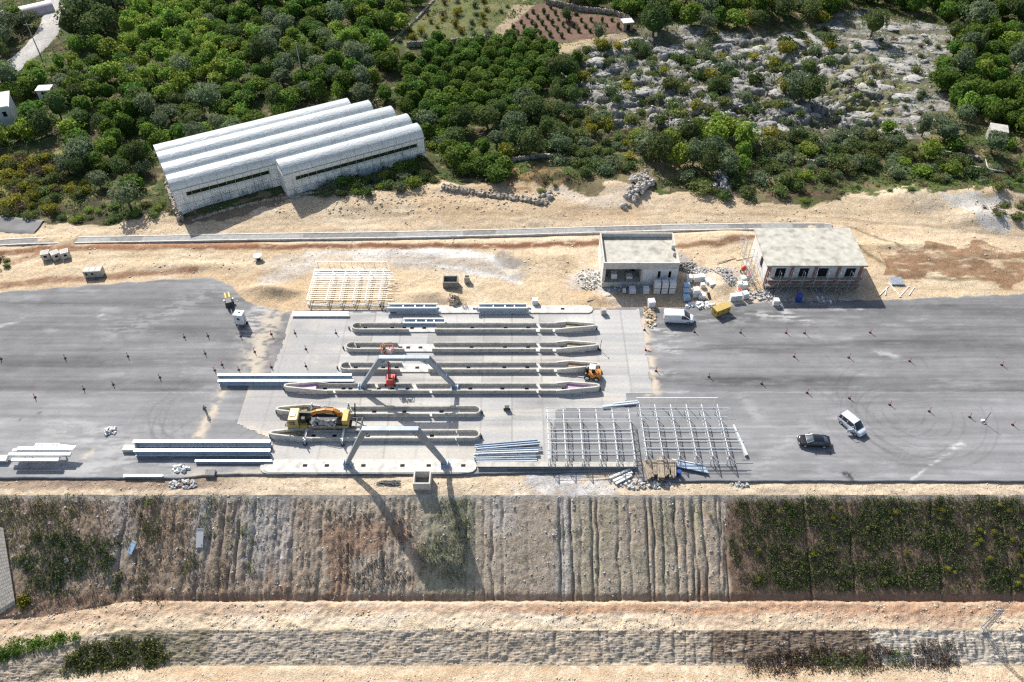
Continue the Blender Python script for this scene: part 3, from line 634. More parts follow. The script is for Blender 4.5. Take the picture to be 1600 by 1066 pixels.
WOOD = mat("weathered_timber", (.34, .28, .21), var=.3, scale=3, stain=((.12, .10, .08), 2, .7))
WHITEP = mat("white_wrap", (.72, .72, .71), rough=.5, var=.08, scale=3, bump=.3, bscale=5)
WRAPS = mat("wrap_strap", (.42, .43, .44), rough=.6)
BLUEW = mat("blue_wrap", (.33, .48, .62), rough=.4, var=.25, scale=3, bump=.4, bscale=4)
BLUE = mat("blue_plastic", (.03, .07, .30), rough=.4)
YELL_P = mat("yellow_paint", (.52, .36, .07), rough=.5, var=.12, scale=2, stain=((.35, .25, .08), 2, .5))
YELL_T = mat("cab_yellow", (.50, .37, .12), rough=.45, var=.12, scale=2, stain=((.28, .2, .09), 2, .5))
ORANGE = mat("orange_paint", (.55, .22, .03), rough=.45, var=.12, scale=2)
RED_P = mat("red_paint", (.50, .055, .04), rough=.5, var=.12, scale=3)
REDC = mat("red_plastic", (.55, .05, .03), rough=.5)
BLACK = mat("black_rubber", (.018, .018, .02), rough=.8)
GLASS = mat("dark_glass", (.02, .03, .04), rough=.06, spec=.8, var=.02)
WSCREEN = mat("windscreen_glass", (.05, .08, .10), rough=.05, spec=1.0, var=.02)
CARW = mat("white_car_paint", (.75, .77, .78), rough=.25, var=.03, coat=.6)
CARS = mat("silver_car_paint", (.60, .64, .68), rough=.28, var=.03, coat=.5)
CARB = mat("black_car_paint", (.012, .012, .017), rough=.16, var=.05, coat=.8)
CHROME = mat("lamp_glass", (.75, .76, .78), rough=.15)
SOILP = mat("nose_soil", (.30, .25, .15), var=.3, scale=2, bump=.4)
PINK = mat("mauve_sheet", (.50, .32, .50), rough=.5, var=.2, scale=2)
RUBB = mat("rubble", (.50, .49, .47), var=.3, scale=3, rand=.35)
TERRA = mat("rubble_earth", (.55, .43, .29), var=.35, scale=.35)
SAG = mat("sand_pile", SAND, var=.2, scale=1.2, bump=.6)

# ------------------------------------------------------------------ toll islands
def rounded(x0, x1, hw, n=7, l=True, r=True):
    pts = []
    if r: pts += [(x1-hw+hw*math.cos(a), hw*math.sin(a)) for a in [math.pi*(i/(n-1))-math.pi/2 for i in range(n)]]
    else: pts += [(x1, -hw), (x1, hw)]
    if l: pts += [(x0+hw-hw*math.cos(a), hw*math.sin(a)) for a in [math.pi/2-math.pi*(i/(n-1)) for i in range(n)]]
    else: pts += [(x0, hw), (x0, -hw)]
    return pts
def island(label, yc, x0, x1, left, right, far, near, pits, hw=.85, nb=46, fill=None, base=.03):
    PX = lambda px: at(px, yc)[0]
    Xa, Xb, Yc = PX(x0), PX(x1), at(800, yc)[1]; xm = (Xa+Xb)/2
    t = thing("toll_island", (xm, Yc, base), label, "toll island", "long concrete toll islands in the apron")
    L = lambda px: PX(px)-xm
    la = L(x0)+(.9 if left == 'round' else 0)
    MB().prism(rounded(L(x0), L(x1), hw, l=left != 'nose', r=right == 'round'), 0, .2).build("island_slab", CONCL, t) if right != 'nose' and left != 'nose' else \
        MB().prism(rounded(L(x0)+(2.0 if left == 'nose' else 0), L(x1)-(2.0 if right == 'nose' else 0), hw, l=left != 'nose', r=right == 'round'), 0, .2).build("island_slab", CONCL, t)
    for segs, sy in ((far, 1), (near, -1)):
        for a, b_ in segs:
            MB().b(L(a), L(b_), sy*.74-.11, sy*.74+.11, .2, .78).build("barrier_wall", CONC, t)
    def nose(tip, xb, s):
        m = MB(); ti = L(tip); bx = L(xb)
        pts = [(bx-s*2.0, -.82), (bx, -.82), (ti-s*.7, -.34), (ti-s*.12, -.16), (ti-s*.12, .16), (ti-s*.7, .34), (bx, .82), (bx-s*2.0, .82)]
        m.ring(pts, .22, .0, [.8, 1.1, 1.15, 1.15, 1.15, 1.15, 1.1, .8], closed=False); n = m.build("nose_wall", CONCL, t)
        MB().prism([(bx-s*.1, -.72), (ti-s*.7, -.24), (ti-s*.25, 0), (ti-s*.7, .24), (bx-s*.1, .72)][::int(s)], .0, .62).build("infill", fill or SOILP, n)
        MB().tube((ti+s*.15, -.05, 0), (ti+s*.15, -.05, .7), .13, .1, 8).build("marker_stub", STEELD, t)
    if left == 'nose': nose(x0, x0+nb, -1)
    if right == 'nose': nose(x1, x1-nb, 1)
    if left == 'round':
        xl = L(x0)+.9
        MB().ring([(xl+.5+.0, .72)]+[(xl-.85*math.cos(a)+.2, .74*math.sin(a)) for a in [math.pi/2-math.pi*i/8 for i in range(9)]]+[(xl+.5, -.72)], .2, .2, .85, closed=False).build("bumper", CONC, t)
        MB().tube((xl-1.25, 0, 0), (xl-1.25, 0, .6), .15, .1, 8).build("marker_stub", STEELD, t)
    if right == 'round2':
        xr = L(x1)-.9; xs_ = xr-2.6
        MB().ring([(xs_, .74), (xr, .74)]+[(xr+.8*math.sin(a), .74*math.cos(a)) for a in [math.pi*i/8 for i in range(1, 8)]]+[(xr, -.74), (xs_, -.74)], .2, .2, .85, closed=False).build("bumper", CONC, t)
        MB().tube((L(x1)+.25, -.1, 0), (L(x1)+.25, -.1, .6), .15, .1, 8).build("marker_stub", STEELD, t)
    for p in pits:
        MB().b(L(p)-.32, L(p)+.32, -.18, .3, .17, .206).build("cable_pit", DARK, t)
    return t
island("toll island farthest up with rounded left bumper and pointed right nose", 514.5, 549, 931, 'round', 'nose', [(563, 628), (680, 838), (843, 884)], [(561, 640), (680, 837), (843, 863)], [571, 613, 632, 644, 663, 738, 790, 825, 879])
island("second pointed toll island from the buildings, beside the small sign pole", 545, 540, 933, 'round', 'nose', [(555, 621), (677, 838), (843, 884)], [(553, 633), (676, 837), (843, 863)], [560, 626, 638, 657, 737, 789, 825, 879])
island("third pointed toll island whose right nose stands beside the orange forklift", 576.5, 531, 935, 'round', 'nose', [(547, 628), (672, 838), (843, 886)], [(545, 626), (670, 838), (842, 865)], [556, 599, 620, 652, 732, 788, 824], fill=mat("brown_fill", (.30, .22, .15), var=.2))
island("longest toll island, pointed at both ends, carrying the rear steel portal", 609.5, 446, 936, 'nose', 'nose', [(495, 585), (590, 643), (650, 838), (843, 886)], [(495, 522), (526, 672), (676, 838), (841, 886)], [508, 537, 548, 592, 613, 637, 735, 785, 823, 881], nb=48, fill=PINK)
island("toll island right behind the crane truck with a rounded right end", 645.5, 434, 751, 'nose', 'round2', [(548, 715)], [(548, 672), (676, 715)], [585, 632, 690], nb=46)
island("toll island right in front of the crane truck with a rounded right end", 683, 424, 750, 'nose', 'round2', [(471, 712)], [(471, 712)], [490, 523, 575, 675], nb=46)
t = island("low kerbed edge island carrying the front steel portal, without side walls", 729.5, 412, 745, 'round0', 'round', [], [], [477, 511, 568, 629, 670, 724], hw=1.15)
t["group"] = "flat edge islands of the apron"
MB().prism(rounded(-16.0, 14.6, 1.28), -.3, .14).build("kerb", CONC, t)
t = island("low flat edge island along the sand, under the blue steel troughs", 484.5, 617, 926, 'round0', 'round', [], [], [640, 660, 742, 827, 879], hw=.95)
t["group"] = "flat edge islands of the apron"
# rebar tufts on the edge islands
def rebar(px, py, label):
    X, Y, _ = at(px, py); m = MB(); r = random.Random(int(px))
    for i in range(16):
        a = r.uniform(-.5, .5); b_ = r.uniform(-.35, .35); m.bar((a, b_, .0), (a+r.uniform(-.2, .2), b_+r.uniform(-.2, .2), r.uniform(.6, 1.0)), .035)
    o = m.build("rebar_cluster", STEELD, None); o.location = (X, Y, .2); tag(o, label, "rebar")
rebar(598, 482, "dark rebar bundle standing up on the flat island, left of the first blue trough")
rebar(726, 481, "dark rebar bundle standing up on the flat island, between the two blue troughs")

# ------------------------------------------------------------------ steel portals
PORT = mat("portal_paint", (.27, .315, .36), rough=.5, metal=.15, var=.12, scale=1.0, stain=((.20, .235, .27), .9, .5))
def portal(xl, xr, yb, tl, tr, h, label):
    Y = at(800, yb)[1]; d = (Y+CAMZ-.3)*.70710678; A = (xl-800)*d/F; B = (xr-800)*d/F
    dt = (Y+CAMZ-h)*.70710678; a = (tl-800)*dt/F; b_ = (tr-800)*dt/F; xm = (A+B)/2
    t = thing("steel_portal", (xm, Y, .23), label, "steel portal", "two steel portal frames over the toll islands"); A, B, a, b_ = A-xm, B-xm, a-xm, b_-xm; z0 = .5; zh = h-.23
    for s0, s1 in ((A, a), (B, b_)):
        m = MB().bar((s0, 0, z0), (s1, 0, zh-.15), .50, .62, w2=.68); leg = m.build("leg", PORT, t)
        k = (s1-s0)/(zh-z0)
        for f in (.02, .35, .68): MB().bar((s0+k*(f*zh)-.0, 0, z0+f*zh), (s0+k*(f*zh+.06), 0, z0+f*zh+.06), .60, .72).build("stiffener", STEELB, leg)
        MB().box((s0, 0, .28), (1.3, 1.1, .10)).box((s0, 0, .40), (.95, .8, .2)).build("base_plate", STEELB, t)
        for gx in (-.5, .5): MB().box((s0+gx, 0, .62), (.08, .9, .6)).build("gusset", STEELB, t)
    MB().b(a-.3, b_+.3, -.31, .31, zh-.42, zh+.18).build("beam", PORT, t)
    MB().b(a-.3, b_+.3, -.36, .36, zh+.182, zh+.21).build("top_flange", PORT, t)
    xc = (a+b_)/2
    MB().b(xc-.05, xc+.05, -.44, .44, zh-.55, zh+.23).build("splice_plate", STEELB, t)
    for sx, s in ((a, 1), (b_, -1)): MB().bar((sx+s*.1, 0, zh-1.2), (sx+s*1.1, 0, zh-.4), .5, .3).build("haunch", STEELB, t)
    return t
portal(566, 711, 609, 595, 668, 7.35, "rear steel portal frame standing over the red lift on the longest island")
portal(543.5, 695, 728, 569, 650.5, 8.5, "front steel portal frame nearest the embankment, throwing a long shadow down the slope")

# ------------------------------------------------------------------ lattice roof frames waiting on the ground
LATT = mat("lattice_paint", (.62, .63, .62), rough=.5, metal=.1, var=.15, scale=2)
def lattice(loc, U, V, us, n_p, zb, zt, label, over=.5, feet=True, back=None, white=False):
    t = thing("roof_lattice", loc, label, "steel lattice", "white steel roof lattices laid out on the site")
    r = random.Random(int(V*100)+int(U*37))
    for k, u in enumerate(us):
        m = MB(); v = 0
        m.bar((u, 0, zt), (u, V, zt), .115, .10).bar((u+.05, 0, zb), (u+.05, V, zb), .085, .085)
        n = int(V/.85)
        for i in range(n+1):
            v = i*V/n; m.bar((u, v, zb), (u, v, zt), .055)
            if i < n: m.bar((u, v, zb if i % 2 else zt), (u, v+V/n, zt if i % 2 else zb), .05)
        m.build("truss", STEELW if white else LATT, t)
        for v in (0.1, V-.1) if feet else ():
            MB().bar((u, v, 0), (u, v, zb), .09).build("post", STEEL, t)
    for j in range(n_p):
        v = .15+(V-.3)*(j+r.uniform(-.18, .18))/(n_p-1); z = zt+.09 if (j % 3 or white) else zb+.1
        MB().bar((us[0]-.15, v, z), (U+over*(.4+.6*r.random()), v, z), .085 if white else .065 if j % 3 else .055).build("purlin", STEELW if white else STEEL if j % 4 else LATT, t)
    MB().bar((us[0]-.1, 0, .35), (U+over*.5, 0, .35), .09).build("base_rail", STEEL, t)
    if back:
        m = MB()
        m.bar((us[0]-.3, V+back, zt+.1), (U+.3, V+back, zt+.1), .10)
        for i in range(7): m.bar((us[0]+i*(U-us[0])/6, V+back, 0), (us[0]+i*(U-us[0])/6, V+back, zt+.1), .08)
        m.build("end_frame", STEELW, t)
    return t
lattice((5.3, 68.8, 0), 12.35, 9.6, [0, 2.45, 4.9, 7.4, 9.85, 12.35], 15, 1.05, 2.25, "white roof lattice at the pad edge beside the loose pile of steel sections", over=.1)
lattice((19.4, 69.4, 0), 11.9, 9.7, [0, 2.35, 4.75, 7.15, 9.5, 11.9], 16, 1.05, 2.25, "white roof lattice on the asphalt behind the timber bundles", over=2.6, back=1.2)
lattice((-36.0, 103.8, .0), 12.6, 8.6, [0, 3.35, 5.65, 8.0, 10.2, 12.55], 17, .45, 1.25, "white roof lattice standing on the sand near the open concrete pit", over=2.6, back=2.0, white=True)
# loose tapered beam leaning on the second lattice
Xa, Ya, _ = at(1146, 664, 1.2); Xb, Yb, _ = at(1166, 712, .2)
o = MB().bar((0, 0, 0), (Xb-Xa, Yb-Ya, -1.0), .22, .3, w2=.42).build("tapered_beam", STEELW); o.location = (Xa, Ya, 1.2); tag(o, "white tapered steel beam lying at an angle beside the right lattice", "steel beam")

# ------------------------------------------------------------------ girders and steel stock
def girder(x0, x1, y, h, fl, label, z=.03, m=STEELW, wm=STEELB, group=None, name="steel_girder", rz=0):
    Xa, Yc, _ = at(x0, y); Xb = at(x1, y)[0]; L = Xb-Xa
    t = thing(name, ((Xa+Xb)/2, Yc, z), label, "girder", group, rz)
    MB().b(-L/2, L/2, -fl/2, fl/2, h-.05, h).build("flange", m, t); MB().b(-L/2, L/2, -fl/2, fl/2, 0, .05).build("flange", m, t)
    MB().b(-L/2, L/2, -.05, .05, .05, h-.05).build("web", wm, t)
    for i in range(5): x = -L/2+.3+i*(L-.6)/4; MB().b(x-.03, x+.03, -fl/2+.05, fl/2-.05, .05, h-.05).build("stiffener", wm, t)
    return t
g = "long steel girders lying parallel to the road"
girder(342, 551, 592, 1.0, .45, "long white flanged girder behind its twin, ending under the rear portal", group=g)
girder(343, 554, 601, 1.0, .45, "long white flanged girder in front of its twin, just behind the longest toll island", group=g)
girder(212, 425, 697, 1.15, .5, "long white flanged girder left of the pad, rear one of the pair", group=g)
girder(213, 425, 711, 1.15, .5, "long white flanged girder left of the pad, front one of the pair", group=g)
girder(306, 426, 723, .5, .35, "short low girder against the left end of the edge island", group=g)
girder(194, 255, 745, .3, .4, "short white box section lying alone by the lower asphalt edge", group=g)
girder(457, 546, 495, .35, .45, "thin white girder at the top left corner of the pad, front one", group=g)
girder(457, 545, 491, .35, .45, "thin white girder at the top left corner of the pad, back one", group=g)
girder(745, 992, 729, .55, .9, "low concrete edge beam running under the left lattice", m=CONC, wm=CONC, name="edge_beam")
o = MB().box((0, 0, .3), (1.9, 1.0, .6)).build("packing_block", CONCL); o.location = (*at(204, 703)[:2], 0); tag(o, "pale beige block at the left end of the long girders", "block")
def trough(x0, x1, y, label, h=1.0, z=.23):
    Xa, Yc, _ = at(x0, y); Xb = at(x1, y)[0]; L = (Xb-Xa)/2
    t = thing("steel_trough", ((Xa+Xb)/2, Yc, z), label, "steel trough", "blue steel troughs at the top of the pad")
    MB().b(-L, L, -.5, .5, 0, .06).build("bottom_plate", STEELB, t)
    for s in (-1, 1): MB().bar((-L, s*.5, h/2), (L, s*.5, h/2), .06, h).build("side_plate", STEELB, t); MB().b(-L-.2, L+.2, s*.5-.14, s*.5+.14, h, h+.05).build("rim", STEELW, t)
    for s in (-1, 1): MB().bar((s*L, -.62, h*.2), (s*(L+.5), -.62, h+.1), .12, .5).build("end_bracket", STEELB, t)
    for f in (-.4, .1, .5): MB().b(f*L-.1, f*L+.1, -.5, .5, h-.25, h-.05).build("cross_tie", STEELW, t)
trough(609, 682, 486, "blue grey steel trough on the flat edge island, left one"); trough(749, 822, 486, "blue grey steel trough on the flat edge island, right one")
trough(632, 694, 506, "blue grey steel trough lying lower, against the farthest toll island", h=.7, z=.05)
# pile of sections at the right end of the edge island
r = random.Random(3)
for i, (x0, y0, x1, y1, hh) in enumerate([(742, 700, 840, 692, .3), (745, 704, 844, 696, .45), (746, 708, 846, 704, .35), (742, 712, 841, 709, .55), (740, 716, 838, 714, .3), (741, 719, 838, 718, .25), (744, 722, 839, 721.5, .25)]):
    a = at(x0, y0); b_ = at(x1, y1); t = thing("channel_section", (*a[:2], .05), "steel channel section in the loose pile between the edge island and the left lattice", "steel section", "steel sections in a loose pile")
    q = (b_[0]-a[0], b_[1]-a[1], 0); up = Vector((0, 0, hh))
    MB().bar(up, Vector(q)+up, .42, .06).build("web", STEEL if i % 2 else STEELB, t)
    for s in (-1, 1): MB().bar(up+Vector((0, s*.2, .08)), Vector(q)+up+Vector((0, s*.2, .08)), .05, .2).build("lip", STEELW if i in (3, 4, 6) else STEELB, t)
    m = MB()
    for f in (.2, .5, .78): p = Vector(q)*f; m.box((p.x, p.y, hh/2), (.12, .5, hh))
    m.build("spacer", STEELD, t)
for i, (x0, y0, x1, y1) in enumerate([(952, 747, 985, 733), (958, 752, 988, 738), (962, 756, 987, 743)]):
    a = at(x0, y0); b_ = at(x1, y1); o = MB().bar((0, 0, .2), (b_[0]-a[0], b_[1]-a[1], .2), .32, .3).build("box_section", STEELW); o.location = (*a[:2], -.2)
    tag(o, "short pale box section lying askew by the timber bundles", "steel section", "three pale box sections lying askew")
for i, (x0, y0, x1, y1) in enumerate([(941, 637, 998, 631), (958, 633, 996, 629)]):
    a = at(x0, y0); b_ = at(x1, y1); o = MB().bar((0, 0, .2), (b_[0]-a[0], b_[1]-a[1], .2), .4, .3).build("box_section", STEEL); o.location = (*a[:2], .03)
    tag(o, ["longer", "shorter"][i]+" grey steel section lying above the gap between the two lattices", "steel section")
# blue tapered panel + barrel
a = at(1050, 728); t = thing("steel_sheet", (*a[:2], .3), "bluish tapered steel panel leaning by the timber bundles", "steel panel")
MB().prism([(0, -.3), (5.0, -1.6), (4.6, -.3), (0, .8)], 0, .18).build("sheet", STEELB, t); MB().bar((0, .8, .24), (4.6, -.3, .24), .12).build("edge_bar", STEELW, t)
def barrel(px, py, r_, h, m, label, z=0):
    t = thing("barrel", (*at(px, py)[:2], z), label, "barrel"); MB().tube((0, 0, 0), (0, 0, h), r_, n=14).build("body", m, t)
    for f in (.33, .66, .97): MB().tube((0, 0, h*f-.03), (0, 0, h*f+.03), r_*1.05, n=14).build("hoop", m, t)
barrel(1060, 742, .33, .9, BLUE, "small blue barrel between the timber bundles and the bluish panel")
# timber bundles
for i, (x, y, L, a_) in enumerate([(1012, 738, 3.2, .12), (1022, 735, 2.6, -.05), (1031, 737, 3.6, -.06), (1041, 735, 2.7, .0), (1050, 736, 3.0, -.14)]):
    X, Y, _ = at(x, y); r = random.Random(i); t = thing("timber_bundle", (X, Y, .0), "weathered board stack at the pad edge, "+["leftmost of the row", "second in the row, short", "tallest, in the middle of the row", "short, just right of the tallest", "rightmost of the row, beside the blue barrel"][i], "timber stack", "timber stacks in a row", a_)
    for k in range(3+(i == 2)):
        m = MB()
        for q in range(4): m.box((-.36+q*.24+r.uniform(-.03, .03), r.uniform(-.15, .15), .22+k*.24), (.2, L*r.uniform(.88, 1.05), .2))
        m.build("board_layer", WOOD, t)
    for s in (-.8, .8): MB().box((0, s, .06), (1.0, .12, .1)).build("bearer", WOOD, t)
# white steel stack on the left asphalt, stacked on trestles
sx, sy, _ = at(72, 722)
t = thing("trestle", (sx-2.6, sy+.5, 0), "low steel trestle under the white box beams, left one", "trestle"); 
for yy in (-.8, .8): MB().bar((0, yy, 0), (0, yy, 1.0), .15).build("leg", STEEL, t)
MB().bar((0, -1.0, 1.05), (0, 1.0, 1.05), .16).build("top_bar", STEEL, t)
copy_tree(t, loc=(sx+2.4, sy+.5, 0), label="low steel trestle under the white box beams, right one")
for x0, x1, yo, z, wd, hh, lb in ((-4.6, 3.4, .95, 1.13, .5, .55, "white box beam at the back of the stack on trestles"), (-5.0, 4.0, .35, 1.13, .5, .4, "white box beam in the middle of the stack on trestles"), (-4.2, 2.6, -.55, 1.13, .45, .28, "short white box beam at the front of the stack on trestles")):
    o = MB().b(x0, x1, -wd/2, wd/2, 0, hh).build("box_beam", STEELW); o.location = (sx, sy+yo, z); tag(o, lb, "steel beam", "white steel stacked on trestles")
t = thing("slotted_plate", (sx, sy+1.35, 1.72), "white slotted tapered plate lying on top of the stacked beams", "steel plate", "white steel stacked on trestles")
MB().prism([(-4.0, -.5), (4.2, -.5), (4.5, .25), (2.2, .5), (1.8, .15), (-4.0, .05)], 0, .08).build("sheet", STEELW, t)
for k in range(6): MB().box((-1.2+k*.55, .42, .10), (.12, .5, .1), rz=-.3).build("fin", STEELW, t)
MB().b(-1.6, 1.9, .2, .75, 0, .06).build("slot_panel", STEELW, t)
a = at(8, 720); t = thing("steel_sheet", (a[0], a[1], .1), "white steel piece cut by the left edge of the asphalt stock", "steel panel"); MB().box((-.6, 0, .4), (2.4, .9, .5), rx=.2).build("sheet", STEELW, t); MB().bar((.4, .3, .5), (1.5, 1.2, .9), .08).build("edge_bar", STEELD, t)

# ------------------------------------------------------------------ flat-roofed building with porch
B1 = thing("flat_roof_building", (16.2, 109.0, 0), "unfinished flat roofed building with parapet, open porch and two narrow windows", "building")
W1, D1, H1 = 13.4, 8.7, 5.5; zr = 4.6
m = MB(); m.b(0, 6.85, 3.2, 3.4, 0, zr-.35).b(6.85, 7.1, 0, 3.4, 0, zr-.35); m.build("porch_wall", CONC, B1)
def wall_with_holes(name, x0, x1, y0, y1, z0, z1, holes, m_, par):
    mb = MB(); xs = sorted({x0, x1, *[h[0] for h in holes], *[h[1] for h in holes]}); zs = sorted({z0, z1, *[h[2] for h in holes], *[h[3] for h in holes]})
    for a, b_ in zip(xs[:-1], xs[1:]):
        for c, d in zip(zs[:-1], zs[1:]):
            if not any(h[0] <= a and b_ <= h[1] and h[2] <= c and d <= h[3] for h in holes): mb.b(a, b_, y0, y1, c, d)
    return mb.build(name, m_, par)
wins = [(9.85, 10.35, 1.9, 3.5), (11.75, 12.25, 1.9, 3.5)]
wall_with_holes("front_wall", 7.1, W1, .06, .3, 0, zr-.35, wins, PLAST, B1)
for a, b_, c, d in wins:
    wn = MB().b(a, b_, .22, .26, c, d).build("window", DARK, B1); MB().b(a-.05, b_+.05, .0, .08, c-.08, c).build("sill", CONCL, wn)
MB().b(0, .28, .3, D1, 0, zr-.35).build("side_wall", PLAST, B1); MB().b(W1-.28, W1, .3, D1, 0, zr-.35).build("side_wall", PLAST, B1)
MB().b(.28, W1-.28, D1-.28, D1, 0, zr-.35).build("back_wall", PLAST, B1)
MB().b(0, W1, 0, D1, zr-.35, zr).build("roof_slab", CONCR, B1)
p_ = MB(); e = .004; p_.b(-e, W1+e, -.05, .2, zr-.5, H1).b(-e, .2, .2, D1+e, zr, H1).b(.2, W1+e, D1-.2, D1+e, zr, H1).b(W1-.2, W1+e, .2, 3.2, zr, H1).b(W1-.2, W1+e, 5.0, D1-.2, zr, H1)
p_.b(W1-.7, W1-.2, 3.0, 3.2, zr, H1-.1).b(W1-.7, W1-.2, 5.0, 5.2, zr, H1-.1).build("parapet", CONCL, B1)
MB().b(.05, 6.8, .0, 3.2, 0, 1.0).build("porch_floor", CONC, B1)
MB().b(0, 6.9, -.25, -.03, 0, 1.15).build("porch_kerb", CONC, B1)
MB().b(.12, .5, .1, .5, 1.0, zr-.5).build("column", CONCL, B1)
MB().b(5.4, 6.3, 3.12, 3.19, 1.0, 3.3).build("doorway", DARK, B1)
MB().prism([(0, 0), (2.0, 0), (0, 1.3)], 0, .5).build("ramp", CONC, B1).location = (6.95, -.28, 0)
B1.children[-1].rotation_euler = (R(90), 0, 0); B1.children[-1].location = (6.95, -.02, 0)
for x, y in ((3.0, 7), (8, 4.4), (11.5, 5)):
    pass
# ------------------------------------------------------------------ long roofed building with brick columns
B2 = thing("brick_column_building", (45.4, 108.9, 0), "unfinished building with a wide bare roof slab, brick columns and four openings", "building")
W2, D2 = 16.9, 10.1
MB().b(-.5, W2+.4, -.45, D2+.4, 5.0, 5.3).build("roof_slab", CONCR, B2)
cols = [0, 4.1, 8.3, 12.4, W2-.55]
wh = [(1.55, 3.35, 1.45, 4.25), (5.75, 7.45, 1.45, 4.25), (9.1, 10.9, 1.45, 4.25), (14.0, 15.75, 1.45, 4.25)]
wall_with_holes("front_wall", 0, W2, .1, .35, 1.25, 5.0, wh, PLAST, B2)
for a, b_, c, d in wh:
    MB().b(a, b_, .3, .34, c, d).build("window_opening", DARK, B2)
for x in cols: MB().b(x, x+.55, -.02, .36, 1.25, 5.0).build("column", BRICK, B2)
MB().b(-.02, W2+.02, -.06, .36, 0, 1.25).build("brick_plinth", BRICK, B2)
MB().b(-.0, W2, -.5, -.06, 0, .55).build("apron_step", CONCD, B2)
MB().b(0, .25, .36, D2, 0, 5.0).build("side_wall", PLAST, B2); MB().b(W2-.25, W2, .36, D2, 0, 5.0).build("side_wall", BRICK, B2); MB().b(.25, W2-.25, D2-.25, D2, 0, 5.0).build("back_wall", PLAST, B2)
MB().b(-.012, .0, 3, 4.4, 1.8, 3.8).build("window_opening", DARK, B2)
# scaffolds
def scaffold(loc, L, label, rz=0, planks=True, h=4.4, wd=.9):
    t = thing("scaffold", loc, label, "scaffold", None, rz); n = int(L/2)
    for i in range(n+1):
        x = i*L/n
        fr = MB()
        for y in (0, wd): fr.bar((x, y, 0), (x, y, h), .055)
        for z in (1.3, 2.75, h): fr.bar((x, 0, z), (x, wd, z), .05)
        fr.build("upright_frame", STEEL, t)
    for z in (2.75, 1.3):
        MB().bar((0, 0, z+.9), (L, 0, z+.9), .045).build("guard_rail", STEEL, t)
        if planks: MB().b(0, L, .1, wd-.1, z+.03, z+.09).build("plank_deck", WOOD if not planks == 2 else CONCD, t)
    br = MB()
    for i in range(n): br.bar((i*L/n, 0, .1), ((i+1)*L/n, 0, 2.6), .04)
    br.build("brace", STEEL, t)
scaffold((45.3, 107.35, 0), 16.8, "tube scaffold with a plank deck across the front of the brick column building")
scaffold((43.6, 108.6, 0), 10.2, "tangled tube scaffold along the left side of the brick column building", rz=R(90), planks=False, h=5.6)
t = thing("tube_pile", (*at(1168, 430)[:2], 0), "leaning mess of scaffold tubes left of the brick column building", "scaffold tubes"); r = random.Random(9)
for i in range(26): MB().bar((r.uniform(-.8, .8), r.uniform(-4, 4), r.uniform(.1, .8)), (r.uniform(-.6, .9), r.uniform(-4, 5), r.uniform(.1, 2.2)), .06).build("tube", STEELW if i % 2 else WOOD, t)

# ------------------------------------------------------------------ concrete channel above the site
CH = PG([(-60, 384), (8, 379), (45, 376.5), (400, 370.5), (620, 367.5), (800, 363.5), (930, 359.5), (1060, 356), (1190, 354), (1288, 354), (1300, 356)])
t = thing("drain_channel", (0, 0, 0), "long open concrete drain channel running above the building site", "drain channel")
pts = []
for a, b_ in zip(CH[:-1], CH[1:]):
    n = max(1, int(math.hypot(b_[0]-a[0], b_[1]-a[1])/3))
    pts += [(a[0]+(b_[0]-a[0])*i/n, a[1]+(b_[1]-a[1])*i/n) for i in range(n)]
pts.append(CH[-1])
zc = .16
m = MB(); m2 = MB(); fl = [MB(), MB()]
def offs(pts, o):
    out = []
    for i, p in enumerate(pts):
        a = Vector(pts[max(0, i-1)]); b_ = Vector(pts[min(len(pts)-1, i+1)]); d = (b_-a).normalized(); out.append((p[0]-d.y*o, p[1]+d.x*o))
    return out
for s, mm in ((.88, m), (-.88, m2)): mm.ring(offs(pts, s), .26, -.75, zc+.0, closed=False)
m.build("rim", CONCL, t); m2.build("rim", CONCL, t)
A = offs(pts, .76); Bq = offs(pts, -.76)
cb = MB(); n = len(pts)
cb.v = [(*p, zc-.06) for p in A]+[(*p, zc-.10) for p in Bq]
cb.f = [(i, i+1, n+i+1, n+i) for i in range(n-1)]; cb.m = [int(vn(i//2*1.7, .3, 9) > .5) for i in range(n-1)]
cb.build("channel_bed", [mat("channel_slab", (.30, .295, .28), var=.2, scale=1.2), mat("channel_slab_dark", (.20, .195, .185), var=.25, scale=1.2)], t)
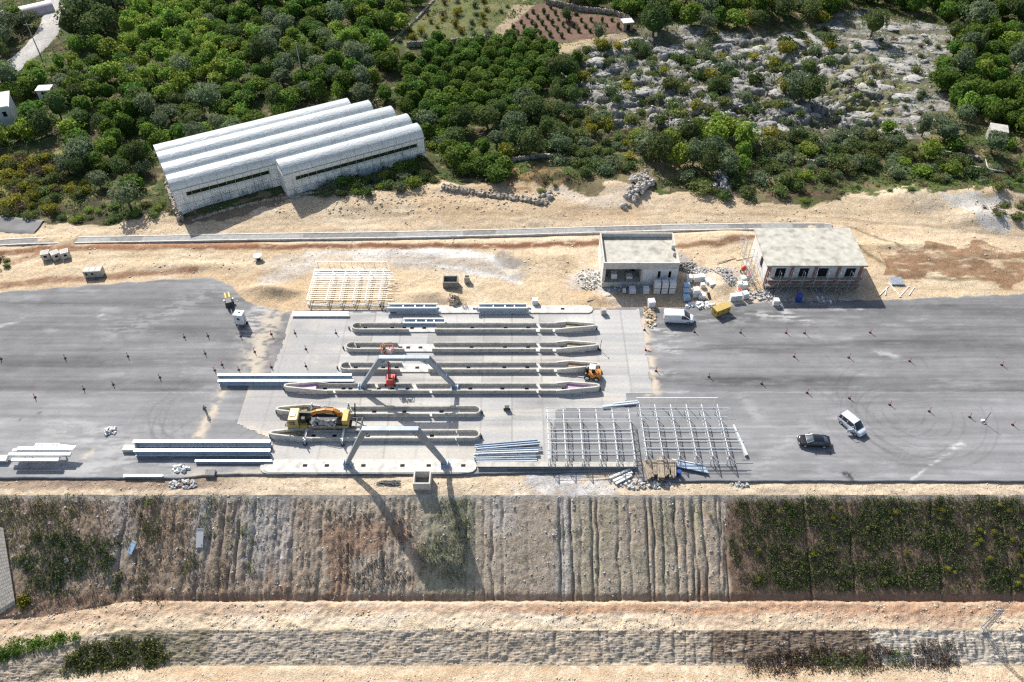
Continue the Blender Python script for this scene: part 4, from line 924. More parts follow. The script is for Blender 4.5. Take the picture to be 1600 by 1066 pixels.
# ------------------------------------------------------------------ greenhouse of five arched bays
GO = Vector((-66.1, 130.0, 0)); GA = math.atan2(.471, .882)
G = thing("greenhouse", (GO.x, GO.y, 0), "white plastic film greenhouse of five arched bays beside the orchard", "greenhouse", None, GA)
EAVE, TOP, SP = 6.1, 7.95, 4.75
def arch(k, u0, u1, drop=0.0, nseg=14):
    """k = 0 front long bay, -1 short front bay, 1..3 behind"""
    v0 = k*SP; N = max(2, int((u1-u0)/1.4)); V = []; ar = [math.pi*i/nseg for i in range(nseg+1)]
    us = np.linspace(u0, u1, N+1); rg = np.random.RandomState(k+9)
    for i, u in enumerate(us):
        for j, a in enumerate(ar):
            sag = .06*math.sin(i*math.pi)*0+(.035*(rg.rand()-.5))
            V.append((u, v0+SP/2-math.cos(a)*SP/2, EAVE-drop+(TOP-EAVE)*math.sin(a)**.85+sag))
    i = np.arange((N+1)*(nseg+1)).reshape(N+1, nseg+1)
    Fq = np.stack([i[:-1, :-1], i[1:, :-1], i[1:, 1:], i[:-1, 1:]], -1).reshape(-1, 4)
    o = np_mesh("roof_bay", V, Fq, FILM, G, None, True)
    n2 = int((u1-u0)/2.9)
    for q in range(n2+1):
        u = u0+(u1-u0)*q/n2; rb = MB()
        for j in range(nseg): 
            f = lambda a: (u, v0+SP/2-math.cos(a)*SP/2*1.005, EAVE-drop+.03+(TOP-EAVE)*math.sin(a)**.85)
            rb.bar(f(ar[j]), f(ar[j+1]), .05)
        rb.build("hoop", RIB, o)
    # end sheets
    for u in (u0, u1):
        n = len(ar); vs = [(u, v0+SP/2-math.cos(a)*SP/2, EAVE-drop+(TOP-EAVE)*math.sin(a)**.85) for a in ar]+[(u, v0+SP, .0), (u, v0, .0)]
        mb = MB(); mb.add(vs, [tuple(range(len(vs)))]); mb.build("end_sheet", FILMW, G)
arch(3, .0, 42.2, .9); arch(2, .0, 45.6); arch(1, .0, 49.0); arch(0, .0, 50.8); arch(-1, 20.6, 51.2)
def side(u0, u1, v, zb):
    n = int((u1-u0)/1.7); zg0, zg1 = 4.35, 5.15
    MB().b(u0, u1, v-.05, v, zb, zg0).build("side_sheet", FILMW, G)
    MB().b(u0, u1, v-.05, v, zg1, EAVE).build("eave_sheet", FILMW, G)
    MB().b(u0, u0+2.4, v-.05, v, zg0, zg1).build("side_sheet", FILMW, G); MB().b(u1-1.6, u1, v-.05, v, zg0, zg1).build("side_sheet", FILMW, G)
    MB().b(u0+2.4, u1-1.6, v+.35, v+.4, zg0-.2, zg1+.2).build("vent_gap", VEGD, G)
    p = MB()
    for i in range(n+1): u = u0+(u1-u0)*i/n; p.bar((u, v-.08, zb), (u, v-.08, EAVE), .06)
    p.bar((u0, v-.09, 2.6), (u1, v-.09, 2.6), .05).bar((u0, v-.09, EAVE), (u1, v-.09, EAVE), .12)
    p.build("side_frame", RIB, G)
side(0, 20.6, 0, .2); side(20.6, 51.2, -SP, 1.0)
MB().b(20.55, 20.6, -SP, 0, .6, EAVE).build("end_sheet", FILMW, G)
MB().b(0, 42, SP*4, SP*4+.05, .2, EAVE-.9).build("side_sheet", FILMW, G)
# plants pressed against the film
CROPL = leafmat("crop_leaf", (.05, .09, .02), (.12, .2, .04))
def leaf_cloud(name, pts, size, m, parent, seed=0):
    rg = np.random.RandomState(seed); n = len(pts); P_ = np.asarray(pts)
    nrm = rg.randn(n, 3); nrm /= np.linalg.norm(nrm, axis=1)[:, None]; a = np.cross(nrm, rg.randn(n, 3)); a /= np.linalg.norm(a, axis=1)[:, None]; b_ = np.cross(nrm, a)
    s = size*rg.uniform(.5, 1.2, n)[:, None]
    V = np.stack([P_-a*s-b_*s*.5, P_+a*s-b_*s*.5, P_+a*s+b_*s*.5, P_-a*s+b_*s*.5], 1).reshape(-1, 3)
    return np_mesh(name, V, np.arange(4*n).reshape(-1, 4), m, parent, None, False, rg.rand(n))
rg = np.random.RandomState(5)
for u0, u1, v in ((2.5, 19, .25), (23, 49.5, -SP+.25)):
    n = 260; pp = np.stack([rg.uniform(u0, u1, n), v+rg.uniform(-.1, .1, n), rg.uniform(4.2, 5.05, n)], 1); o = leaf_cloud("crop_row", pp, .22, CROPL, None, 3); o.matrix_world = Matrix.Translation(GO) @ Matrix.Rotation(GA, 4, 'Z')
    tag(o, "green crop leaves showing in the open vent of the greenhouse's "+("long left side" if v > 0 else "projecting front bay"), "crop row"); o["kind"] = "stuff"
for u0, u1, v, n, sd in ((1.5, 19.5, .45, 22, 1), (22, 50, -SP+.45, 36, 2)):
    rgq = np.random.RandomState(sd+40)
    for q in range(n):
        u = rgq.uniform(u0, u1); h = rgq.uniform(1.4, 3.6); k = 34
        pp = np.stack([u+rgq.randn(k)*.42, v+rgq.uniform(-.3, .45, k), .4+h*rgq.rand(k)], 1); o = leaf_cloud("crop_plant", pp, .42, CROPL, None, q); o.matrix_world = Matrix.Translation(GO) @ Matrix.Rotation(GA, 4, 'Z')
        tag(o, "crop plant showing as a dim shape behind the greenhouse's "+("long left side film" if v > 0 else "projecting front bay film"), "crop plant", "crop plants behind the film, "+("left side" if v > 0 else "front bay"))
# white pipe edging along the left end wall
o = MB().bar((-.3, -.4, .4), (-.3, SP*4, .4), .28, .3).build("edge_strip", FILMW, G)

# ------------------------------------------------------------------ small huts and the far tunnel
def hut(name, px, py, w_, d_, h, rz, mw, mr, label, over=.2, slope=.0, door=True, cat="hut"):
    X, Y, Z = atg(px, py); t = thing(name, (X, Y, Z-.2), label, cat, None, rz)
    MB().b(-w_/2, w_/2, -d_/2, d_/2, 0, h).build("wall", mw, t)
    MB().box((0, 0, h+.12), (w_+2*over, d_+2*over, .2), rx=slope).build("roof", mr, t)
    if door: MB().b(-.5, .5, -d_/2-.03, -d_/2-.002, .2, 2.1 if h > 2.3 else h-.4).build("doorway", DARK, t)
    return t
hut("stone_hut", 1553, 218, 3.4, 3.2, 2.9, -.35, STONE, CONC, "small square stone hut with a flat slab roof below the right hand grove", .1)
hut("field_hut", 979, 45, 2.6, 2.4, 2.2, .2, WOOD, PLAST, "tiny white roofed hut at the corner of the red ploughed plot", .2)
t = hut("farmhouse", -6, 190, 9, 6.0, 4.8, .35, PLAST, PLAST, "white farmhouse with pitched roof cut by the left edge of the orchard", .2, .12, False, "house")
for x in (-2, 1, 3.2): MB().b(x-.4, x+.4, -3.03, -3.0, 2.4, 3.6).build("window", DARK, t)
hut("farm_shed", 75, 152, 3, 2.4, 2.4, .1, PLAST, PLAST, "small white roofed shed sunk among the left orchard trees", .2)
X, Y, Z = atg(12, 32); t = thing("tunnel_greenhouse", (X, Y, Z), "low pinkish plastic tunnel beyond the winding lane", "greenhouse", None, .62)
PINKF = mat("pink_film", (.66, .55, .58), rough=.5, var=.1, scale=.6, bump=.3, bscale=1.5)
MB().loft([[(x, -2.6*math.cos(a), 2.6*math.sin(a)) for a in [math.pi*i/10 for i in range(11)]] for x in (-14, -7, 0, 7, 12)]).build("film_cover", PINKF, t, 40)
for x in (-10, -5, 0, 5, 10):
    rb = MB()
    for i in range(10): rb.bar((x, -2.63*math.cos(math.pi*i/10), 2.63*math.sin(math.pi*i/10)), (x, -2.63*math.cos(math.pi*(i+1)/10), 2.63*math.sin(math.pi*(i+1)/10)), .08)
    rb.build("hoop", RIB, t)
X, Y, Z = atg(120, 4); t = hut("pink_shed", 118, 6, 5, 4, 3, .1, PLAST, PINKF, "pink roofed shed among trees beside the lane at the top", .2)
def pole(px, py, h, label, arms=True, lean=0):
    X, Y, Z = atg(px, py); t = thing("utility_pole", (X, Y, Z-.2), label, "utility pole")
    MB().tube((0, 0, 0), (lean, 0, h), .16, .10, 8).build("shaft", CONC, t)
    if arms: MB().bar((lean-.9, 0, h-.4), (lean+.9, 0, h-.4), .12).build("crossarm", STEELD, t)
pole(62, 84, 8, "concrete utility pole beside the winding lane"); pole(474, 128, 10.5, "thin utility pole rising among olive trees above the greenhouse", False)
# dry stone walls
WSTONE = mat("wall_stone", (.36, .315, .255), rough=.95, var=.35, scale=1.6, bump=.5, bscale=3, stain=((.16, .145, .12), 1.2, .8))
def stone_wall(pts, h, wd, label, seed=0, size=.55):
    pw = PG(pts); r = random.Random(seed); t = thing("stone_wall", (pw[0][0], pw[0][1], 0), label, "stone wall")
    mb = MB(); ox, oy = pw[0]
    for (a, b_) in zip(pw[:-1], pw[1:]):
        L = math.hypot(b_[0]-a[0], b_[1]-a[1]); n = max(2, int(L/size)); az = math.atan2(b_[1]-a[1], b_[0]-a[0])
        for i in range(n):
            f = (i+.5)/n; x = a[0]+(b_[0]-a[0])*f; y = a[1]+(b_[1]-a[1])*f; z = gz(x, y)
            for k in range(max(1, int(h/size*1.2))):
                for q in range(max(1, int(wd/size))):
                    s = size*r.uniform(.75, 1.25); yo = (q-(int(wd/size)-1)/2)*size
                    mb.box((x-ox-math.sin(az)*yo+r.uniform(-.1, .1), y-oy+math.cos(az)*yo+r.uniform(-.1, .1), z-.1+(k+.5)*size*.8), (s*1.15, s, s*.95), rz=az+r.uniform(-.8, .8), rx=r.uniform(-.5, .5), ry=r.uniform(-.5, .5), top=(r.uniform(.5, .9), r.uniform(.5, .9)))
    return mb.build("stonework", WSTONE, t)
stone_wall([(690, 292), (735, 300), (800, 310), (855, 318)], .9, 1.5, "rough boulder retaining wall below the round bushes right of the greenhouse", 1, .75)
stone_wall([(262, 285), (270, 310), (283, 345)], 1.3, 1.4, "boulder bank stepping down the left end of the greenhouse", 2, .6)
stone_wall([(300, 346), (350, 330), (430, 312), (470, 308)], .7, .9, "low line of dark boulders at the foot of the greenhouse side", 3, .55)
stone_wall([(468, 306), (530, 296), (600, 290), (640, 290)], .6, .7, "low line of stones below the bushes in front of the greenhouse", 4, .5)
stone_wall([(612, 68), (652, 32), (692, -12)], .9, .5, "straight field wall between the dark trees and the grassy plot", 5, .6)
stone_wall([(636, 74), (690, 70), (745, 66), (765, 60)], 1.9, .6, "stone terrace wall along the lower side of the grassy plot", 6, .6)
stone_wall([(852, 6), (900, 16), (960, 24), (985, 34)], 1.5, .6, "stone terrace wall above the red ploughed plot", 7, .6)
stone_wall([(800, 252), (850, 246), (905, 254), (940, 262)], 1.2, .9, "pale terrace wall half hidden under the hillside bushes", 8, .6)
stone_wall([(1200, 246), (1260, 254), (1320, 262), (1370, 258)], 1.0, .8, "broken terrace wall under the bushes at the foot of the rocks", 9, .6)
stone_wall([(1455, 238), (1500, 246), (1530, 250)], 1.0, .8, "short terrace wall left of the stone hut", 10, .6)
stone_wall([(300, 16), (318, 40), (332, 55)], .8, .6, "narrow stone path wall crossing the upper orchard, top stretch", 11, .5)
stone_wall([(368, 88), (380, 102), (392, 112)], .8, .6, "narrow stone path wall crossing the upper orchard, lower stretch", 12, .5)
# ------------------------------------------------------------------ road vehicles
def bring(x, hw, zb, zt): return [(x, -hw*.9, zb), (x, -hw, zb+.2), (x, -hw, zt-.15), (x, -hw*.9, zt), (x, hw*.9, zt), (x, hw, zt-.15), (x, hw, zb+.2), (x, hw*.9, zb)]
def cring(x, hb, zb, ht, zt): return [(x, -hb, zb), (x, -ht, zt-.07), (x, -ht+.12, zt), (x, ht-.12, zt), (x, ht, zt-.07), (x, hb, zb)]
def wheel(t, x, y, r_=.33, wd=.22, name="wheel"):
    wl = MB().tube((x, y-wd/2, r_), (x, y+wd/2, r_), r_, n=18).build(name, BLACK, t, 40)
    s = 1 if y > 0 else -1
    MB().tube((x, y+s*(wd/2-.02), r_), (x, y+s*(wd/2+.012), r_), r_*.62, n=14).build("rim", STEEL, wl)
def vehicle(name, loc, rz, label, cat, paint, body, cabin, roof, wb, tr, side=None, mid=WSCREEN, open_door=False):
    t = thing(name, loc, label, cat, None, rz)
    MB().loft([bring(*s) for s in body]).build("body", paint, t, 50)
    cb = MB().loft([cring(*s) for s in cabin]).build("window_glass", mid, t, 40)
    MB().loft([cring(x, ht+.012, zt-.10, ht+.012, zt+.03) for x, hb, zb, ht, zt in roof]).build("roof", paint, t, 40)
    n = len(cabin)
    for i in range(n-1):                                           # pillars
        if i not in (0, n-2): continue
        for s in (-1, 1):
            a, b_ = cabin[i], cabin[i+1]
            MB().bar((a[0], s*a[3 if a[4] > b_[4] else 1], a[4] if a[4] > b_[4] else a[2]+.02), (b_[0], s*b_[3 if b_[4] > a[4] else 1], b_[4] if b_[4] > a[4] else b_[2]+.02), .09, .07).build("pillar", paint, t)
    for x, x2 in (side or []):
        for s in (-1, 1):
            if x2 is None:
                a = [c for c in cabin if c[0] <= x][-1]; MB().bar((x, s*(a[1]+.0), a[2]), (x, s*(a[3]+.0), a[4]), .09, .06).build("pillar", paint, t)
    for x in wb:
        for s in (-1, 1): wheel(t, x, s*tr)
    f = body[-2]; r_ = body[1]
    for s in (-1, 1):
        MB().box((f[0]-.03, s*f[1]*.74, f[3]-.13), (.22, .34, .16)).build("headlight", CHROME, t)
        MB().box((r_[0]-.06, s*r_[1]*.84, r_[3]-.2), (.12, .2, .3)).build("tail_light", REDC, t)
        MB().box((cabin[-2][0]+.35, s*(cabin[-2][1]+.16), cabin[-2][2]+.12), (.12, .24, .16)).build("mirror", paint, t)
    return t
sed_b = [(-2.35, .70, .38, .86), (-2.26, .82, .27, 1.0), (-1.6, .9, .2, 1.03), (0, .92, .2, .99), (1.15, .91, .2, .96), (1.9, .86, .22, .87), (2.24, .76, .28, .74), (2.35, .60, .36, .62)]
sed_c = [(-1.95, .74, .98, .68, 1.0), (-1.2, .80, .97, .62, 1.40), (-.3, .82, .95, .64, 1.46), (.3, .82, .94, .64, 1.43), (1.2, .76, .93, .70, .98)]
Xs, Ys, _ = at(1270, 693)
vehicle("sedan_car", (Xs, Ys, .01), R(176), "black saloon car parked on the right hand asphalt, nose to the left", "car", CARB, sed_b, sed_c, sed_c[1:4], (-1.4, 1.38), .80, [(-.35, None)])
mpv_b = [(-2.15, .78, .4, 1.0), (-2.1, .86, .28, 1.05), (-1.5, .9, .22, 1.05), (0, .91, .22, 1.02), (1.05, .9, .22, 1.0), (1.65, .86, .24, .95), (2.05, .76, .3, .82), (2.16, .62, .38, .68)]
mpv_c = [(-2.1, .82, 1.03, .80, 1.06), (-1.95, .83, 1.0, .72, 1.74), (-.6, .84, .98, .72, 1.82), (.45, .84, .98, .70, 1.78), (1.3, .80, .96, .74, 1.02)]
Xs, Ys, _ = at(1330, 668)
mp = vehicle("family_van", (Xs, Ys, .01), R(-57), "silver people carrier with a front door standing open, beside the black saloon", "car", CARS, mpv_b, mpv_c, mpv_c[1:4], (-1.32, 1.35), .80, [(-.55, None), (-1.5, None)], DARK if False else GLASS)
dr = MB().b(-.5, .5, -.04, .04, .35, 1.0).build("door", CARS, mp); dr.location = (.62, -1.28, 0); dr.rotation_euler = (0, 0, R(62))
MB().bar((-.5, 0, 1.0), (-.35, 0, 1.6), .06).bar((-.35, 0, 1.6), (.2, 0, 1.6), .06).bar((.2, 0, 1.6), (.5, 0, 1.0), .06).build("door_frame", CARS, dr)
van_b = [(-2.6, .88, .35, 1.1), (-2.55, .94, .25, 1.15), (-1.5, .96, .22, 1.15), (0, .96, .22, 1.14), (1.3, .95, .22, 1.10), (1.9, .90, .24, 1.0), (2.4, .80, .3, .86), (2.52, .64, .4, .70)]
van_c = [(-2.56, .93, 1.13, .86, 1.86), (-2.4, .93, 1.12, .84, 1.93), (-.5, .94, 1.12, .85, 1.97), (.75, .93, 1.11, .82, 1.90), (1.85, .84, 1.02, .76, 1.06)]
Xs, Ys, _ = at(1060, 501)
vn_ = vehicle("panel_van", (Xs, Ys, .01), R(-4), "white panel van parked at the right top corner of the apron", "van", CARW, van_b, van_c, [van_c[0], van_c[1], van_c[2], (.72, .93, 1.11, .83, 1.91)], (-1.65, 1.55), .84, None, GLASS)
for s in (-1, 1):
    MB().loft([[(x, s*(.935+.012), 1.1), (x, s*(.86+.012), 1.9), (x, s*(.85), 1.9), (x, s*.925, 1.1)] for x in (-2.54, .22)]).build("cargo_panel", CARW, vn_)
    MB().bar((.26, s*.945, 1.12), (.2, s*.86, 1.9), .1, .05).build("pillar", CARW, vn_)
MB().b(-2.63, -2.575, -.84, .84, .5, 1.85).build("rear_door", CARW, vn_)

# ------------------------------------------------------------------ crane truck
Xs, Ys, _ = at(504, 667)
T = thing("crane_truck", (Xs, Ys, .03), "yellow crane truck on spread outriggers with an orange folded boom over its load bed", "truck", None, R(180))
MB().b(-4.6, 4.5, -.5, .5, .75, 1.05).build("chassis", STEELD, T)
cab = MB(); cab.loft([[(x, -1.22, .75), (x, -1.25, 1.9), (x, -1.12, z), (x, 1.12, z), (x, 1.25, 1.9), (x, 1.22, .75)] for x, z in ((3.05, 2.95), (3.2, 3.05), (4.5, 3.0), (4.75, 2.1), (4.8, 1.9))]); cab = cab.build("cab", YELL_T, T, 35)
MB().bar((4.62, 0, 2.05), (4.5, 0, 2.85), 2.1, .06).build("windscreen", GLASS, cab)
for s in (-1, 1):
    MB().b(3.55, 4.35, s*1.235-.02, s*1.235+.02, 1.95, 2.6).build("side_window", GLASS, cab)
    MB().bar((4.6, s*1.25, 2.6), (4.85, s*1.5, 2.4), .06).box((4.85, s*1.5, 2.2), (.1, .22, .5)).build("mirror", STEELD, cab)
MB().b(3.5, 4.3, -.45, .45, 3.06, 3.12).build("roof_hatch", PLAST, cab); MB().b(4.78, 4.95, -1.2, 1.2, .55, .95).build("bumper", YELL_T, cab)
MB().b(1.9, 2.95, -1.24, -.6, .8, 1.9).build("tool_box", YELL_P, T); MB().b(1.9, 2.95, .6, 1.24, .8, 1.7).build("tool_box", YELL_P, T)
bed = MB().b(-4.3, 1.8, -1.2, 1.2, 1.1, 1.3).build("load_bed", STEELD, T)
for s in (-1, 1): MB().b(-4.3, 1.8, s*1.22-.04, s*1.22+.04, 1.1, 1.72).build("side_board", WOOD if s > 0 else STEELD, bed)
ar = [(-3.1, 1.9), (-2.9, 2.9), (-2.2, 3.45), (-1.0, 3.6), (.4, 3.3), (1.2, 2.9)]
m = MB()
for i, ((a, za), (b_, zb_)) in enumerate(zip(ar[:-1], ar[1:])): m.bar((a, -.25, za), (b_, -.25, zb_), .55, .75-.06*i)
m.build("boom", ORANGE, T)
MB().bar((1.2, -.25, 2.95), (4.0, -.5, 2.75), .34, .4).bar((1.0, -.25, 2.5), (3.2, -.4, 2.35), .25, .25).build("jib", STEELD, T)
MB().bar((-2.3, -.25, 2.6), (.3, -.25, 3.0), .18).build("hydraulic_ram", STEELD, T)
MB().box((-3.85, -.1, 2.0), (1.0, 2.3, 1.3), top=(.8, .95)).build("slew_house", YELL_P, T, 30)
MB().b(-3.3, -2.6, .3, 1.0, 1.3, 2.5).build("operator_seat", STEELD, T)
for s_ in (-1, 1):
    hz = [(-2.6, 2.7), (-2.1, 3.8), (-.9, 4.0), (.6, 3.6), (1.6, 3.1)]; hm = MB()
    for (a, za), (b_, zb_) in zip(hz[:-1], hz[1:]): hm.tube((a, -.25+s_*.33, za), (b_, -.25+s_*.33, zb_), .05, n=6)
    hm.build("hose", BLACK, T)
MB().b(4.80, 4.86, -.8, .8, 1.05, 1.6).build("grille", BLACK, cab); MB().tube((2.98, 1.05, 1.0), (2.98, 1.05, 3.2), .09, n=8).build("exhaust", STEELD, T)
for x in (3.75, -1.4, -2.9): MB().b(x-.75, x+.75, -1.27, -.86, 1.0, 1.08).build("mudguard", BLACK, T)
MB().b(.0, 1.6, -1.2, -.9, .5, .95).build("fuel_tank", STEEL, T); MB().box((2.4, 0, 2.2), (.5, 1.4, .9)).build("headboard", STEELD, T)
r = random.Random(5); ld = MB()
for i in range(26): ld.box((r.uniform(-2.3, .9), r.uniform(.0, 1.05), r.uniform(1.4, 2.0)), (r.uniform(.3, .9), r.uniform(.2, .6), r.uniform(.15, .5)), rz=r.uniform(0, 3), rx=r.uniform(-.6, .6), ry=r.uniform(-.6, .6))
o = ld.build("broken_concrete_load", RUBB); o.location = (Xs, Ys, .03); o.rotation_euler = (0, 0, R(180)); tag(o, "grey heap of broken concrete lying on the crane truck's bed", "rubble", kind="stuff")
for x in (3.75, -1.4, -2.9):
    for s in (-1, 1): wheel(T, x, s*1.05, .52, .36)
for x, e in ((2.0, 3.4), (-3.6, 3.5)):
    for s in (-1, 1):
        o = MB().bar((x, s*.6, .95), (x, s*e, .85), .26, .28).build("outrigger", STEELW if s > 0 else STEELD, T)
        MB().tube((x, s*e, .12), (x, s*e, 1.55), .11, .09, 8).build("jack", STEEL, o); MB().tube((x, s*e, 0), (x, s*e, .12), .32, .28, 12).build("foot", STEELD, o)
MB().bar((-4.5, -.9, 1.0), (-6.1, -.9, .9), .14).bar((-4.5, .9, 1.0), (-6.0, .7, .9), .14).bar((-6.1, -1.1, .9), (-6.0, 1.1, .9), .16).bar((-5.3, -.9, 1), (-5.3, .9, 1), .12).bar((-6.0, -1, .9), (-6.6, 1.6, .5), .12).bar((-5.6, 1.2, .1), (-5.5, 2.0, 1.0), .14).build("rear_frame", STEELD, T)
MB().bar((-4.8, -1.2, 0.1), (-4.9, -2.6, 2.4), .16).build("stabiliser_leg", STEELD, T)

# ------------------------------------------------------------------ boom lift, forklift, trailers
Xs, Ys, _ = at(611, 598)
BL = thing("boom_lift", (Xs, Ys, .03), "red boom lift with its basket raised behind the rear steel portal", "boom lift")
MB().b(-.65, .65, -1.0, 1.0, .35, .9).build("chassis", RED_P, BL)
MB().box((0, -.35, 1.25), (1.1, 1.4, .7), top=(.85, .85)).build("turret", RED_P, BL)
for x in (-.72, .72):
    for y in (-.75, .75): MB().tube((x-.12, y, .36), (x+.12, y, .36), .36, n=14).build("wheel", BLACK, BL, 40)
MB().bar((-.1, -.7, 1.5), (-.15, 1.0, 3.2), .24, .3).build("lower_boom", RED_P, BL); MB().bar((.12, -.6, 1.5), (.1, 1.0, 3.2), .12).build("boom_ram", STEELD, BL)
MB().bar((-.05, 1.1, 3.3), (-.3, .5, 4.6), .2, .26).build("middle_boom", STEELD, BL); MB().bar((-.3, .4, 4.6), (-.35, 1.7, 5.0), .2, .24).build("upper_boom", RED_P, BL)
bk = MB().b(-1.25, .65, 1.75, 2.7, 4.75, 4.83).build("basket_floor", STEELD, BL); m = MB()
for z in (5.3, 5.85):
    for (a, b_) in (((-1.25, 1.75), (.65, 1.75)), ((.65, 1.75), (.65, 2.7)), ((.65, 2.7), (-1.25, 2.7)), ((-1.25, 2.7), (-1.25, 1.75))): m.bar((*a, z), (*b_, z), .06)
for x in (-1.25, -.6, .05, .65):
    for y in (1.75, 2.7): m.bar((x, y, 4.8), (x, y, 5.85), .06)
m.build("basket_rail", RED_P, BL); MB().b(-.1, .4, 1.7, 1.9, 5.3, 5.75).build("control_box", STEELW, BL)
Xs, Ys, _ = at(924, 589)
FL = thing("forklift", (Xs, Ys, .03), "orange rough terrain forklift with a white cab roof at the island's tip", "forklift", None, R(170))
MB().box((-.35, 0, .85), (1.9, 1.5, .75), top=(.92, .9)).build("body", ORANGE, FL); MB().box((-1.15, 0, .95), (.6, 1.6, .9), top=(.85, .85)).build("counterweight", ORANGE, FL)
for x, r_ in ((.65, .5), (-.85, .42)):
    for s in (-1, 1): wheel(FL, x, s*.78, r_, .34)
m = MB()
for x in (-.55, .5):
    for y in (-.6, .6): m.bar((x, y, 1.2), (x*.9, y, 2.35), .09)
m.build("cab_frame", STEELD, FL); MB().box((-.02, 0, 2.4), (1.0, 1.15, .1)).build("cab_roof", PLAST, FL); MB().b(-.45, .0, -.3, .3, 1.2, 1.75).build("seat", BLACK, FL)
for y in (-.4, .4): MB().bar((1.0, y, .2), (1.0, y, 2.5), .14).build("mast", STEELD, FL); MB().bar((1.05, y, .12), (2.2, y, .1), .13, .06).build("fork", STEEL, FL)
MB().bar((1.0, -.6, 1.1), (1.0, .6, 1.1), .12).bar((1.0, -.5, 2.4), (1.0, .5, 2.4), .1).build("mast_crossbar", STEELD, FL)
for s in (-1, 1): MB().box((.9, s*.62, 1.35), (.14, .2, .2)).build("headlight", CHROME, FL)
Xs, Ys, _ = at(359, 475)
PT = thing("pump_trailer", (Xs, Ys, 0), "black engine trailer with two yellow tanks, hitched by the white booth", "trailer", None, R(-68))
MB().box((.5, 0, .9), (1.8, 1.2, .9), top=(.8, .8)).build("engine_housing", STEELD, PT); MB().b(-1.2, 1.5, -.5, .5, .4, .55).build("chassis", STEELD, PT)
for s in (-1, 1): MB().tube((-1.75, s*.32, 1.05), (-.35, s*.32, 1.05), .27, n=12).build("tank", YELL_T, PT, 40); MB().tube((.3, s*.62-.1, .36), (.3, s*.62+.1, .36), .36, n=12).build("wheel", BLACK, PT); MB().box((-.2, s*.75, .8), (.35, .3, .3)).build("side_box", PLAST, PT)
MB().bar((1.5, 0, .5), (3.6, .1, .4), .12).build("drawbar", STEELD, PT); MB().bar((-1.2, 0, .5), (-2.4, 0, .6), .1).box((-2.5, .25, .5), (.2, .2, .6)).box((-2.5, -.3, .5), (.15, .15, .5)).build("rear_guide", STEELD, PT)
Xs, Ys, _ = at(378, 506)
BO = thing("towed_booth", (Xs, Ys, 0), "white towed site booth on two small wheels, standing behind the engine trailer", "site booth", None, R(-8))
MB().b(-.75, .75, -.65, .65, .45, 2.5).build("cabin_wall", STEELW, BO); MB().box((0, 0, 2.54), (1.6, 1.4, .07)).build("roof", PLAST, BO)
MB().b(-.25, .25, -.67, -.648, 1.4, 1.9).build("window", GLASS, BO); MB().b(.752, .77, -.3, .3, .6, 2.2).build("door", STEELB, BO)
for s in (-1, 1): MB().tube((s*.98-.1, 0, .3), (s*.98+.1, 0, .3), .3, n=12).build("wheel", BLACK, BO); MB().bar((s*.7, -.4, .45), (s*.6, -.9, 0), .07).build("support_leg", STEELD, BO)
MB().box((.1, .1, 2.62), (.35, .12, .1)).build("roof_vent", STEELD, BO)
Xs, Ys, _ = at(1125.5, 489)
GN = thing("generator_box", (Xs, Ys, 0), "yellow steel generator box standing askew on the asphalt right of the white van", "generator", None, R(27))
MB().b(-1.5, 1.5, -.68, .68, .15, 1.45).build("housing", YELL_P, GN)
for a, b_ in ((-1.53, -.03), (.0, 1.53)): MB().b(a, b_, -.72, .72, 1.452, 1.5).build("lid", YELL_T, GN)
for x in (-1.2, -.1, 1.0): MB().b(x-.14, x+.14, -.70, -.681, .75, .98).build("vent", STEELD, GN)
MB().b(-1.52, -1.501, -.35, .05, .7, 1.0).build("vent", STEELD, GN)
for x in (-1.2, 1.2): MB().b(x-.15, x+.15, -.7, .7, 0, .149).build("skid", STEELD, GN)
# ------------------------------------------------------------------ people
SKIN = mat("skin", (.42, .26, .18), rough=.6, var=.05); CLOTH = mat("dark_cloth", (.03, .032, .04), rough=.9, var=.2); JEAN = mat("dark_trousers", (.035, .04, .06), rough=.9, var=.2); HIVIS = mat("hi_vis_cloth", (.62, .50, .04), rough=.8); HAIR = mat("black_hair", (.012, .01, .009), rough=.7)
def skinned(name, verts, edges, rads, m, parent, root=0):
    me = bpy.data.meshes.new(name); me.from_pydata(verts, edges, []); o = bpy.data.objects.new(name, me); link(o, parent)
    md = o.modifiers.new("skin", 'SKIN')
    if not me.skin_vertices:
        import bmesh
        bm = bmesh.new(); bm.from_mesh(me); bm.verts.layers.skin.verify(); bm.to_mesh(me); bm.free()
    for i, v in enumerate(me.skin_vertices[0].data): v.radius = rads[i] if isinstance(rads[i], tuple) else (rads[i], rads[i]); v.use_root = (i == root)
    md.use_smooth_shade = True; sb = o.modifiers.new("subdivision", 'SUBSURF'); sb.levels = 1; sb.render_levels = 1; me.materials.append(m); return o
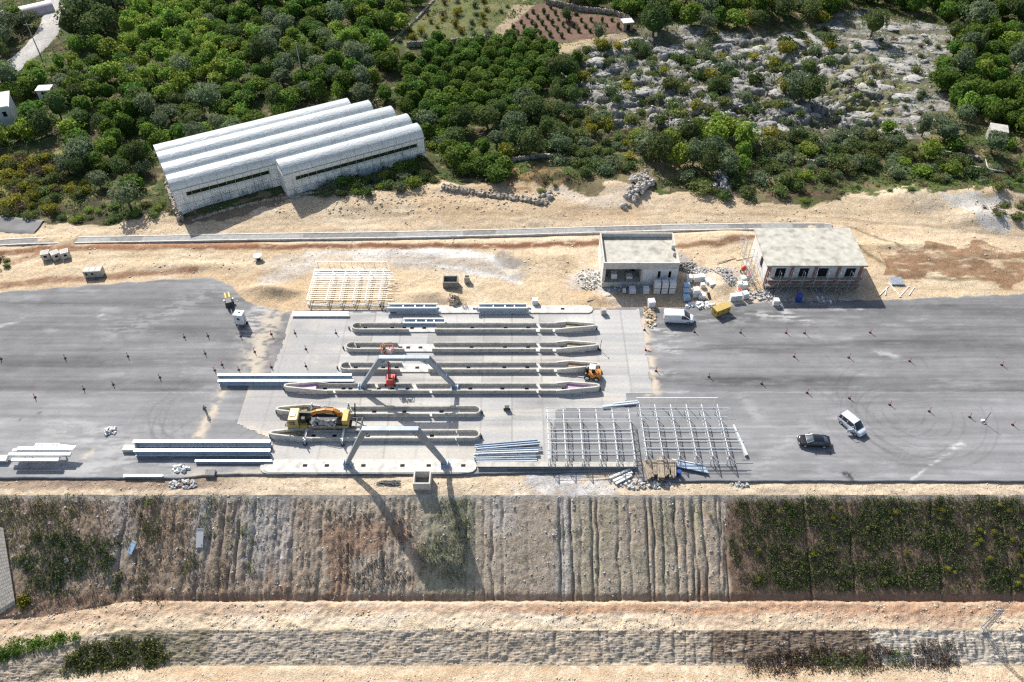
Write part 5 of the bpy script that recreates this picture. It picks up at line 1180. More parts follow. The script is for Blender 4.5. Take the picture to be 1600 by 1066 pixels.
def person(loc, rz, label, top, legs, stride=.3, armf=.25, hold=False, helmet=None):
    t = thing("person", loc, label, "person", None, rz)
    V = [(0, 0, .95), (0, 0, 1.15), (0, .0, 1.38), (0, 0, 1.48), (.02, 0, 1.56), (.03, 0, 1.64), (.02, 0, 1.72)]; E = [(0, 1), (1, 2), (2, 3), (3, 4), (4, 5), (5, 6)]
    Rd = [(.13, .1), (.14, .1), (.15, .1), .055, .075, .095, .07]
    tr = {}
    for s in (-1, 1):
        b_ = len(V); f = stride*s
        V += [(0, s*.09, .9), (f*.45, s*.10, .5), (f-.06*(s < 0), s*.10, .09), (f+.14, s*.12, .04)]; E += [(0, b_), (b_, b_+1), (b_+1, b_+2), (b_+2, b_+3)]; Rd += [.085, .058, .042, .04]
        b_ = len(V); a = -armf*s if not hold else .3
        V += [(0, s*.19, 1.40), (a*.3-.02, s*.25, 1.12), (a+.03, s*.24, .9 if not hold else 1.1), (a+.07, s*.235, .83 if not hold else 1.12)]; E += [(2, b_), (b_, b_+1), (b_+1, b_+2), (b_+2, b_+3)]; Rd += [.06, .045, .03, (.035, .018)]
        h = V[-1]; hb = b_+3
        for k in range(4):
            c = len(V); y = h[1]+(k-1.5)*.018
            V += [(h[0]+.02, y, h[2]-.04-.004*(k in (1, 2))), (h[0]+.035, y, h[2]-.075-.006*(k in (1, 2)))]; E += [(hb, c), (c, c+1)]; Rd += [.009, .008]
        c = len(V); V += [(h[0]+.035, h[1]-s*.02, h[2]+.01), (h[0]+.06, h[1]-s*.025, h[2]-.02)]; E += [(hb, c), (c, c+1)]; Rd += [.01, .009]
    skinned("body", V, E, Rd, SKIN, t)
    # clothes follow the same joints, a little thicker
    jv = [V[0], V[1], V[2], V[3]]; je = [(0, 1), (1, 2), (2, 3)]; jr = [(.15, .115), (.16, .12), (.165, .12), .07]
    lv = [V[0]]; le = []; lr = [(.15, .115)]
    for q, s in enumerate((-1, 1)):
        bl = 7+q*18; ba = bl+4
        c = len(jv); jv += [V[ba], V[ba+1], V[ba+2]]; je += [(2, c), (c, c+1), (c+1, c+2)]; jr += [.075, .058, .042]
        c = len(lv); lv += [V[bl], V[bl+1], V[bl+2]]; le += [(0, c), (c, c+1), (c+1, c+2)]; lr += [.1, .075, .06]
        MB().box((V[bl+2][0]+.06, V[bl+2][1], V[bl+2][2]-.03), (.28, .1, .11), top=(.8, .8)).build("shoe", BLACK, t)
    skinned("jacket", jv, je, jr, top, t); skinned("trousers", lv, le, lr, legs, t)
    MB().loft([[(x*rr_, y*rr_, z) for x, y in [(math.cos(a), math.sin(a)*.85) for a in [2*math.pi*i/10 for i in range(10)]]] for z, rr_ in ((1.66, .105), (1.72, .108), (1.78, .085), (1.805, .04))]).build("hair" if not helmet else "helmet", helmet or HAIR, t, 60)
    MB().bar((.115, 0, 1.655), (.13, 0, 1.625), .03).build("nose", SKIN, t)
    return t
Xs, Ys, _ = at(323, 646)
person((Xs, Ys, .02), R(115), "person in dark clothes walking at the sandy edge left of the apron", CLOTH, JEAN)
Xs, Ys, _ = at(611, 598)
person((Xs-.75, Ys+2.2, 4.86), R(-60), "worker in a yellow top standing in the red lift's basket", HIVIS, CLOTH, .06, .1, True, PLAST)

# ------------------------------------------------------------------ delineator posts
def post_mesh():
    m = MB(); m.tube((0, 0, 0), (0, 0, .09), .24, .2, 8, 2).tube((0, 0, .09), (0, 0, .36), .075, .07, 8, 0).tube((0, 0, .36), (0, 0, .50), .072, .07, 8, 1).tube((0, 0, .50), (0, 0, .72), .07, .065, 8, 0).tube((0, 0, .72), (0, 0, .84), .065, .065, 8, 1).tube((0, 0, .84), (0, 0, 1.0), .065, .05, 8, 0)
    return m
PM = None
DPOS = [(288, 527), (325, 525), (376, 526), (2, 561), (102, 560), (200, 557), (320.6, 552.6), (398, 550), (335.6, 579), (347, 570), (373, 578), (250, 590), (177, 601), (131, 608), (55, 621),
        (424, 522.5), (461, 521), (525, 521), (478, 546), (424, 574), (478, 572.6), (1007, 516), (1085, 519), (1157, 520), (1025, 580), (1107.6, 589), (1190, 600),
        (1228, 520.5), (1257, 521), (1359.5, 520), (1240.6, 557.6), (1326, 559), (1421, 564.6), (1565, 570.6), (1261, 614), (1327, 622.7), (1390, 632.7), (1451.7, 643), (1515, 652), (1582, 664)]
for i, (x, y) in enumerate(DPOS):
    if PM is None: PM = post_mesh().build("lane_post", [REDC, PLAST, BLACK]); o = PM
    else: o = PM.copy(); col.objects.link(o)
    X, Y, _ = at(x, y); o.location = (X, Y, .03 if 420 < x < 1010 else .005); o.rotation_euler = (rnd.uniform(-.05, .05), rnd.uniform(-.05, .05), rnd.uniform(0, 6))
    if x < 410: tag(o, "red banded lane post standing on the dark asphalt left of the apron", "lane post", "lane posts on the left asphalt")
    elif x < 1000: tag(o, "red banded lane post standing on the pale apron left of the islands", "lane post", "lane posts on the apron")
    else: tag(o, "red banded lane post standing on the asphalt right of the apron", "lane post", "lane posts on the right asphalt")
o = PM.copy(); col.objects.link(o); X, Y, _ = at(1008, 547); o.location = (X, Y, .12); o.rotation_euler = (R(90), 0, 1.2); tag(o, "knocked over lane post lying in the sand seam at the apron's right edge", "lane post"); 
if "group" in o: del o["group"]
for px, py, h, lb in ((937, 547, 2.0, "thin sign pole on a small base beyond the second island's nose"), (1537, 661, 2.4, "survey staff on a white base among the lane posts, far right")):
    X, Y, _ = at(px, py); t = thing("marker_pole", (X, Y, .03), lb, "pole"); MB().tube((0, 0, 0), (0, 0, .15), .3, .25, 10).build("base", PLAST if px > 1000 else STEELD, t)
    MB().tube((0, 0, .15), (.15, .1, h), .045, .04, 8).build("shaft", STEELD, t)
    if px < 1000: MB().box((.15, .1, h), (.06, .3, .3)).build("sign_plate", STEELD, t)
    else: MB().box((-.15, .25, .25), (.5, .35, .3)).build("weight", PLAST, t)

# ------------------------------------------------------------------ concrete pits, blocks, pallets, drums
def box_ring(name, px, py, w_, d_, h, th, label, m=CONC, z=0.0, rz=0, floor=CONCD, cat="concrete pit", group=None, hole=False):
    X, Y, _ = at(px, py); t = thing(name, (X, Y, z), label, cat, group, rz)
    MB().ring([(-w_/2+th/2, -d_/2+th/2), (w_/2-th/2, -d_/2+th/2), (w_/2-th/2, d_/2-th/2), (-w_/2+th/2, d_/2-th/2)], th, 0, h).build("wall", m, t)
    MB().b(-w_/2+th, w_/2-th, -d_/2+th, d_/2-th, 0, .15).build("floor", floor, t)
    if hole: MB().b(-w_*.18, w_*.18, -d_/2-.012, -d_/2, h*.4, h*.75).build("side_hole", DARK, t); MB().b(w_/2, w_/2+.012, -d_*.16, d_*.16, h*.4, h*.75).build("side_hole", DARK, t)
    return t
box_ring("concrete_pit", 660.5, 754, 2.45, 2.3, 1.6, .2, "open concrete pit box in front of the edge island, under the front portal", CONCL, -.25)
box_ring("concrete_pit", 704.5, 446, 2.7, 1.9, 1.5, .18, "dark open concrete pit box on the sand beside a small mound", CONCD, 0)
box_ring("pit_chamber", 730, 440, 1.0, .9, 1.2, .14, "small open concrete chamber right of the dark pit box", CONCR, 0, cat="concrete chamber")
for i, (x, y, rz) in enumerate([(74, 403, .3), (89, 403, .7), (104, 401, .45)]):
    t = box_ring("manhole_chamber", x, y, 1.45, 1.4, 1.35, .2, "pale concrete manhole chamber on the sand, "+["leftmost of the spaced three", "middle of the spaced three", "rightmost of the spaced three"][i], CONCL, 0, rz, cat="concrete chamber", group="concrete manhole chambers", hole=True); MB().b(-.5, .5, -.5, .5, 1.30, 1.36).build("cover", CONC, t)
for i, (x, y) in enumerate([(139.5, 430), (148.5, 429.5), (158, 429)]):
    t = box_ring("manhole_chamber", x, y, 1.05, 1.5, 1.4, .18, "grey concrete manhole chamber by the asphalt edge, "+["leftmost of the touching three", "middle of the touching three", "rightmost of the touching three"][i], CONC, 0, .06, cat="concrete chamber", group="concrete manhole chambers", hole=i < 2); MB().b(-.36, .36, -.58, .58, 1.34, 1.41).build("cover", CONCL, t)
X, Y, _ = at(404, 406); t = thing("cable_drum", (X, Y, 0), "cable drum lying flat on the sand above the left asphalt", "cable drum"); MB().tube((0, 0, 0), (0, 0, .1), .8, n=20).build("flange", WOOD, t); MB().tube((0, 0, .1), (0, 0, .95), .4, n=16).build("core", STEELD, t); MB().tube((0, 0, .95), (0, 0, 1.05), .85, n=20).build("flange", CONCL, t)
def pallet(px, py, label, group=None, z=0.0, s=1.1, h=1.1, rz=0.0, m=WHITEP, cat="pallet", X=None, Y=None):
    if X is None: X, Y, _ = at(px, py)
    t = thing("block_pallet", (X, Y, z), label, cat, group, rz)
    MB().box((0, 0, .07), (s, s, .12)).build("pallet_base", WOOD, t); ld = MB().box((0, 0, .13+h/2), (s*.96, s*.96, h), top=(.97, .97)).build("load", m, t)
    MB().b(-s*.49, s*.49, -s*.49, s*.49, .13+h*.46, .13+h*.5).build("wrap_band", WRAPS, ld)
    return t
gA = "white block pallets stacked before the narrow windows"
for i in range(3):
    for k in range(2): pallet(0, 0, "white block pallet in the double row under the narrow windows, "+["left", "middle", "right"][i]+(" top" if k else " bottom"), gA, k*1.28, 1.15, 1.12, 0, X=25.9+i*1.36, Y=107.4)
for x, lb in ((24.0, "single white block pallet left of the stacked double row"), (21.55, "white block pallet standing alone before the porch wall"), (20.1, "narrow white block pallet beside the porch wall")):
    pallet(0, 0, lb, None, 0, 1.1 if x > 21 else .55, 1.05 if x > 21 else .8, .03, X=x, Y=107.3)
pallet(0, 0, "white pallet standing on the porch floor, left one", None, 1.0, 1.1, 1.1, X=18.4, Y=110.2); pallet(0, 0, "low white pallet standing on the porch floor, right one", None, 1.0, 1.15, .55, X=21.2, Y=110.2)
for x, y, s, h, rz, lb in ((1076, 439, 1.1, 1.0, 0, "grey wrapped pallet in the shade right of the flat roofed building"), (1087, 439, 1.1, 1.1, .1, "white pallet, left half of the touching pair on the sand"), (1095, 438, 1.1, 1.1, .1, "white pallet, right half of the touching pair on the sand"),
                           (1106, 444, 1.15, .9, .3, "white pallet, upper of the two standing by the sand trench"), (1111, 449, 1.1, 1.0, .3, "white pallet, lower of the two standing by the sand trench"), (1097, 450, .75, .9, .1, "small white pallet between the tall pallet and the trench pallets"),
                           (1086, 463, 1.15, 1.7, .1, "tall white pallet right of the blue wrapped row"), (1096, 466, 1.2, .9, -.1, "low white pallet left of the yellow generator's back"),
                           (836, 475, 1.05, 1.05, 0, "white cube pallet on the sand above the flat edge island"), (1017, 478, 1.25, 1.2, .12, "white pallet alone at the apron corner above the van"), (942.5, 490, .9, 1.0, .1, "grey green pallet beside the tip of the flat edge island"),
                           (1160, 440, 1.0, 1.0, .2, "white pallet nearest the scaffold in the cluster by the generator"), (1155, 449, 1.0, 1.0, .1, "white pallet, left in the middle row of the generator cluster"), (1162, 450, 1.0, 1.0, .1, "white pallet, right in the middle row of the generator cluster"),
                           (1144, 469, 1.0, 1.15, .05, "white pallet, left in the front row of the generator cluster"), (1153, 468, 1.0, 1.15, .05, "white pallet, middle in the front row of the generator cluster"), (1163, 465, 1.1, 1.1, .3, "greyish pallet, right in the front row of the generator cluster")):
    pallet(x, y, lb, None, 0, s, h, rz, CONC if x == 942.5 else WHITEP)
for i, y in enumerate((452, 460, 468)): pallet(1072, y, "blue wrapped pallet in the row beside the building's shadow, "+["back one", "middle one", "front one"][i], "blue wrapped pallets in a row", 0, 1.2, 1.0-.15*i, .05, BLUEW)
for x, y, lb in ((1169, 436, "red topped white drum nearest the tube mess"), (1154, 459, "red topped white drum between the pallet rows")):
    X, Y, _ = at(x, y); t = thing("drum", (X, Y, 0), lb, "drum"); MB().tube((0, 0, 0), (0, 0, 1.0), .42, n=16).build("shell", WHITEP, t); MB().tube((0, 0, 1.0), (0, 0, 1.06), .34, n=16).build("lid", REDC, t)
X, Y, _ = at(1160, 425); t = thing("concrete_mixer", (X, Y, 0), "small red concrete mixer on the sand before the scaffold", "concrete mixer"); MB().tube((0, 0, .7), (.2, -.3, 1.5), .45, .25, 12).build("bowl", RED_P, t); MB().bar((-.4, 0, 0), (0, 0, .9), .08).bar((.4, 0, 0), (0, 0, .9), .08).bar((0, .5, 0), (0, 0, .9), .08).build("stand", STEELD, t); MB().tube((-.45, -.05, .25), (-.35, -.05, .25), .25, n=12).build("wheel", BLACK, t)
barrel(1247, 470, .55, 1.5, BLUE, "large blue plastic tank in the shade before the brick column building")
pallet(1211, 476, "white water container standing left of the blue tank", None, 0, 1.05, 1.1, 0)
# bars, boards and small clutter
def bars(name, items, m, label, cat, group=None, wd=.12, h=.1):
    for i, (x0, y0, x1, y1) in enumerate(items):
        a = atg(x0, y0); b_ = atg(x1, y1); o = MB().bar((0, 0, .12), (b_[0]-a[0], b_[1]-a[1], b_[2]-a[2]+.12), wd, h).build(name, m); o.location = a
        tag(o, label if isinstance(label, str) else label[i], cat, group)
bars("board", [(1276, 464, 1286, 484), (1284, 464, 1290, 482), (1297, 470, 1300, 480)], PLAST, "pale board lying in the shade before the brick column building", "board", "pale boards in the shade", .35)
bars("pole", [(917, 471, 955, 462)], WOOD, "long dark pole lying on the sand below the flat roofed building's left corner", "pole", None, .22)
bars("rod", [(1373, 463, 1388, 448), (1388, 443, 1408, 465), (1405, 465, 1420, 448), (1420, 462, 1428, 450), (1383, 462, 1385, 450)], STEELW, "pale rod lying on the sand right of the brick column building", "rod", "pale rods on the sand", .14)
bars("board", [(1233, 715, 1249, 716), (1258, 644, 1268, 650)], PLAST, ["pale plank lying on the asphalt left of the black saloon", "pale plank lying on the asphalt above the black saloon"], "board", None, .2)
bars("pipe", [(1110, 420, 1130, 433), (1150, 408, 1178, 402), (1120, 412, 1150, 404)], WOOD, "thin timber batten lying on the sand between the two buildings", "batten", "timber battens on the sand", .12)
X, Y, _ = at(1400, 441); t = thing("mesh_stack", (X, Y, 0), "grey stack of reinforcing mesh lying on the sand right of the brick column building", "mesh stack"); 
for k in range(4):
    m = MB()
    for i in range(12): m.bar((-1.1+i*.2, -1, .1+k*.1), (-1.1+i*.2, 1, .1+k*.1), .05).bar((-1.1, -1+i*.18, .12+k*.1), (1.1, -1+i*.18, .12+k*.1), .05)
    m.build("mesh_sheet", STEEL, t)
def heap(px, py, a, b_, h, n, s, m, label, seed, z=None, name="rubble_heap"):
    X, Y, Z = atg(px, py) if z is None else (*at(px, py)[:2], z); r = random.Random(seed); mb = MB()
    for i in range(n):
        q = math.sqrt(r.random()); an = r.uniform(0, 6.28); x, y = a*q*math.cos(an), b_*q*math.sin(an); ss = s*r.uniform(.4, 1.5)
        mb.box((x, y, gz(X+x, Y+y)-Z+h*(1-q*q)*r.uniform(.5, 1)+ss*.1 if z is None else h*(1-q*q)*r.uniform(.3, 1)+ss*.1), (ss*r.uniform(.7, 1.5), ss, ss*r.uniform(.3, .8)), rz=r.uniform(0, 3), rx=r.uniform(-.5, .5), ry=r.uniform(-.5, .5), top=(r.uniform(.5, 1), r.uniform(.5, 1)))
    o = mb.build(name, m); o.location = (X, Y, Z); return tag(o, label, "rubble", kind="stuff")
heap(172, 674, 1.1, .8, .5, 40, .3, RUBB, "small heap of pale rubble alone on the left asphalt", 1, 0.0)
heap(286, 757, 2.2, .8, .4, 70, .3, RUBB, "pale rubble heap on the shoulder below the long girders", 2)
heap(285, 733, 1.3, .9, .4, 26, .38, WHITEP, "white sacks and wrap beside the front long girder", 3, 0.0, "sack_heap")
heap(1075, 418, 2.0, 1.6, .4, 110, .28, CONCD, "dark stone chips behind the flat roofed building's right side", 4)
heap(1095, 423, 1.8, 1.0, .3, 70, .28, RUBB, "pale stone chips above the touching pallet pair", 5)
heap(1140, 437, 1.6, 2.2, .4, 110, .28, RUBB, "grey rubble beside the sand trench", 6)
heap(1130, 425, 1.6, 1.6, .4, 60, .28, RUBB, "pale rubble between trench and tube mess", 16)
heap(922, 436, 2.6, 3.0, .3, 150, .25, RUBB, "broken tile litter left of the flat roofed building", 7)
heap(1092, 477, 2.6, .9, .3, 50, .5, WHITEP, "crumpled white wrap between the van and the generator", 8, 0.0, "wrap_heap")
heap(1015, 495, 1.0, 3.0, .25, 90, .35, TERRA, "sandy clods along the apron's top right edge", 9, 0.0)
heap(1255, 463, 8.0, 2.4, .15, 150, .3, RUBB, "scattered waste in the shade before the brick column building", 10)
heap(1185, 462, 2.5, 1.5, .3, 80, .3, RUBB, "pale rubble at the brick column building's left corner", 11)
heap(1005, 757, 4.0, .9, .3, 90, .35, RUBB, "pale rubble on the shoulder below the timber stacks", 12)
heap(708, 468, .9, .8, .7, 40, .5, TERRA, "broken earth clods below the dark pit box", 13)
heap(1155, 757, 1.4, .5, .2, 40, .3, RUBB, "little grey rubble on the shoulder at the vegetated slope's top corner", 14)
heap(370, 470, .1, .1, .05, 3, .2, RUBB, "few grey chips by the engine trailer", 15, 0.0)
heap(982, 452, 4.5, 1.2, .1, 60, .3, BLUEW, "bluish wrap litter before the porch", 17)
heap(608, 757, 1.7, .5, .5, 0, .1, STEELD, "x", 18) if False else None
X, Y, Z = atg(607, 756); m = MB(); r = random.Random(2)
for i in range(60): a = r.uniform(-.5, .5); m.bar((r.uniform(-1.8, .2), r.uniform(-.5, .5), r.uniform(.05, .3)), (r.uniform(.2, 1.8), r.uniform(-.5, .5), r.uniform(.05, .4)), .05)
o = m.build("rod_tangle", STEELD); o.location = (X, Y, Z); tag(o, "tangle of dark rods on the shoulder left of the open pit box", "steel rods", kind="stuff")
X, Y, _ = at(792, 641); t = thing("tool_trolley", (X, Y, .03), "small dark tool trolley alone on the apron right of the rounded islands", "trolley"); MB().box((0, 0, .55), (.7, .5, .6)).build("box", STEELD, t); MB().bar((.3, 0, .7), (.5, 0, 1.1), .06).build("handle", STEEL, t)
for s in (-1, 1): MB().tube((s*.36, -.05, .2), (s*.36, .05, .2), .2, n=10).build("wheel", BLACK, t)
X, Y, Z = atg(330, 742); o = MB().box((0, 0, .3), (1.4, 1.0, .6)).build("concrete_block", CONCD); o.location = (X, Y, Z); tag(o, "grey concrete block on the shoulder under the left end of the edge island", "block")
# sheets on the cut slope, block wall, lattice mast
def on_slope(px, py):
    z = -4.0
    for _ in range(12):
        X, Y, _z = at(px, py, z); z = .5*z+.5*gz(X, Y)
    return X, Y, z
for px, py, w_, h_, rz, m, lb in ((313, 842, 1.0, 2.6, .0, PLAST, "white sheet lying flat on the dark left slope"), (207, 857, .8, 1.8, -.5, BLUEW, "pale blue sheet lying askew on the dark left slope"), (105, 877, .5, .6, .4, PLAST, "white scrap caught in the green growth of the left slope"), (120, 783, .4, .5, 0, PLAST, "white scrap near the top of the left slope")):
    X, Y, Z = on_slope(px, py); t_ = thing("loose_sheet", (X, Y, Z+.25), lb, "sheet"); pl = MB().box((0, 0, 0), (w_, h_, .05)); o = pl.build("sheet", m, t_); o.rotation_euler = (R(36), 0, rz)
    o2 = MB().box((0, h_/2-.1, .04), (w_, .2, .04)).build("folded_edge", WRAPS, t_); o2.rotation_euler = (R(36), 0, rz)
BLK = mat("block_facing", (.50, .45, .38), var=.2, scale=2.5)
X0, Y0, Z0 = on_slope(-2, 955); 
t = thing("block_wall", (X0, Y0, Z0), "pale stone block facing at the left edge of the cut slope", "retaining wall")
cp = [on_slope(-12, 826), on_slope(6, 832), on_slope(24, 945), on_slope(-12, 968)]
nx, ny = 9, 22; mb = MB()
for i in range(nx):
    for j in range(ny):
        f = lambda a, b_: Vector(cp[0])*(1-a)*(1-b_)+Vector(cp[1])*a*(1-b_)+Vector(cp[2])*a*b_+Vector(cp[3])*(1-a)*b_
        o_ = (.5 if j % 2 else 0)/nx; a0, a1, b0, b1 = min(1, i/nx+o_), min(1, (i+.92)/nx+o_), j/ny, (j+.9)/ny
        if a1-a0 < .02: continue
        up = Vector((0, .35, .55)); P_ = [f(a0, b0), f(a1, b0), f(a1, b1), f(a0, b1)]; P_ = [p-Vector((X0, Y0, Z0)) for p in P_]
        mb.add([*P_, *[p+up for p in P_]], [(0, 1, 2, 3), (7, 6, 5, 4), (0, 4, 5, 1), (1, 5, 6, 2), (2, 6, 7, 3), (3, 7, 4, 0)])
mb.build("brickwork", BLK, t)
X, Y, Z = on_slope(1537, 984); t = thing("lattice_mast", (X, Y, Z), "slender grey lattice mast on the edge of the lower slope, far right", "mast")
m = MB(); hb, ht, hh = .26, .14, 6.0; cs = [(-1, -1), (1, -1), (1, 1), (-1, 1)]
for a, b_ in cs: m.bar((a*hb, b_*hb, 0), (a*ht, b_*ht, hh), .06)
for i in range(8):
    z0, z1 = i*hh/8, (i+1)*hh/8; w0 = hb+(ht-hb)*i/8; w1 = hb+(ht-hb)*(i+1)/8
    for q in range(4): a, b_ = cs[q], cs[(q+1) % 4]; m.bar((a[0]*w0, a[1]*w0, z0), (b_[0]*w1, b_[1]*w1, z1), .035)
m.build("tower_frame", mat("mast_steel", (.25, .26, .28), rough=.5, metal=.2), t); MB().bar((-.9, 0, hh-.3), (.9, 0, hh-.3), .1).bar((-.6, 0, hh-1.2), (.6, 0, hh-1.2), .08).build("crossarm", STEEL, t); MB().box((0, 0, -.1), (.8, .8, .4)).build("footing", CONC, t)
# ------------------------------------------------------------------ vegetation
BARK = mat("bark", (.16, .12, .085), var=.3, scale=5, bump=.5)
L_CIT = leafmat("citrus_leaf", (.054, .112, .018), (.185, .285, .048), .25, .02, .45)
L_LIT = leafmat("light_citrus_leaf", (.10, .185, .024), (.33, .44, .080), .22, .022, .48)
L_SLP = leafmat("slope_leaf", (.048, .074, .028), (.140, .180, .065), .25, .02, .25)
L_SLP = leafmat("slope_leaf", (.050, .080, .028), (.150, .190, .065), .25, .02, .3)
L_OLI = leafmat("olive_leaf", (.095, .135, .070), (.235, .290, .155), .20, .02, .4)
L_DRK = leafmat("dark_leaf", (.050, .080, .024), (.150, .205, .065), .3, .02, .38)
L_SHR = leafmat("scrub_leaf", (.075, .110, .030), (.220, .265, .090), .32, .03, .4)
L_YEL = leafmat("yellow_scrub_leaf", (.13, .135, .016), (.38, .36, .05), .25, .015, .35)
L_BRN = leafmat("dry_scrub_leaf", (.07, .05, .032), (.20, .15, .09), .3, .01, .15)
L_GRS = leafmat("grass_blade", (.06, .08, .02), (.20, .20, .07), .2, .01)
def crown_mesh(name, seed, rx, rz, cz, nleaf, leaf, m, lumps=9, lr=.45, flat=.75, core=.80, spread=.16):
    rg = np.random.RandomState(seed)
    C = [(0, 0, 0, 1.0)]
    for i in range(lumps):
        a = rg.uniform(0, 2*np.pi); e = rg.uniform(-.15, 1.2); d = rg.uniform(.5, .92)
        C.append((d*np.cos(a)*np.cos(e), d*np.sin(a)*np.cos(e), d*np.sin(e), lr*rg.uniform(.7, 1.25)))
    C = np.array(C); w_ = C[:, 3]**2; w_[0] *= .55; k = rg.choice(len(C), nleaf*2, p=w_/w_.sum())
    dr = rg.randn(nleaf*2, 3); dr /= np.linalg.norm(dr, axis=1)[:, None]; dr[:, 2] = np.where(dr[:, 2] < -.5, -dr[:, 2], dr[:, 2])
    P_ = C[k, :3]+dr*(C[k, 3]*(1+rg.uniform(-spread, spread*.8, nleaf*2)))[:, None]
    # keep the outer shell: drop leaves deep inside any other lump
    dmin = np.min([np.linalg.norm(P_-c[:3], axis=1)/c[3] for c in C], axis=0); P_ = P_[dmin > .80][:nleaf]; dr = dr[dmin > .80][:nleaf]
    n = len(P_); P_ = P_*np.array([rx, rx, rz]); P_[:, 2] += cz; P_ = P_[P_[:, 2] > .12]; n = len(P_); dr = dr[:n]
    nrm = dr+rg.randn(n, 3)*.75; nrm[:, 2] += .25; nrm /= np.linalg.norm(nrm, axis=1)[:, None]
    a = np.cross(nrm, rg.randn(n, 3)); a /= np.linalg.norm(a, axis=1)[:, None]; b_ = np.cross(nrm, a)
    s = leaf*rg.uniform(.55, 1.25, n)[:, None]
    V = [P_-a*s, P_-b_*s*.55+nrm*s*.12, P_+a*s, P_+b_*s*.55+nrm*s*.12]
    V = np.stack(V, 1).reshape(-1, 3); Fq = np.arange(4*n).reshape(-1, 4); tint = rg.beta(1.6, 1.6, n)
    # inner mass in darker tints, added to close the crown and block light
    import bmesh
    bm = bmesh.new(); bmesh.ops.create_icosphere(bm, subdivisions=2, radius=1)
    cv = np.array([v.co[:] for v in bm.verts]); cf = np.array([[v.index for v in f.verts] for f in bm.faces]); bm.free()
    cu = cv.copy(); gr = np.zeros(len(cv))
    for c in C[1:]:
        nc = np.linalg.norm(c[:3]); d = np.clip(cu@(c[:3]/nc), -1, 1); bl = np.clip((d-.72)/.28, 0, 1)*(nc+c[3]*.8-1); gr = np.maximum(gr, bl)
    cv = cv*(1+gr)[:, None]
    cv = cv*(core*(1+.18*(rg.rand(len(cv), 1)-.5)))*np.array([rx, rx, rz]); cv[:, 2] = np.maximum(cv[:, 2]+cz, .15)
    cf4 = np.concatenate([cf, cf[:, 2:]], 1)
    me_V = np.concatenate([V, cv]); nf = len(Fq)
    me = bpy.data.meshes.new(name); me.vertices.add(len(me_V)); me.vertices.foreach_set('co', me_V.astype(np.float32).ravel())
    loops = np.concatenate([Fq.ravel(), (cf+len(V)).ravel()]).astype(np.int32); st = np.concatenate([np.arange(nf)*4, nf*4+np.arange(len(cf))*3]).astype(np.int32)
    me.loops.add(len(loops)); me.loops.foreach_set('vertex_index', loops); me.polygons.add(len(st)); me.polygons.foreach_set('loop_start', st)
    try: me.polygons.foreach_set('loop_total', np.concatenate([np.full(nf, 4), np.full(len(cf), 3)]).astype(np.int32))
    except Exception: pass
    me.update(calc_edges=True); at_ = me.attributes.new('tint', 'FLOAT', 'FACE'); at_.data.foreach_set('value', np.concatenate([tint, rg.uniform(.15, .5, len(cf))]).astype(np.float32))
    me.materials.append(m); return me
def trunk_mesh(name, seed, h, r0, spread):
    r = random.Random(seed); m = MB(); m.tube((0, 0, -.3), (0, 0, h*.45), r0, r0*.7, 7)
    for i in range(4):
        a = i*1.57+r.uniform(-.4, .4); m.tube((0, 0, h*.42), (spread*math.cos(a), spread*math.sin(a), h), r0*.55, r0*.2, 6)
    me = bpy.data.meshes.new(name); me.from_pydata(m.v, [], m.f); me.materials.append(BARK); return me
def shrub_set(nm, m, n, seed, rx, rz, cz, nl, leaf, **k): return [crown_mesh(nm, seed+i, rx, rz, cz, nl, leaf, m, **k) for i in range(n)]
KIN = {}
KIN['dark'] = (shrub_set("citrus_crown", L_CIT, 6, 10, 1.0, .92, .95, 600, .145, lumps=14, lr=.36, spread=.2, core=.76), trunk_mesh("citrus_trunk", 1, 1.0, .09, .45), "citrus_tree")
KIN['light'] = (shrub_set("light_citrus_crown", L_LIT, 6, 30, 1.0, .98, .98, 520, .155, lumps=15, lr=.34, spread=.42, core=.68), trunk_mesh("light_citrus_trunk", 2, 1.0, .09, .45), "fruit_tree")
KIN['olive'] = (shrub_set("olive_crown", L_OLI, 6, 50, 1.0, .95, 1.15, 620, .120, lumps=16, lr=.42, spread=.35, core=.66), trunk_mesh("olive_trunk", 3, 1.1, .13, .5), "olive_tree")
KIN['leafy'] = (shrub_set("leafy_crown", L_DRK, 5, 70, 1.0, .95, 1.1, 760, .105, lumps=16, lr=.44, spread=.30, core=.7), trunk_mesh("leafy_trunk", 4, 1.1, .11, .5), "leafy_tree")
SHR = {'green': shrub_set("scrub", L_SHR, 6, 90, 1.0, .62, .35, 380, .150, lumps=10, lr=.5, spread=.3, core=.66), 'dark': shrub_set("dark_scrub", L_DRK, 4, 110, 1.0, .66, .38, 380, .150, lumps=10, lr=.48, spread=.28, core=.7),
       'yellow': shrub_set("yellow_scrub", L_YEL, 4, 130, 1.0, .72, .42, 330, .150, lumps=9, lr=.5, spread=.35, core=.6), 'olive': shrub_set("grey_scrub", L_OLI, 4, 150, 1.0, .66, .38, 360, .135, lumps=10, lr=.5, spread=.32, core=.66),
       'brown': shrub_set("dry_scrub", L_BRN, 3, 170, 1.0, .5, .3, 300, .13, lumps=9, lr=.5, spread=.4, core=.55), 'bright': shrub_set("bright_scrub", L_LIT, 4, 190, 1.0, .75, .45, 380, .145, lumps=10, lr=.5, spread=.3, core=.66)}
rv = random.Random(21)
LANE = PG([(90, -40), (86, 10), (82, 40), (62, 68), (35, 92), (10, 112), (-40, 140)])
HUTS = [(*atg(x, y)[:2], q) for x, y, q in ((1553, 218, 4.2), (979, 45, 3.0), (75, 152, 2.6), (-6, 190, 7), (12, 32, 3), (20, 24, 3))]
ca, sa = math.cos(GA), math.sin(GA)
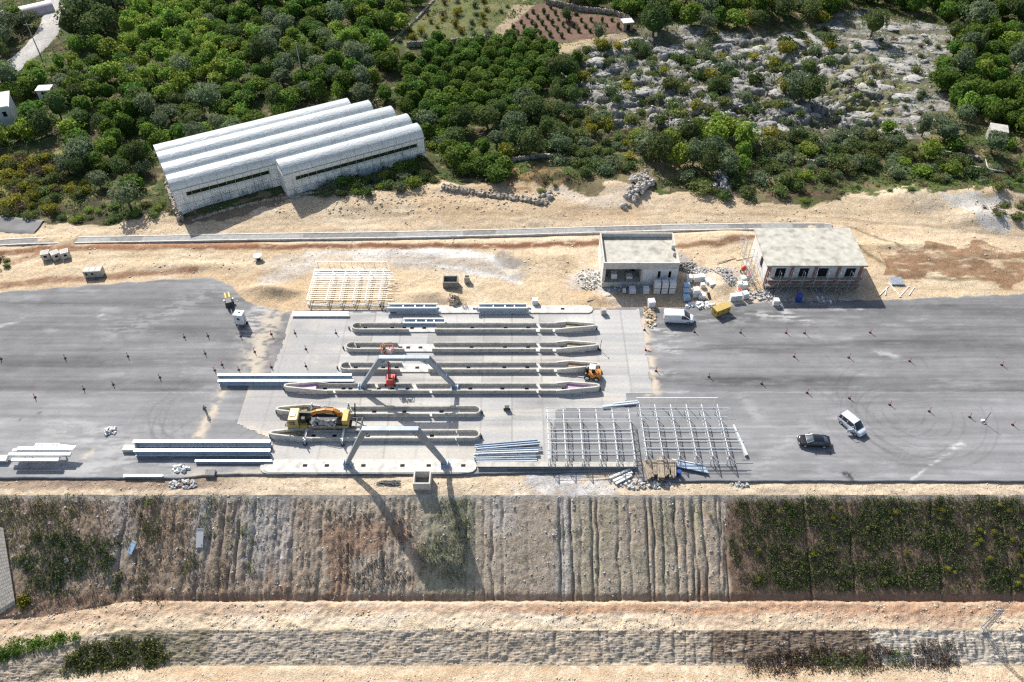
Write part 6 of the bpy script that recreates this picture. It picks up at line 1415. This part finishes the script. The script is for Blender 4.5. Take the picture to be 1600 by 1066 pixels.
def free(X, Y, rad):
    dx, dy = X-GO.x, Y-GO.y; u = dx*ca+dy*sa; v = -dx*sa+dy*ca
    if -1.0-rad < u < 53+rad*.5 and (-.3-rad if u < 20 else -SP-.3-rad*.6) < v < SP*4+.5+rad: return False
    if float(pdist(np.array([X]), np.array([Y]), LANE)[0]) < 3.2+rad*.6: return False
    return not any(math.hypot(X-a, Y-b_) < q+rad*.4 or (abs(X-a) < 2.5 and b_-9 < Y < b_ and rad > 1.6) for a, b_, q in HUTS)
COUNT = {}
where_neat = lambda g: bool(g) and 'neat' in g
def put_tree(kind, X, Y, rad, label, group):
    crowns, trunk, nm = KIN[kind]; z = gzd(X, Y)
    nm = 'orchard_tree' if kind == 'dark' and not where_neat(group) and group and 'retaining' not in group else nm
    t = thing(nm, (X, Y, z-.1), label, "tree", group, rv.uniform(0, 6.28)); q_ = .08 if where_neat(group) else .24; t.scale = (rad*rv.uniform(1-q_, 1+q_), rad*rv.uniform(1-q_, 1+q_), rad*rv.uniform(1-q_, 1+q_*1.3))
    a = bpy.data.objects.new("trunk", trunk); link(a, t); b_ = bpy.data.objects.new("crown", rv.choice(crowns)); link(b_, t); COUNT[nm] = COUNT.get(nm, 0)+1
def put_shrub(kind, X, Y, rad, label, group, name="shrub", zs=1.0):
    if name == "shrub": name = {'green': 'scrub_bush', 'dark': 'dark_shrub', 'olive': 'grey_shrub', 'yellow': 'yellow_bush', 'brown': 'dry_bush', 'bright': 'green_bush'}[kind]
    o = bpy.data.objects.new(name, rv.choice(SHR[kind])); link(o); o.location = (X, Y, gzd(X, Y)-.05); o.rotation_euler = (0, 0, rv.uniform(0, 6.28)); o.scale = (rad, rad*rv.uniform(.8, 1.2), rad*zs*rv.uniform(.8, 1.25)); tag(o, label, "shrub", group); COUNT[name] = COUNT.get(name, 0)+1; return o
def spots(poly, sp, jit=.35, rot=0.0, dy=5, keep=1.0, sy=1.0):
    pw = PG([(x, y+dy) for x, y in poly]); xs = [p[0] for p in pw]; ys = [p[1] for p in pw]; cx, cy = sum(xs)/len(xs), sum(ys)/len(ys); Rr = max(max(xs)-min(xs), max(ys)-min(ys)); out = []
    n = int(Rr/sp)+2; c, s = math.cos(rot), math.sin(rot)
    G_ = [((i+(j % 2)*.5+rv.uniform(-jit, jit))*sp, (j*.9+rv.uniform(-jit, jit))*sp*sy) for i in range(-n, n) for j in range(-n, n)]
    X = np.array([cx+a*c-b_*s for a, b_ in G_]); Y = np.array([cy+a*s+b_*c for a, b_ in G_]); ok = pip(X, Y, pw) > .5
    return [(x, y) for x, y, o in zip(X, Y, ok) if o and rv.random() < keep]
TAKEN = []
def clear(X, Y, d):
    for a, b_, q in TAKEN:
        if abs(X-a) < 6 and (X-a)**2+(Y-b_)**2 < ((d+q)*.72)**2: return False
    TAKEN.append((X, Y, d)); return True
DESC = {'dark': "dark green round crowned fruit tree", 'light': "yellow green leafy fruit tree", 'olive': "grey green olive tree", 'leafy': "dark bushy broadleaf tree"}
def grove(poly, sp, mix, rads, where, rot=0.0, jit=.3, keep=1.0):
    ks = list(mix); ws = [mix[k] for k in ks]
    for X, Y in spots(poly, sp, jit, rot, keep=keep):
        k = rv.choices(ks, ws)[0]; rad = rv.uniform(*rads)*(1.15 if k in ('olive', 'leafy') else 1)
        if free(X, Y, rad) and clear(X, Y, rad): put_tree(k, X, Y, rad, DESC[k]+" "+where, DESC[k]+"s "+where)
SD = {'green': "mid green scrub bush", 'dark': "dark green scrub bush", 'yellow': "yellow green scrub bush", 'olive': "grey green scrub bush", 'brown': "dry brown scrub bush", 'bright': "bright green scrub bush"}
def scrub(poly, sp, mix, rads, where, jit=.45, keep=1.0, name="shrub", zs=1.0):
    ks = list(mix); ws = [mix[k] for k in ks]
    for X, Y in spots(poly, sp, jit, keep=keep):
        k = rv.choices(ks, ws)[0]; rad = rv.uniform(*rads)
        if free(X, Y, rad) and clear(X, Y, rad*.8): put_shrub(k, X, Y, rad, SD[k]+" "+where, SD[k]+"es "+where, name, zs)
grove([(685, 66), (770, 62), (865, 62), (860, 130), (850, 150), (800, 178), (655, 190), (595, 165), (630, 105)], 4.25, {'dark': 1}, (1.75, 2.05), "in the neat rows right of the greenhouse", .25, .12)
grove([(690, 232), (730, 226), (795, 250), (785, 285), (705, 275)], 3.9, {'dark': 1}, (1.8, 2.1), "above the boulder retaining wall", .1, .15)
grove([(195, -40), (330, -40), (345, 60), (395, 130), (330, 138), (255, 155), (150, 122), (75, 108), (108, 72), (195, 62)], 4.0, {'light': .86, 'olive': .08, 'dark': .06}, (1.6, 2.05), "in the bright upper left orchard", .35, .3)
grove([(95, -40), (195, -40), (200, 58), (110, 68)], 4.4, {'leafy': .75, 'olive': .25}, (2.2, 3.0), "beside the winding lane", 0, .35)
grove([(-90, 125), (75, 108), (150, 122), (255, 155), (330, 138), (395, 130), (470, 158), (400, 205), (245, 242), (255, 300), (150, 290), (105, 215), (-90, 235)], 3.75, {'dark': .50, 'olive': .20, 'light': .12, 'leafy': .14}, (1.6, 2.4), "between the farmhouse and the greenhouse", .2, .35)
grove([(330, -40), (690, -40), (612, 62), (625, 110), (560, 162), (470, 160), (395, 130), (345, 60)], 3.75, {'dark': .52, 'olive': .20, 'light': .20, 'leafy': .08}, (1.6, 2.35), "in the dense grove behind the greenhouse", .3, .35)
grove([(-120, 20), (72, 24), (66, 60), (25, 88), (-120, 115)], 4.0, {'olive': .6, 'dark': .25, 'leafy': .15}, (1.9, 2.5), "on the far side of the winding lane", 0, .35)
grove([(870, -40), (1750, -40), (1750, 25), (1500, 48), (1440, 16), (1340, 8), (1290, 30), (1150, 38), (1010, 42), (985, 26), (960, 12), (880, -2)], 4.1, {'dark': .42, 'leafy': .38, 'olive': .12, 'light': .08}, (2.0, 2.8), "along the top edge above the rocks", 0, .35)
grove([(1492, 52), (1740, 20), (1740, 240), (1605, 215), (1565, 190), (1485, 172), (1462, 128)], 3.7, {'dark': .66, 'olive': .2, 'light': .14}, (1.8, 2.5), "in the dense right hand grove", .2, .3)
grove([(660, 195), (850, 162), (880, 185), (880, 235), (800, 240), (740, 215), (690, 228), (668, 228)], 3.9, {'leafy': .5, 'olive': .3, 'dark': .2}, (1.5, 2.3), "in the rough strip right of the greenhouse", 0, .4)
grove([(845, 90), (905, 85), (900, 170), (860, 165)], 3.4, {'dark': .4, 'leafy': .6}, (1.3, 2.0), "at the left edge of the rocky ground", 0, .4)
grove([(985, 215), (1120, 195), (1200, 238), (1160, 275), (1000, 268)], 3.8, {'leafy': .55, 'light': .3, 'olive': .15}, (1.6, 2.5), "at the foot of the rocks behind the flat roofed building", 0, .4)
grove([(1480, 175), (1560, 195), (1540, 215), (1600, 240), (1740, 260), (1740, 300), (1590, 262), (1500, 232), (1430, 215)], 3.8, {'olive': .4, 'leafy': .35, 'light': .25}, (1.5, 2.3), "around the stone hut", 0, .4, .8)
grove([(95, 262), (160, 245), (248, 250), (255, 318), (205, 325), (150, 300)], 3.3, {'leafy': .4, 'olive': .6}, (1.6, 2.5), "left of the greenhouse end wall", 0, .35)
# named single trees on the rocks
for px, py, k, rad, lb in ((1115, 140, 'leafy', 2.3, "dark rounded tree standing in the middle of the rocks"), (1240, 150, 'olive', 2.8, "wide olive tree at the right of the rocks' lower half"), (1262, 160, 'leafy', 2.4, "dark spreading tree touching the wide olive on the rocks"),
                           (1360, 50, 'leafy', 2.6, "dark tree at the top of the bare rock field"), (1005, 82, 'leafy', 1.7, "pointed dark tree below the field hut"), (935, 55, 'olive', 1.8, "lone olive tree standing on the red ploughed plot"), (1100, 45, 'olive', 2.3, "grey olive tree above the left rocks"), (1490, 55, 'leafy', 2.0, "dark tree between bare rocks and right hand grove"), (1020, 50, 'leafy', 3.4, "broad dark tree right of the field hut"),
                           (885, 25, 'leafy', 1.5, "small round tree at the top of the red ploughed plot"), (1385, 200, 'light', 1.9, "pale green tree at the lower right of the rocks"), (1450, 240, 'light', 1.9, "bright tree above the short terrace wall")):
    X, Y, _ = atg(px, py+8); TAKEN.append((X, Y, rad)); put_tree(k, X, Y, rad, lb, None)
X, Y, Z = atg(1526, 88); t = thing("cypress_tree", (X, Y, Z), "slim dark cypress at the left edge of the right hand grove", "tree"); MB().tube((0, 0, 0), (0, 0, 2), .15, .1, 7).build("trunk", BARK, t)
me = crown_mesh("cypress_crown", 301, .9, 3.4, 3.5, 700, .16, L_DRK, lumps=8, lr=.5); link(bpy.data.objects.new("crown", me), t)
# scrub
scrub([(890, 100), (905, 72), (1000, 70), (1180, 60), (1290, 40), (1330, 60), (1280, 130), (1250, 215), (1100, 215), (950, 215), (880, 170)], 3.3, {'green': .45, 'olive': .25, 'yellow': .13, 'dark': .17}, (.8, 2.1), "among the left hand rocks", keep=.55)
scrub([(1280, 130), (1340, 55), (1490, 50), (1470, 150), (1440, 205), (1300, 225), (1255, 210)], 4.0, {'green': .3, 'olive': .4, 'brown': .3}, (.5, 1.2), "on the bare right hand rocks", keep=.5)
scrub([(760, 180), (900, 165), (1000, 212), (990, 265), (905, 270), (850, 240), (790, 240)], 2.7, {'green': .5, 'olive': .25, 'yellow': .12, 'dark': .13}, (.9, 1.9), "in the thicket left of the stone heaps", keep=.9)
scrub([(1080, 215), (1260, 200), (1440, 205), (1560, 262), (1480, 282), (1330, 262), (1240, 300), (1130, 305), (1060, 285)], 2.7, {'green': .5, 'olive': .22, 'dark': .2, 'bright': .08}, (.9, 2.0), "in the thicket below the rocks", keep=.88)
scrub([(500, 302), (520, 280), (600, 262), (655, 248), (690, 275), (640, 292), (560, 302)], 1.8, {'green': .4, 'olive': .3, 'bright': .2, 'dark': .1}, (.9, 1.6), "in front of the greenhouse's projecting bay")
scrub([(655, 185), (700, 180), (720, 215), (700, 240), (665, 240)], 2.6, {'bright': .5, 'olive': .5}, (1.0, 1.8), "at the right end of the greenhouse")
scrub([(-90, 245), (95, 238), (145, 292), (75, 335), (0, 338), (-90, 338)], 2.1, {'yellow': .5, 'green': .35, 'brown': .15}, (.8, 1.5), "in the weedy patch at the left edge", keep=.8)
scrub([(130, 322), (250, 300), (262, 330), (150, 345), (60, 345)], 1.9, {'bright': .5, 'green': .5}, (.6, 1.1), "along the sandy edge left of the greenhouse", keep=.7, zs=.7)
scrub([(1240, 305), (1330, 268), (1480, 272), (1495, 288), (1420, 294), (1340, 308), (1260, 318)], 2.4, {'green': .45, 'bright': .2, 'brown': .35}, (.4, 1.0), "on the green bank above the brick column building", keep=.6, zs=.7)
scrub([(800, 262), (850, 258), (905, 275), (890, 300), (810, 300)], 2.6, {'brown': .6, 'green': .4}, (.4, .9), "on the reddish bank behind the flat roofed building", keep=.6, zs=.8)
scrub([(1530, 318), (1610, 310), (1650, 335), (1560, 340)], 1.8, {'green': .7, 'brown': .3}, (.6, 1.1), "on the sandy hump at the right edge", keep=.8, zs=.6)
scrub([(0, 395), (22, 402), (18, 420), (-40, 425), (-40, 395)], 1.6, {'brown': .6, 'green': .4}, (.6, 1.0), "at the left edge above the asphalt", zs=.7)
scrub([(1500, 262), (1640, 265), (1640, 300), (1530, 290)], 2.4, {'green': .5, 'olive': .3, 'brown': .2}, (.7, 1.3), "below the stone hut", keep=.8)
for px, py, rad, k, lb in ((1172, 30, 2.4, 'yellow', "large yellow green bush above the middle of the rocks"), (1285, 28, 2.4, 'yellow', "large yellow green bush above the right rocks"), (910, 120, 1.8, 'yellow', "yellow green bush at the left of the rocks, under a smaller one"), (938, 75, 1.8, 'yellow', "yellow green bush just below the red ploughed plot"), (925, 190, 1.9, 'yellow', "yellow green bush in the thicket's upper left"), (1115, 55, 1.7, 'yellow', "yellow green bush beside the grey olive tree"),
                           (890, 235, 2.2, 'green', "rounded green bush above the pale terrace wall"), (1115, 240, 2.3, 'bright', "bright green bush at the centre of the thicket"), (1490, 225, 2.3, 'bright', "bright green bush left of the stone hut"), (1575, 225, 1.5, 'bright', "bright green bush just right of the stone hut")):
    X, Y, _ = atg(px, py+6); put_shrub(k, X, Y, rad, lb, None)
for X, Y in spots([(622, 66), (690, 0), (805, 0), (768, 52), (750, 62), (645, 68)], 4.6, .3, .5, dy=0): put_shrub(rv.choice(('brown', 'olive', 'olive', 'yellow')), X, Y, rv.uniform(.6, 1.05), "small young bush planted in the grassy plot", "young bushes in the grassy plot", "young_bush", 1.3)
for X, Y in spots([(785, 58), (822, 16), (850, 12), (955, 32), (968, 46), (925, 56), (860, 60)], 2.9, .08, -.12, dy=0, sy=1.25):
    if pip(np.array([X]), np.array([Y]), REDPLOT)[0] > .5: put_shrub('dark', X, Y, rv.uniform(.38, .55), "dark young sapling in the rows of the red ploughed plot", "saplings in the red ploughed plot", "sapling", 2.3)
# plants on the cut slope
for px, py in [(1560, 790), (1575, 800), (1472, 800), (1468, 812), (1530, 830), (1552, 832), (1530, 846), (1525, 852), (1545, 873), (1580, 845), (1398, 802), (1355, 826), (1300, 812), (1312, 796), (1215, 800), (1480, 890), (1490, 895), (1596, 902), (1590, 912), (1415, 865), (1185, 905), (1185, 862), (1110, 808), (1270, 868), (1382, 912), (1512, 806), (1590, 870)]:
    X, Y, Z = on_slope(px, py); o = put_shrub('yellow', X, Y, rv.uniform(.2, .4), "yellow green tuft on the overgrown right part of the cut slope" if px > 1120 else "single yellow tuft beside the rills of the cut slope", "yellow tufts on the cut slope" if px > 1120 else None, "slope_tuft", 1.0); o.location.z = gz(X, Y)+.1
def plant_mass(name, pts, nl, spread, leaf, m, label, seed, zr=(.05, .5)):
    rg = np.random.RandomState(seed); P_ = []
    for X, Y in pts:
        k = rg.randint(nl//2, nl); a = rg.randn(k, 2)*spread; P_.append(np.stack([X+a[:, 0], Y+a[:, 1], rg.uniform(zr[0], zr[1], k)*np.exp(-(a**2).sum(1)/(2*spread**2))], 1))
    P_ = np.concatenate(P_); P_[:, 2] += H(P_[:, 0], P_[:, 1], True)+.03
    o = leaf_cloud(name, P_, leaf, m, None, seed); return tag(o, label, "ground cover", kind="stuff")
def rpts(n, poly_px, seed, dens=None):
    rg = np.random.RandomState(seed); pw = [on_slope(x, y)[:2] if y > 770 else atg(x, y)[:2] for x, y in poly_px]; xs = [p[0] for p in pw]; ys = [p[1] for p in pw]
    X = rg.uniform(min(xs), max(xs), n*4); Y = rg.uniform(min(ys), max(ys), n*4); ok = pip(X, Y, pw, .6, 2) > .5
    if dens is not None: ok &= rg.rand(len(X)) < dens(X, Y)
    return list(zip(X[ok][:n], Y[ok][:n]))
dn = lambda s, a, b_, f=3.0: (lambda X, Y: sst(a, b_, fbm(X/f, Y/f, 3, s)))
EDG = lambda s: (lambda X, Y: sst(.30, .50, fbm(X/3, Y/3, 3, s))*sst(29.0, 33.5, X+(fbm(X/2, Y/2.5, 3, 230)-.5)*7))
SLR = [(1120, 778), (1700, 780), (1700, 925), (1160, 922)]
plant_mass("slope_plants", rpts(1700, SLR, 1, EDG(201)), 26, .26, .095, L_SLP, "dark green low plants covering the right part of the cut slope", 11)
plant_mass("slope_plants", rpts(1300, SLR, 2, EDG(202)), 18, .28, .09, L_DRK, "olive green low plants mixed over the right part of the cut slope", 12)
plant_mass("dry_stems", rpts(1500, SLR, 3), 14, .3, .07, L_BRN, "dry brown stems between the plants of the right slope", 13, (.02, .25))
plant_mass("slope_plants", rpts(260, [(60, 830), (200, 845), (190, 925), (70, 930), (20, 880)], 4, dn(203, .35, .55)), 26, .3, .11, L_SLP, "dark green growth low on the left part of the cut slope", 14)
plant_mass("slope_plants", rpts(330, [(-60, 775), (420, 775), (400, 935), (-20, 955)], 5, dn(204, .48, .66)), 18, .3, .10, L_SHR, "scattered scrub over the left part of the cut slope", 15)
plant_mass("dry_stems", rpts(800, [(-60, 775), (300, 775), (380, 935), (-20, 955)], 6, dn(205, .35, .6)), 14, .3, .08, L_BRN, "dry brown stems over the left part of the cut slope", 16, (.02, .25))
plant_mass("slope_grass", rpts(320, [(640, 780), (735, 780), (725, 915), (655, 905)], 7, dn(206, .38, .6)), 16, .3, .07, L_SHR, "thin greenish grass on the slope between the two portal leg shadows", 17, (.02, .3))
plant_mass("slope_grass", rpts(300, [(760, 790), (1130, 790), (1130, 920), (760, 920)], 8, dn(207, .5, .65)), 12, .25, .06, L_SHR, "sparse grass between the rills of the cut slope", 18, (.02, .2))
plant_mass("slope_grass", rpts(320, [(480, 800), (640, 800), (650, 920), (480, 920)], 9, dn(208, .45, .65)), 14, .3, .07, L_BRN, "brown dry grass on the reddish part of the slope", 19, (.02, .22))
plant_mass("bank_plants", rpts(190, [(95, 1035), (150, 1005), (255, 1000), (262, 1035), (100, 1052)], 10), 34, .34, .13, L_SHR, "dark green growth at the foot of the lower slope, left", 20)
plant_mass("bank_plants", rpts(110, [(-20, 1010), (60, 996), (130, 990), (120, 1000), (20, 1026), (-20, 1040)], 11), 30, .3, .12, L_CIT, "green growth along the left edge of the berm", 21)
plant_mass("bank_plants", rpts(16, [(28, 938), (42, 928), (44, 948), (32, 955)], 12), 40, .3, .12, L_YEL, "bright yellow green tuft at the foot of the block facing", 22)
plant_mass("dry_stems", rpts(420, [(1160, 1030), (1260, 1015), (1420, 1010), (1500, 1000), (1500, 1045), (1170, 1055)], 13, dn(209, .3, .5)), 22, .3, .09, L_BRN, "dry brown growth on the lower slope, right", 23, (.02, .35))
plant_mass("bank_plants", rpts(130, [(1240, 1030), (1480, 1005), (1490, 1040), (1250, 1050)], 14, dn(210, .45, .6)), 18, .3, .09, L_SHR, "olive growth among dry stems on the lower slope, right", 24)
# undergrowth and weeds behind the site
OP = [(-90, 225), (-90, -40), (1700, -40), (1700, 300), (1500, 295), (1310, 305), (1110, 298), (900, 288), (690, 280), (640, 292), (430, 305), (280, 338), (150, 338), (0, 330)]
GHm = lambda X, Y: 1.0*((((X-GO.x)*ca+(Y-GO.y)*sa) < -1) | (((X-GO.x)*ca+(Y-GO.y)*sa) > 53) | ((-(X-GO.x)*sa+(Y-GO.y)*ca) < -SP-.5) | ((-(X-GO.x)*sa+(Y-GO.y)*ca) > SP*4+1))*(pdist(X, Y, LANE) > 3.4)
notrock = lambda X, Y: GHm(X, Y)*(1-.75*pip(X, Y, ROCKY))*(1-pip(X, Y, REDPLOT))*(1-.7*pip(X, Y, GRASSF))
plant_mass("undergrowth", rpts(4200, OP, 31, lambda X, Y: notrock(X, Y)*sst(.35, .55, fbm(X/6, Y/6, 3, 211))), 16, .7, .22, L_SHR, "low weeds filling the gaps between the orchard trees", 31, (.05, .55))
plant_mass("undergrowth", rpts(2600, OP, 32, lambda X, Y: notrock(X, Y)*sst(.4, .6, fbm(X/8, Y/8, 3, 212))), 14, .7, .2, L_CIT, "dark low growth between the orchard trees", 32, (.05, .5))
plant_mass("dry_weeds", rpts(2200, OP, 33, lambda X, Y: GHm(X, Y)*(1-pip(X, Y, REDPLOT))*sst(.45, .6, fbm(X/7, Y/7, 3, 213))), 12, .6, .15, L_GRS, "dry straw coloured weeds behind the site", 33, (.03, .35))
# ------------------------------------------------------------------ rock outcrops, boulders, loose stones
KARST = mat("karst_limestone", (.37, .355, .325), rough=.95, var=.2, scale=.9, bump=.9, bscale=2.6, bdist=.25, rand=.14, stain=((.13, .125, .11), 1.5, .85))
import bmesh
def rock_mesh(nm, seed, sub=4, amp=.35, m=KARST):
    bm = bmesh.new(); bmesh.ops.create_icosphere(bm, subdivisions=sub, radius=1); co = np.array([v.co[:] for v in bm.verts]); s = seed*7.3
    n1 = fbm(co[:, 0]*1.3+s+co[:, 2]*.8, co[:, 1]*1.3-co[:, 2]*.6+s, 3, seed); n2 = np.abs(fbm(co[:, 0]*3.2+co[:, 2]*1.7+s, co[:, 1]*3.2-co[:, 2]*2+s, 3, seed+1)-.5)*2
    co = co*(1+amp*(n1-.5)*2-.28*np.exp(-(n2/.16)**2)+.1*(n2-.3))[:, None]
    co[:, 2] = np.where(co[:, 2] > .5, .5+(co[:, 2]-.5)*.45, co[:, 2])
    for v, c in zip(bm.verts, co): v.co = c
    me = bpy.data.meshes.new(nm); bm.to_mesh(me); bm.free(); me.materials.append(m); me.polygons.foreach_set('use_smooth', [sub > 2]*len(me.polygons)); return me
RK = [rock_mesh("outcrop", 400+i) for i in range(7)]; BD = [rock_mesh("boulder", 500+i, 2, .3, STONE) for i in range(6)]
def rock(px, py, a, b_, h, label, group, rz=None):
    X, Y, Z = atg(px, py); o = bpy.data.objects.new("rock_outcrop", rv.choice(RK)); link(o); o.location = (X, Y, gzd(X, Y)-.35*h); o.scale = (a, b_, h); o.rotation_euler = (rv.uniform(-.12, .12), rv.uniform(-.12, .12), rv.uniform(-.4, .4) if rz is None else rz); tag(o, label, "rock", group); return o
for px, py, a, b_, h, lb in ((1262, 58, 7.5, 5.2, 1.9, "largest pale limestone hump, top of the bare rocks, pitted all over"), (1290, 95, 4.6, 3.6, 1.8, "pitted limestone hump directly below the largest one"), (1350, 66, 4.2, 3.4, 1.6, "pale limestone hump right of the largest one"), (1372, 92, 4.0, 2.6, 1.6, "rounded limestone hump above the small meadow"), (1405, 102, 3.2, 2.4, 1.2, "limestone hump at the meadow's upper right"),
                             (1362, 132, 5.2, 3.2, 1.6, "long pale limestone hump below the small meadow"), (1410, 148, 3.2, 2.4, 1.5, "dark streaked limestone hump right below the meadow"), (1350, 172, 6.2, 2.0, 1.0, "flat wide limestone slab under the bare rocks"), (1220, 170, 4.0, 2.2, 1.3, "pale limestone slab left of the dark spreading tree"), (1225, 200, 4.6, 3.4, 1.2, "pitted limestone ledge at the lower right of the thicket"),
                             (1435, 182, 3.6, 1.4, .9, "low limestone slab at the right end of the bare rocks"), (1420, 95, 2.2, 1.7, 1.0, "small limestone hump at the right of the bare rocks"), (1330, 112, 2.2, 2.6, .9, "small pale limestone lump inside the meadow"), (1318, 122, 1.5, 1.8, .8, "pale limestone lump left inside the meadow"), (1380, 40, 4.0, 1.5, .6, "pale stony bank at the top of the bare rocks"), (1425, 120, 3.2, 2.2, 1.2, "scrubby limestone hump near the right hand grove")):
    rock(px, py+4, a, b_, h, lb, None)
for X, Y in spots([(890, 100), (905, 72), (1000, 62), (1180, 60), (1240, 50), (1240, 140), (1200, 225), (1100, 212), (950, 205), (880, 170)], 4.1, .45, dy=0, keep=.5):
    o = rock(0, 200, rv.uniform(1.2, 3.4), rv.uniform(.9, 2.0), rv.uniform(.6, 1.5), "pale pitted limestone ledge among the left hand scrub", "limestone ledges among the left hand scrub"); o.location = (X, Y, gzd(X, Y)-.35)
for X, Y in spots([(1240, 140), (1250, 45), (1480, 55), (1470, 150), (1440, 205), (1210, 228)], 3.7, .5, dy=0, keep=.45):
    o = rock(0, 200, rv.uniform(.6, 1.9), rv.uniform(.5, 1.3), rv.uniform(.4, .9), "small pale limestone lump between the big humps on the right", "small limestone lumps on the right"); o.location = (X, Y, gzd(X, Y)-.1)
def boulders(poly, n, hgt, sz, lb, gp, seed):
    pw = PG(poly); rg = np.random.RandomState(seed); xs = [p[0] for p in pw]; ys = [p[1] for p in pw]; cx, cy = np.mean(xs), np.mean(ys); c = 0
    while c < n:
        X, Y = rg.uniform(min(xs), max(xs)), rg.uniform(min(ys), max(ys))
        if pip(np.array([X]), np.array([Y]), pw)[0] < .5: continue
        q = 1-math.hypot((X-cx)/(max(xs)-min(xs))*1.7, (Y-cy)/(max(ys)-min(ys))*1.7); s = rg.uniform(*sz)
        o = bpy.data.objects.new("boulder", BD[c % len(BD)]); link(o); o.location = (X, Y, gz(X, Y)+max(0, q)*hgt*rg.uniform(.6, 1)+s*.2); o.scale = (s, s*rg.uniform(.6, 1), s*rg.uniform(.55, .9)); o.rotation_euler = tuple(rg.uniform(0, 6, 3)); tag(o, lb, "boulder", gp); c += 1
boulders([(975, 310), (985, 280), (1010, 268), (1025, 285), (1005, 305), (985, 318)], 85, 1.3, (.35, .85), "pale boulder in the left heap behind the flat roofed building", "boulders of the left heap", 1)
boulders([(1108, 290), (1118, 268), (1135, 270), (1148, 300), (1130, 308)], 60, 1.3, (.35, .8), "pale boulder in the right heap between bushes", "boulders of the right heap", 2)
boulders([(968, 318), (985, 318), (984, 326), (970, 326)], 6, .2, (.3, .6), "pale boulder lying alone on the sand below the left heap", "loose boulders below the left heap", 3)
boulders([(840, 305), (860, 300), (862, 316), (842, 318)], 14, .4, (.3, .7), "boulder at the right end of the retaining wall", "boulders ending the retaining wall", 4)
X, Y, Z = atg(1545, 268); t = thing("dead_tree", (X, Y, Z), "bleached fallen dead tree trunk with one fork at the right edge", "dead tree"); PALE = mat("bleached_wood", (.60, .57, .51), var=.15)
MB().tube((-2.6, .8, .5), (3.0, -.7, .3), .26, .14, 8).build("trunk", PALE, t); MB().tube((-.3, .2, .45), (-.2, 2.6, 1.4), .2, .08, 7).tube((-2.4, .8, .5), (-3.4, 1.6, .5), .14, .05, 6).build("branch", PALE, t)
def stones(name, pts, smin, smax, label, seed, m):
    rg = np.random.RandomState(seed); P_ = np.array(pts); n = len(P_); z = H(P_[:, 0], P_[:, 1], True); s = smin+(smax-smin)*rg.rand(n)**5
    base = np.array([(1, 0, 0), (-1, 0, 0), (0, 1, 0), (0, -1, 0), (0, 0, .8), (0, 0, -.5), (.6, .6, .4), (-.6, .5, .35)]); fc = np.array([(0, 6, 4), (6, 2, 4), (2, 7, 4), (7, 1, 4), (1, 3, 4), (3, 0, 4), (2, 6, 0), (1, 7, 2), (0, 3, 5), (3, 1, 5), (1, 2, 5), (2, 0, 5)])
    a = rg.uniform(0, 6.28, n); c, si = np.cos(a), np.sin(a); B = base[None]*(1+.5*(rg.rand(n, 8, 1)-.5)); B = B*s[:, None, None]*np.stack([np.ones(n), rg.uniform(.5, 1, n), rg.uniform(.4, .9, n)], 1)[:, None, :]
    V = np.stack([B[..., 0]*c[:, None]-B[..., 1]*si[:, None]+P_[:, 0:1], B[..., 0]*si[:, None]+B[..., 1]*c[:, None]+P_[:, 1:2], B[..., 2]+z[:, None]], -1).reshape(-1, 3)
    Fq = (fc[None]+8*np.arange(n)[:, None, None]).reshape(-1, 3)
    o = np_mesh(name, V, Fq, m, None, None, False, np.repeat(rg.rand(n), len(fc))); return tag(o, label, "stones", kind="stuff")
STN = leafmat("loose_stone", (.40, .32, .23), (.62, .56, .46), .0, .0, .0); STG = leafmat("grey_stone", (.26, .24, .22), (.55, .53, .5), .0, .0, .0)
stones("loose_stones", rpts(4500, [(-60, 962), (150, 945), (1700, 945), (1700, 988), (200, 985), (-60, 1025)], 41, dn(221, .35, .6)), .03, .24, "loose pale stones strewn along the berm", 41, STN)
stones("loose_stones", rpts(1500, [(-60, 1052), (1700, 1052), (1700, 1070), (-60, 1070)], 42), .04, .2, "small stones on the lowest ground", 42, STN)
stones("loose_stones", rpts(3500, [(-60, 775), (1140, 775), (1140, 925), (-20, 945)], 43), .05, .24, "stones in the face of the cut slope", 43, STG)
stones("loose_stones", rpts(1600, [(-60, 990), (1700, 990), (1700, 1045), (-60, 1040)], 44), .05, .2, "stones in the face of the lower slope", 44, STG)
stones("loose_stones", rpts(2800, [(-60, 345), (440, 315), (700, 300), (980, 305), (1300, 318), (1700, 318), (1700, 440), (1180, 440), (940, 440), (420, 425), (-60, 440)], 45, dn(222, .4, .6, 5)), .05, .34, "stones scattered over the sandy ground above the asphalt", 45, STN)
stones("loose_stones", rpts(1300, [(430, 310), (700, 292), (880, 300), (860, 330), (560, 335), (420, 345)], 46), .08, .45, "larger stones on the bank below the greenhouse", 46, STN)
stones("loose_stones", rpts(900, [(-60, 752), (1600, 756), (1600, 768), (-60, 768)], 47), .04, .22, "stones along the shoulder above the slope", 47, STN)
stones("loose_stones", rpts(2600, [(890, 100), (905, 72), (1180, 60), (1480, 55), (1470, 150), (1440, 205), (1100, 212), (950, 205)], 48), .1, .6, "loose limestone pieces among the outcrops", 48, STG)
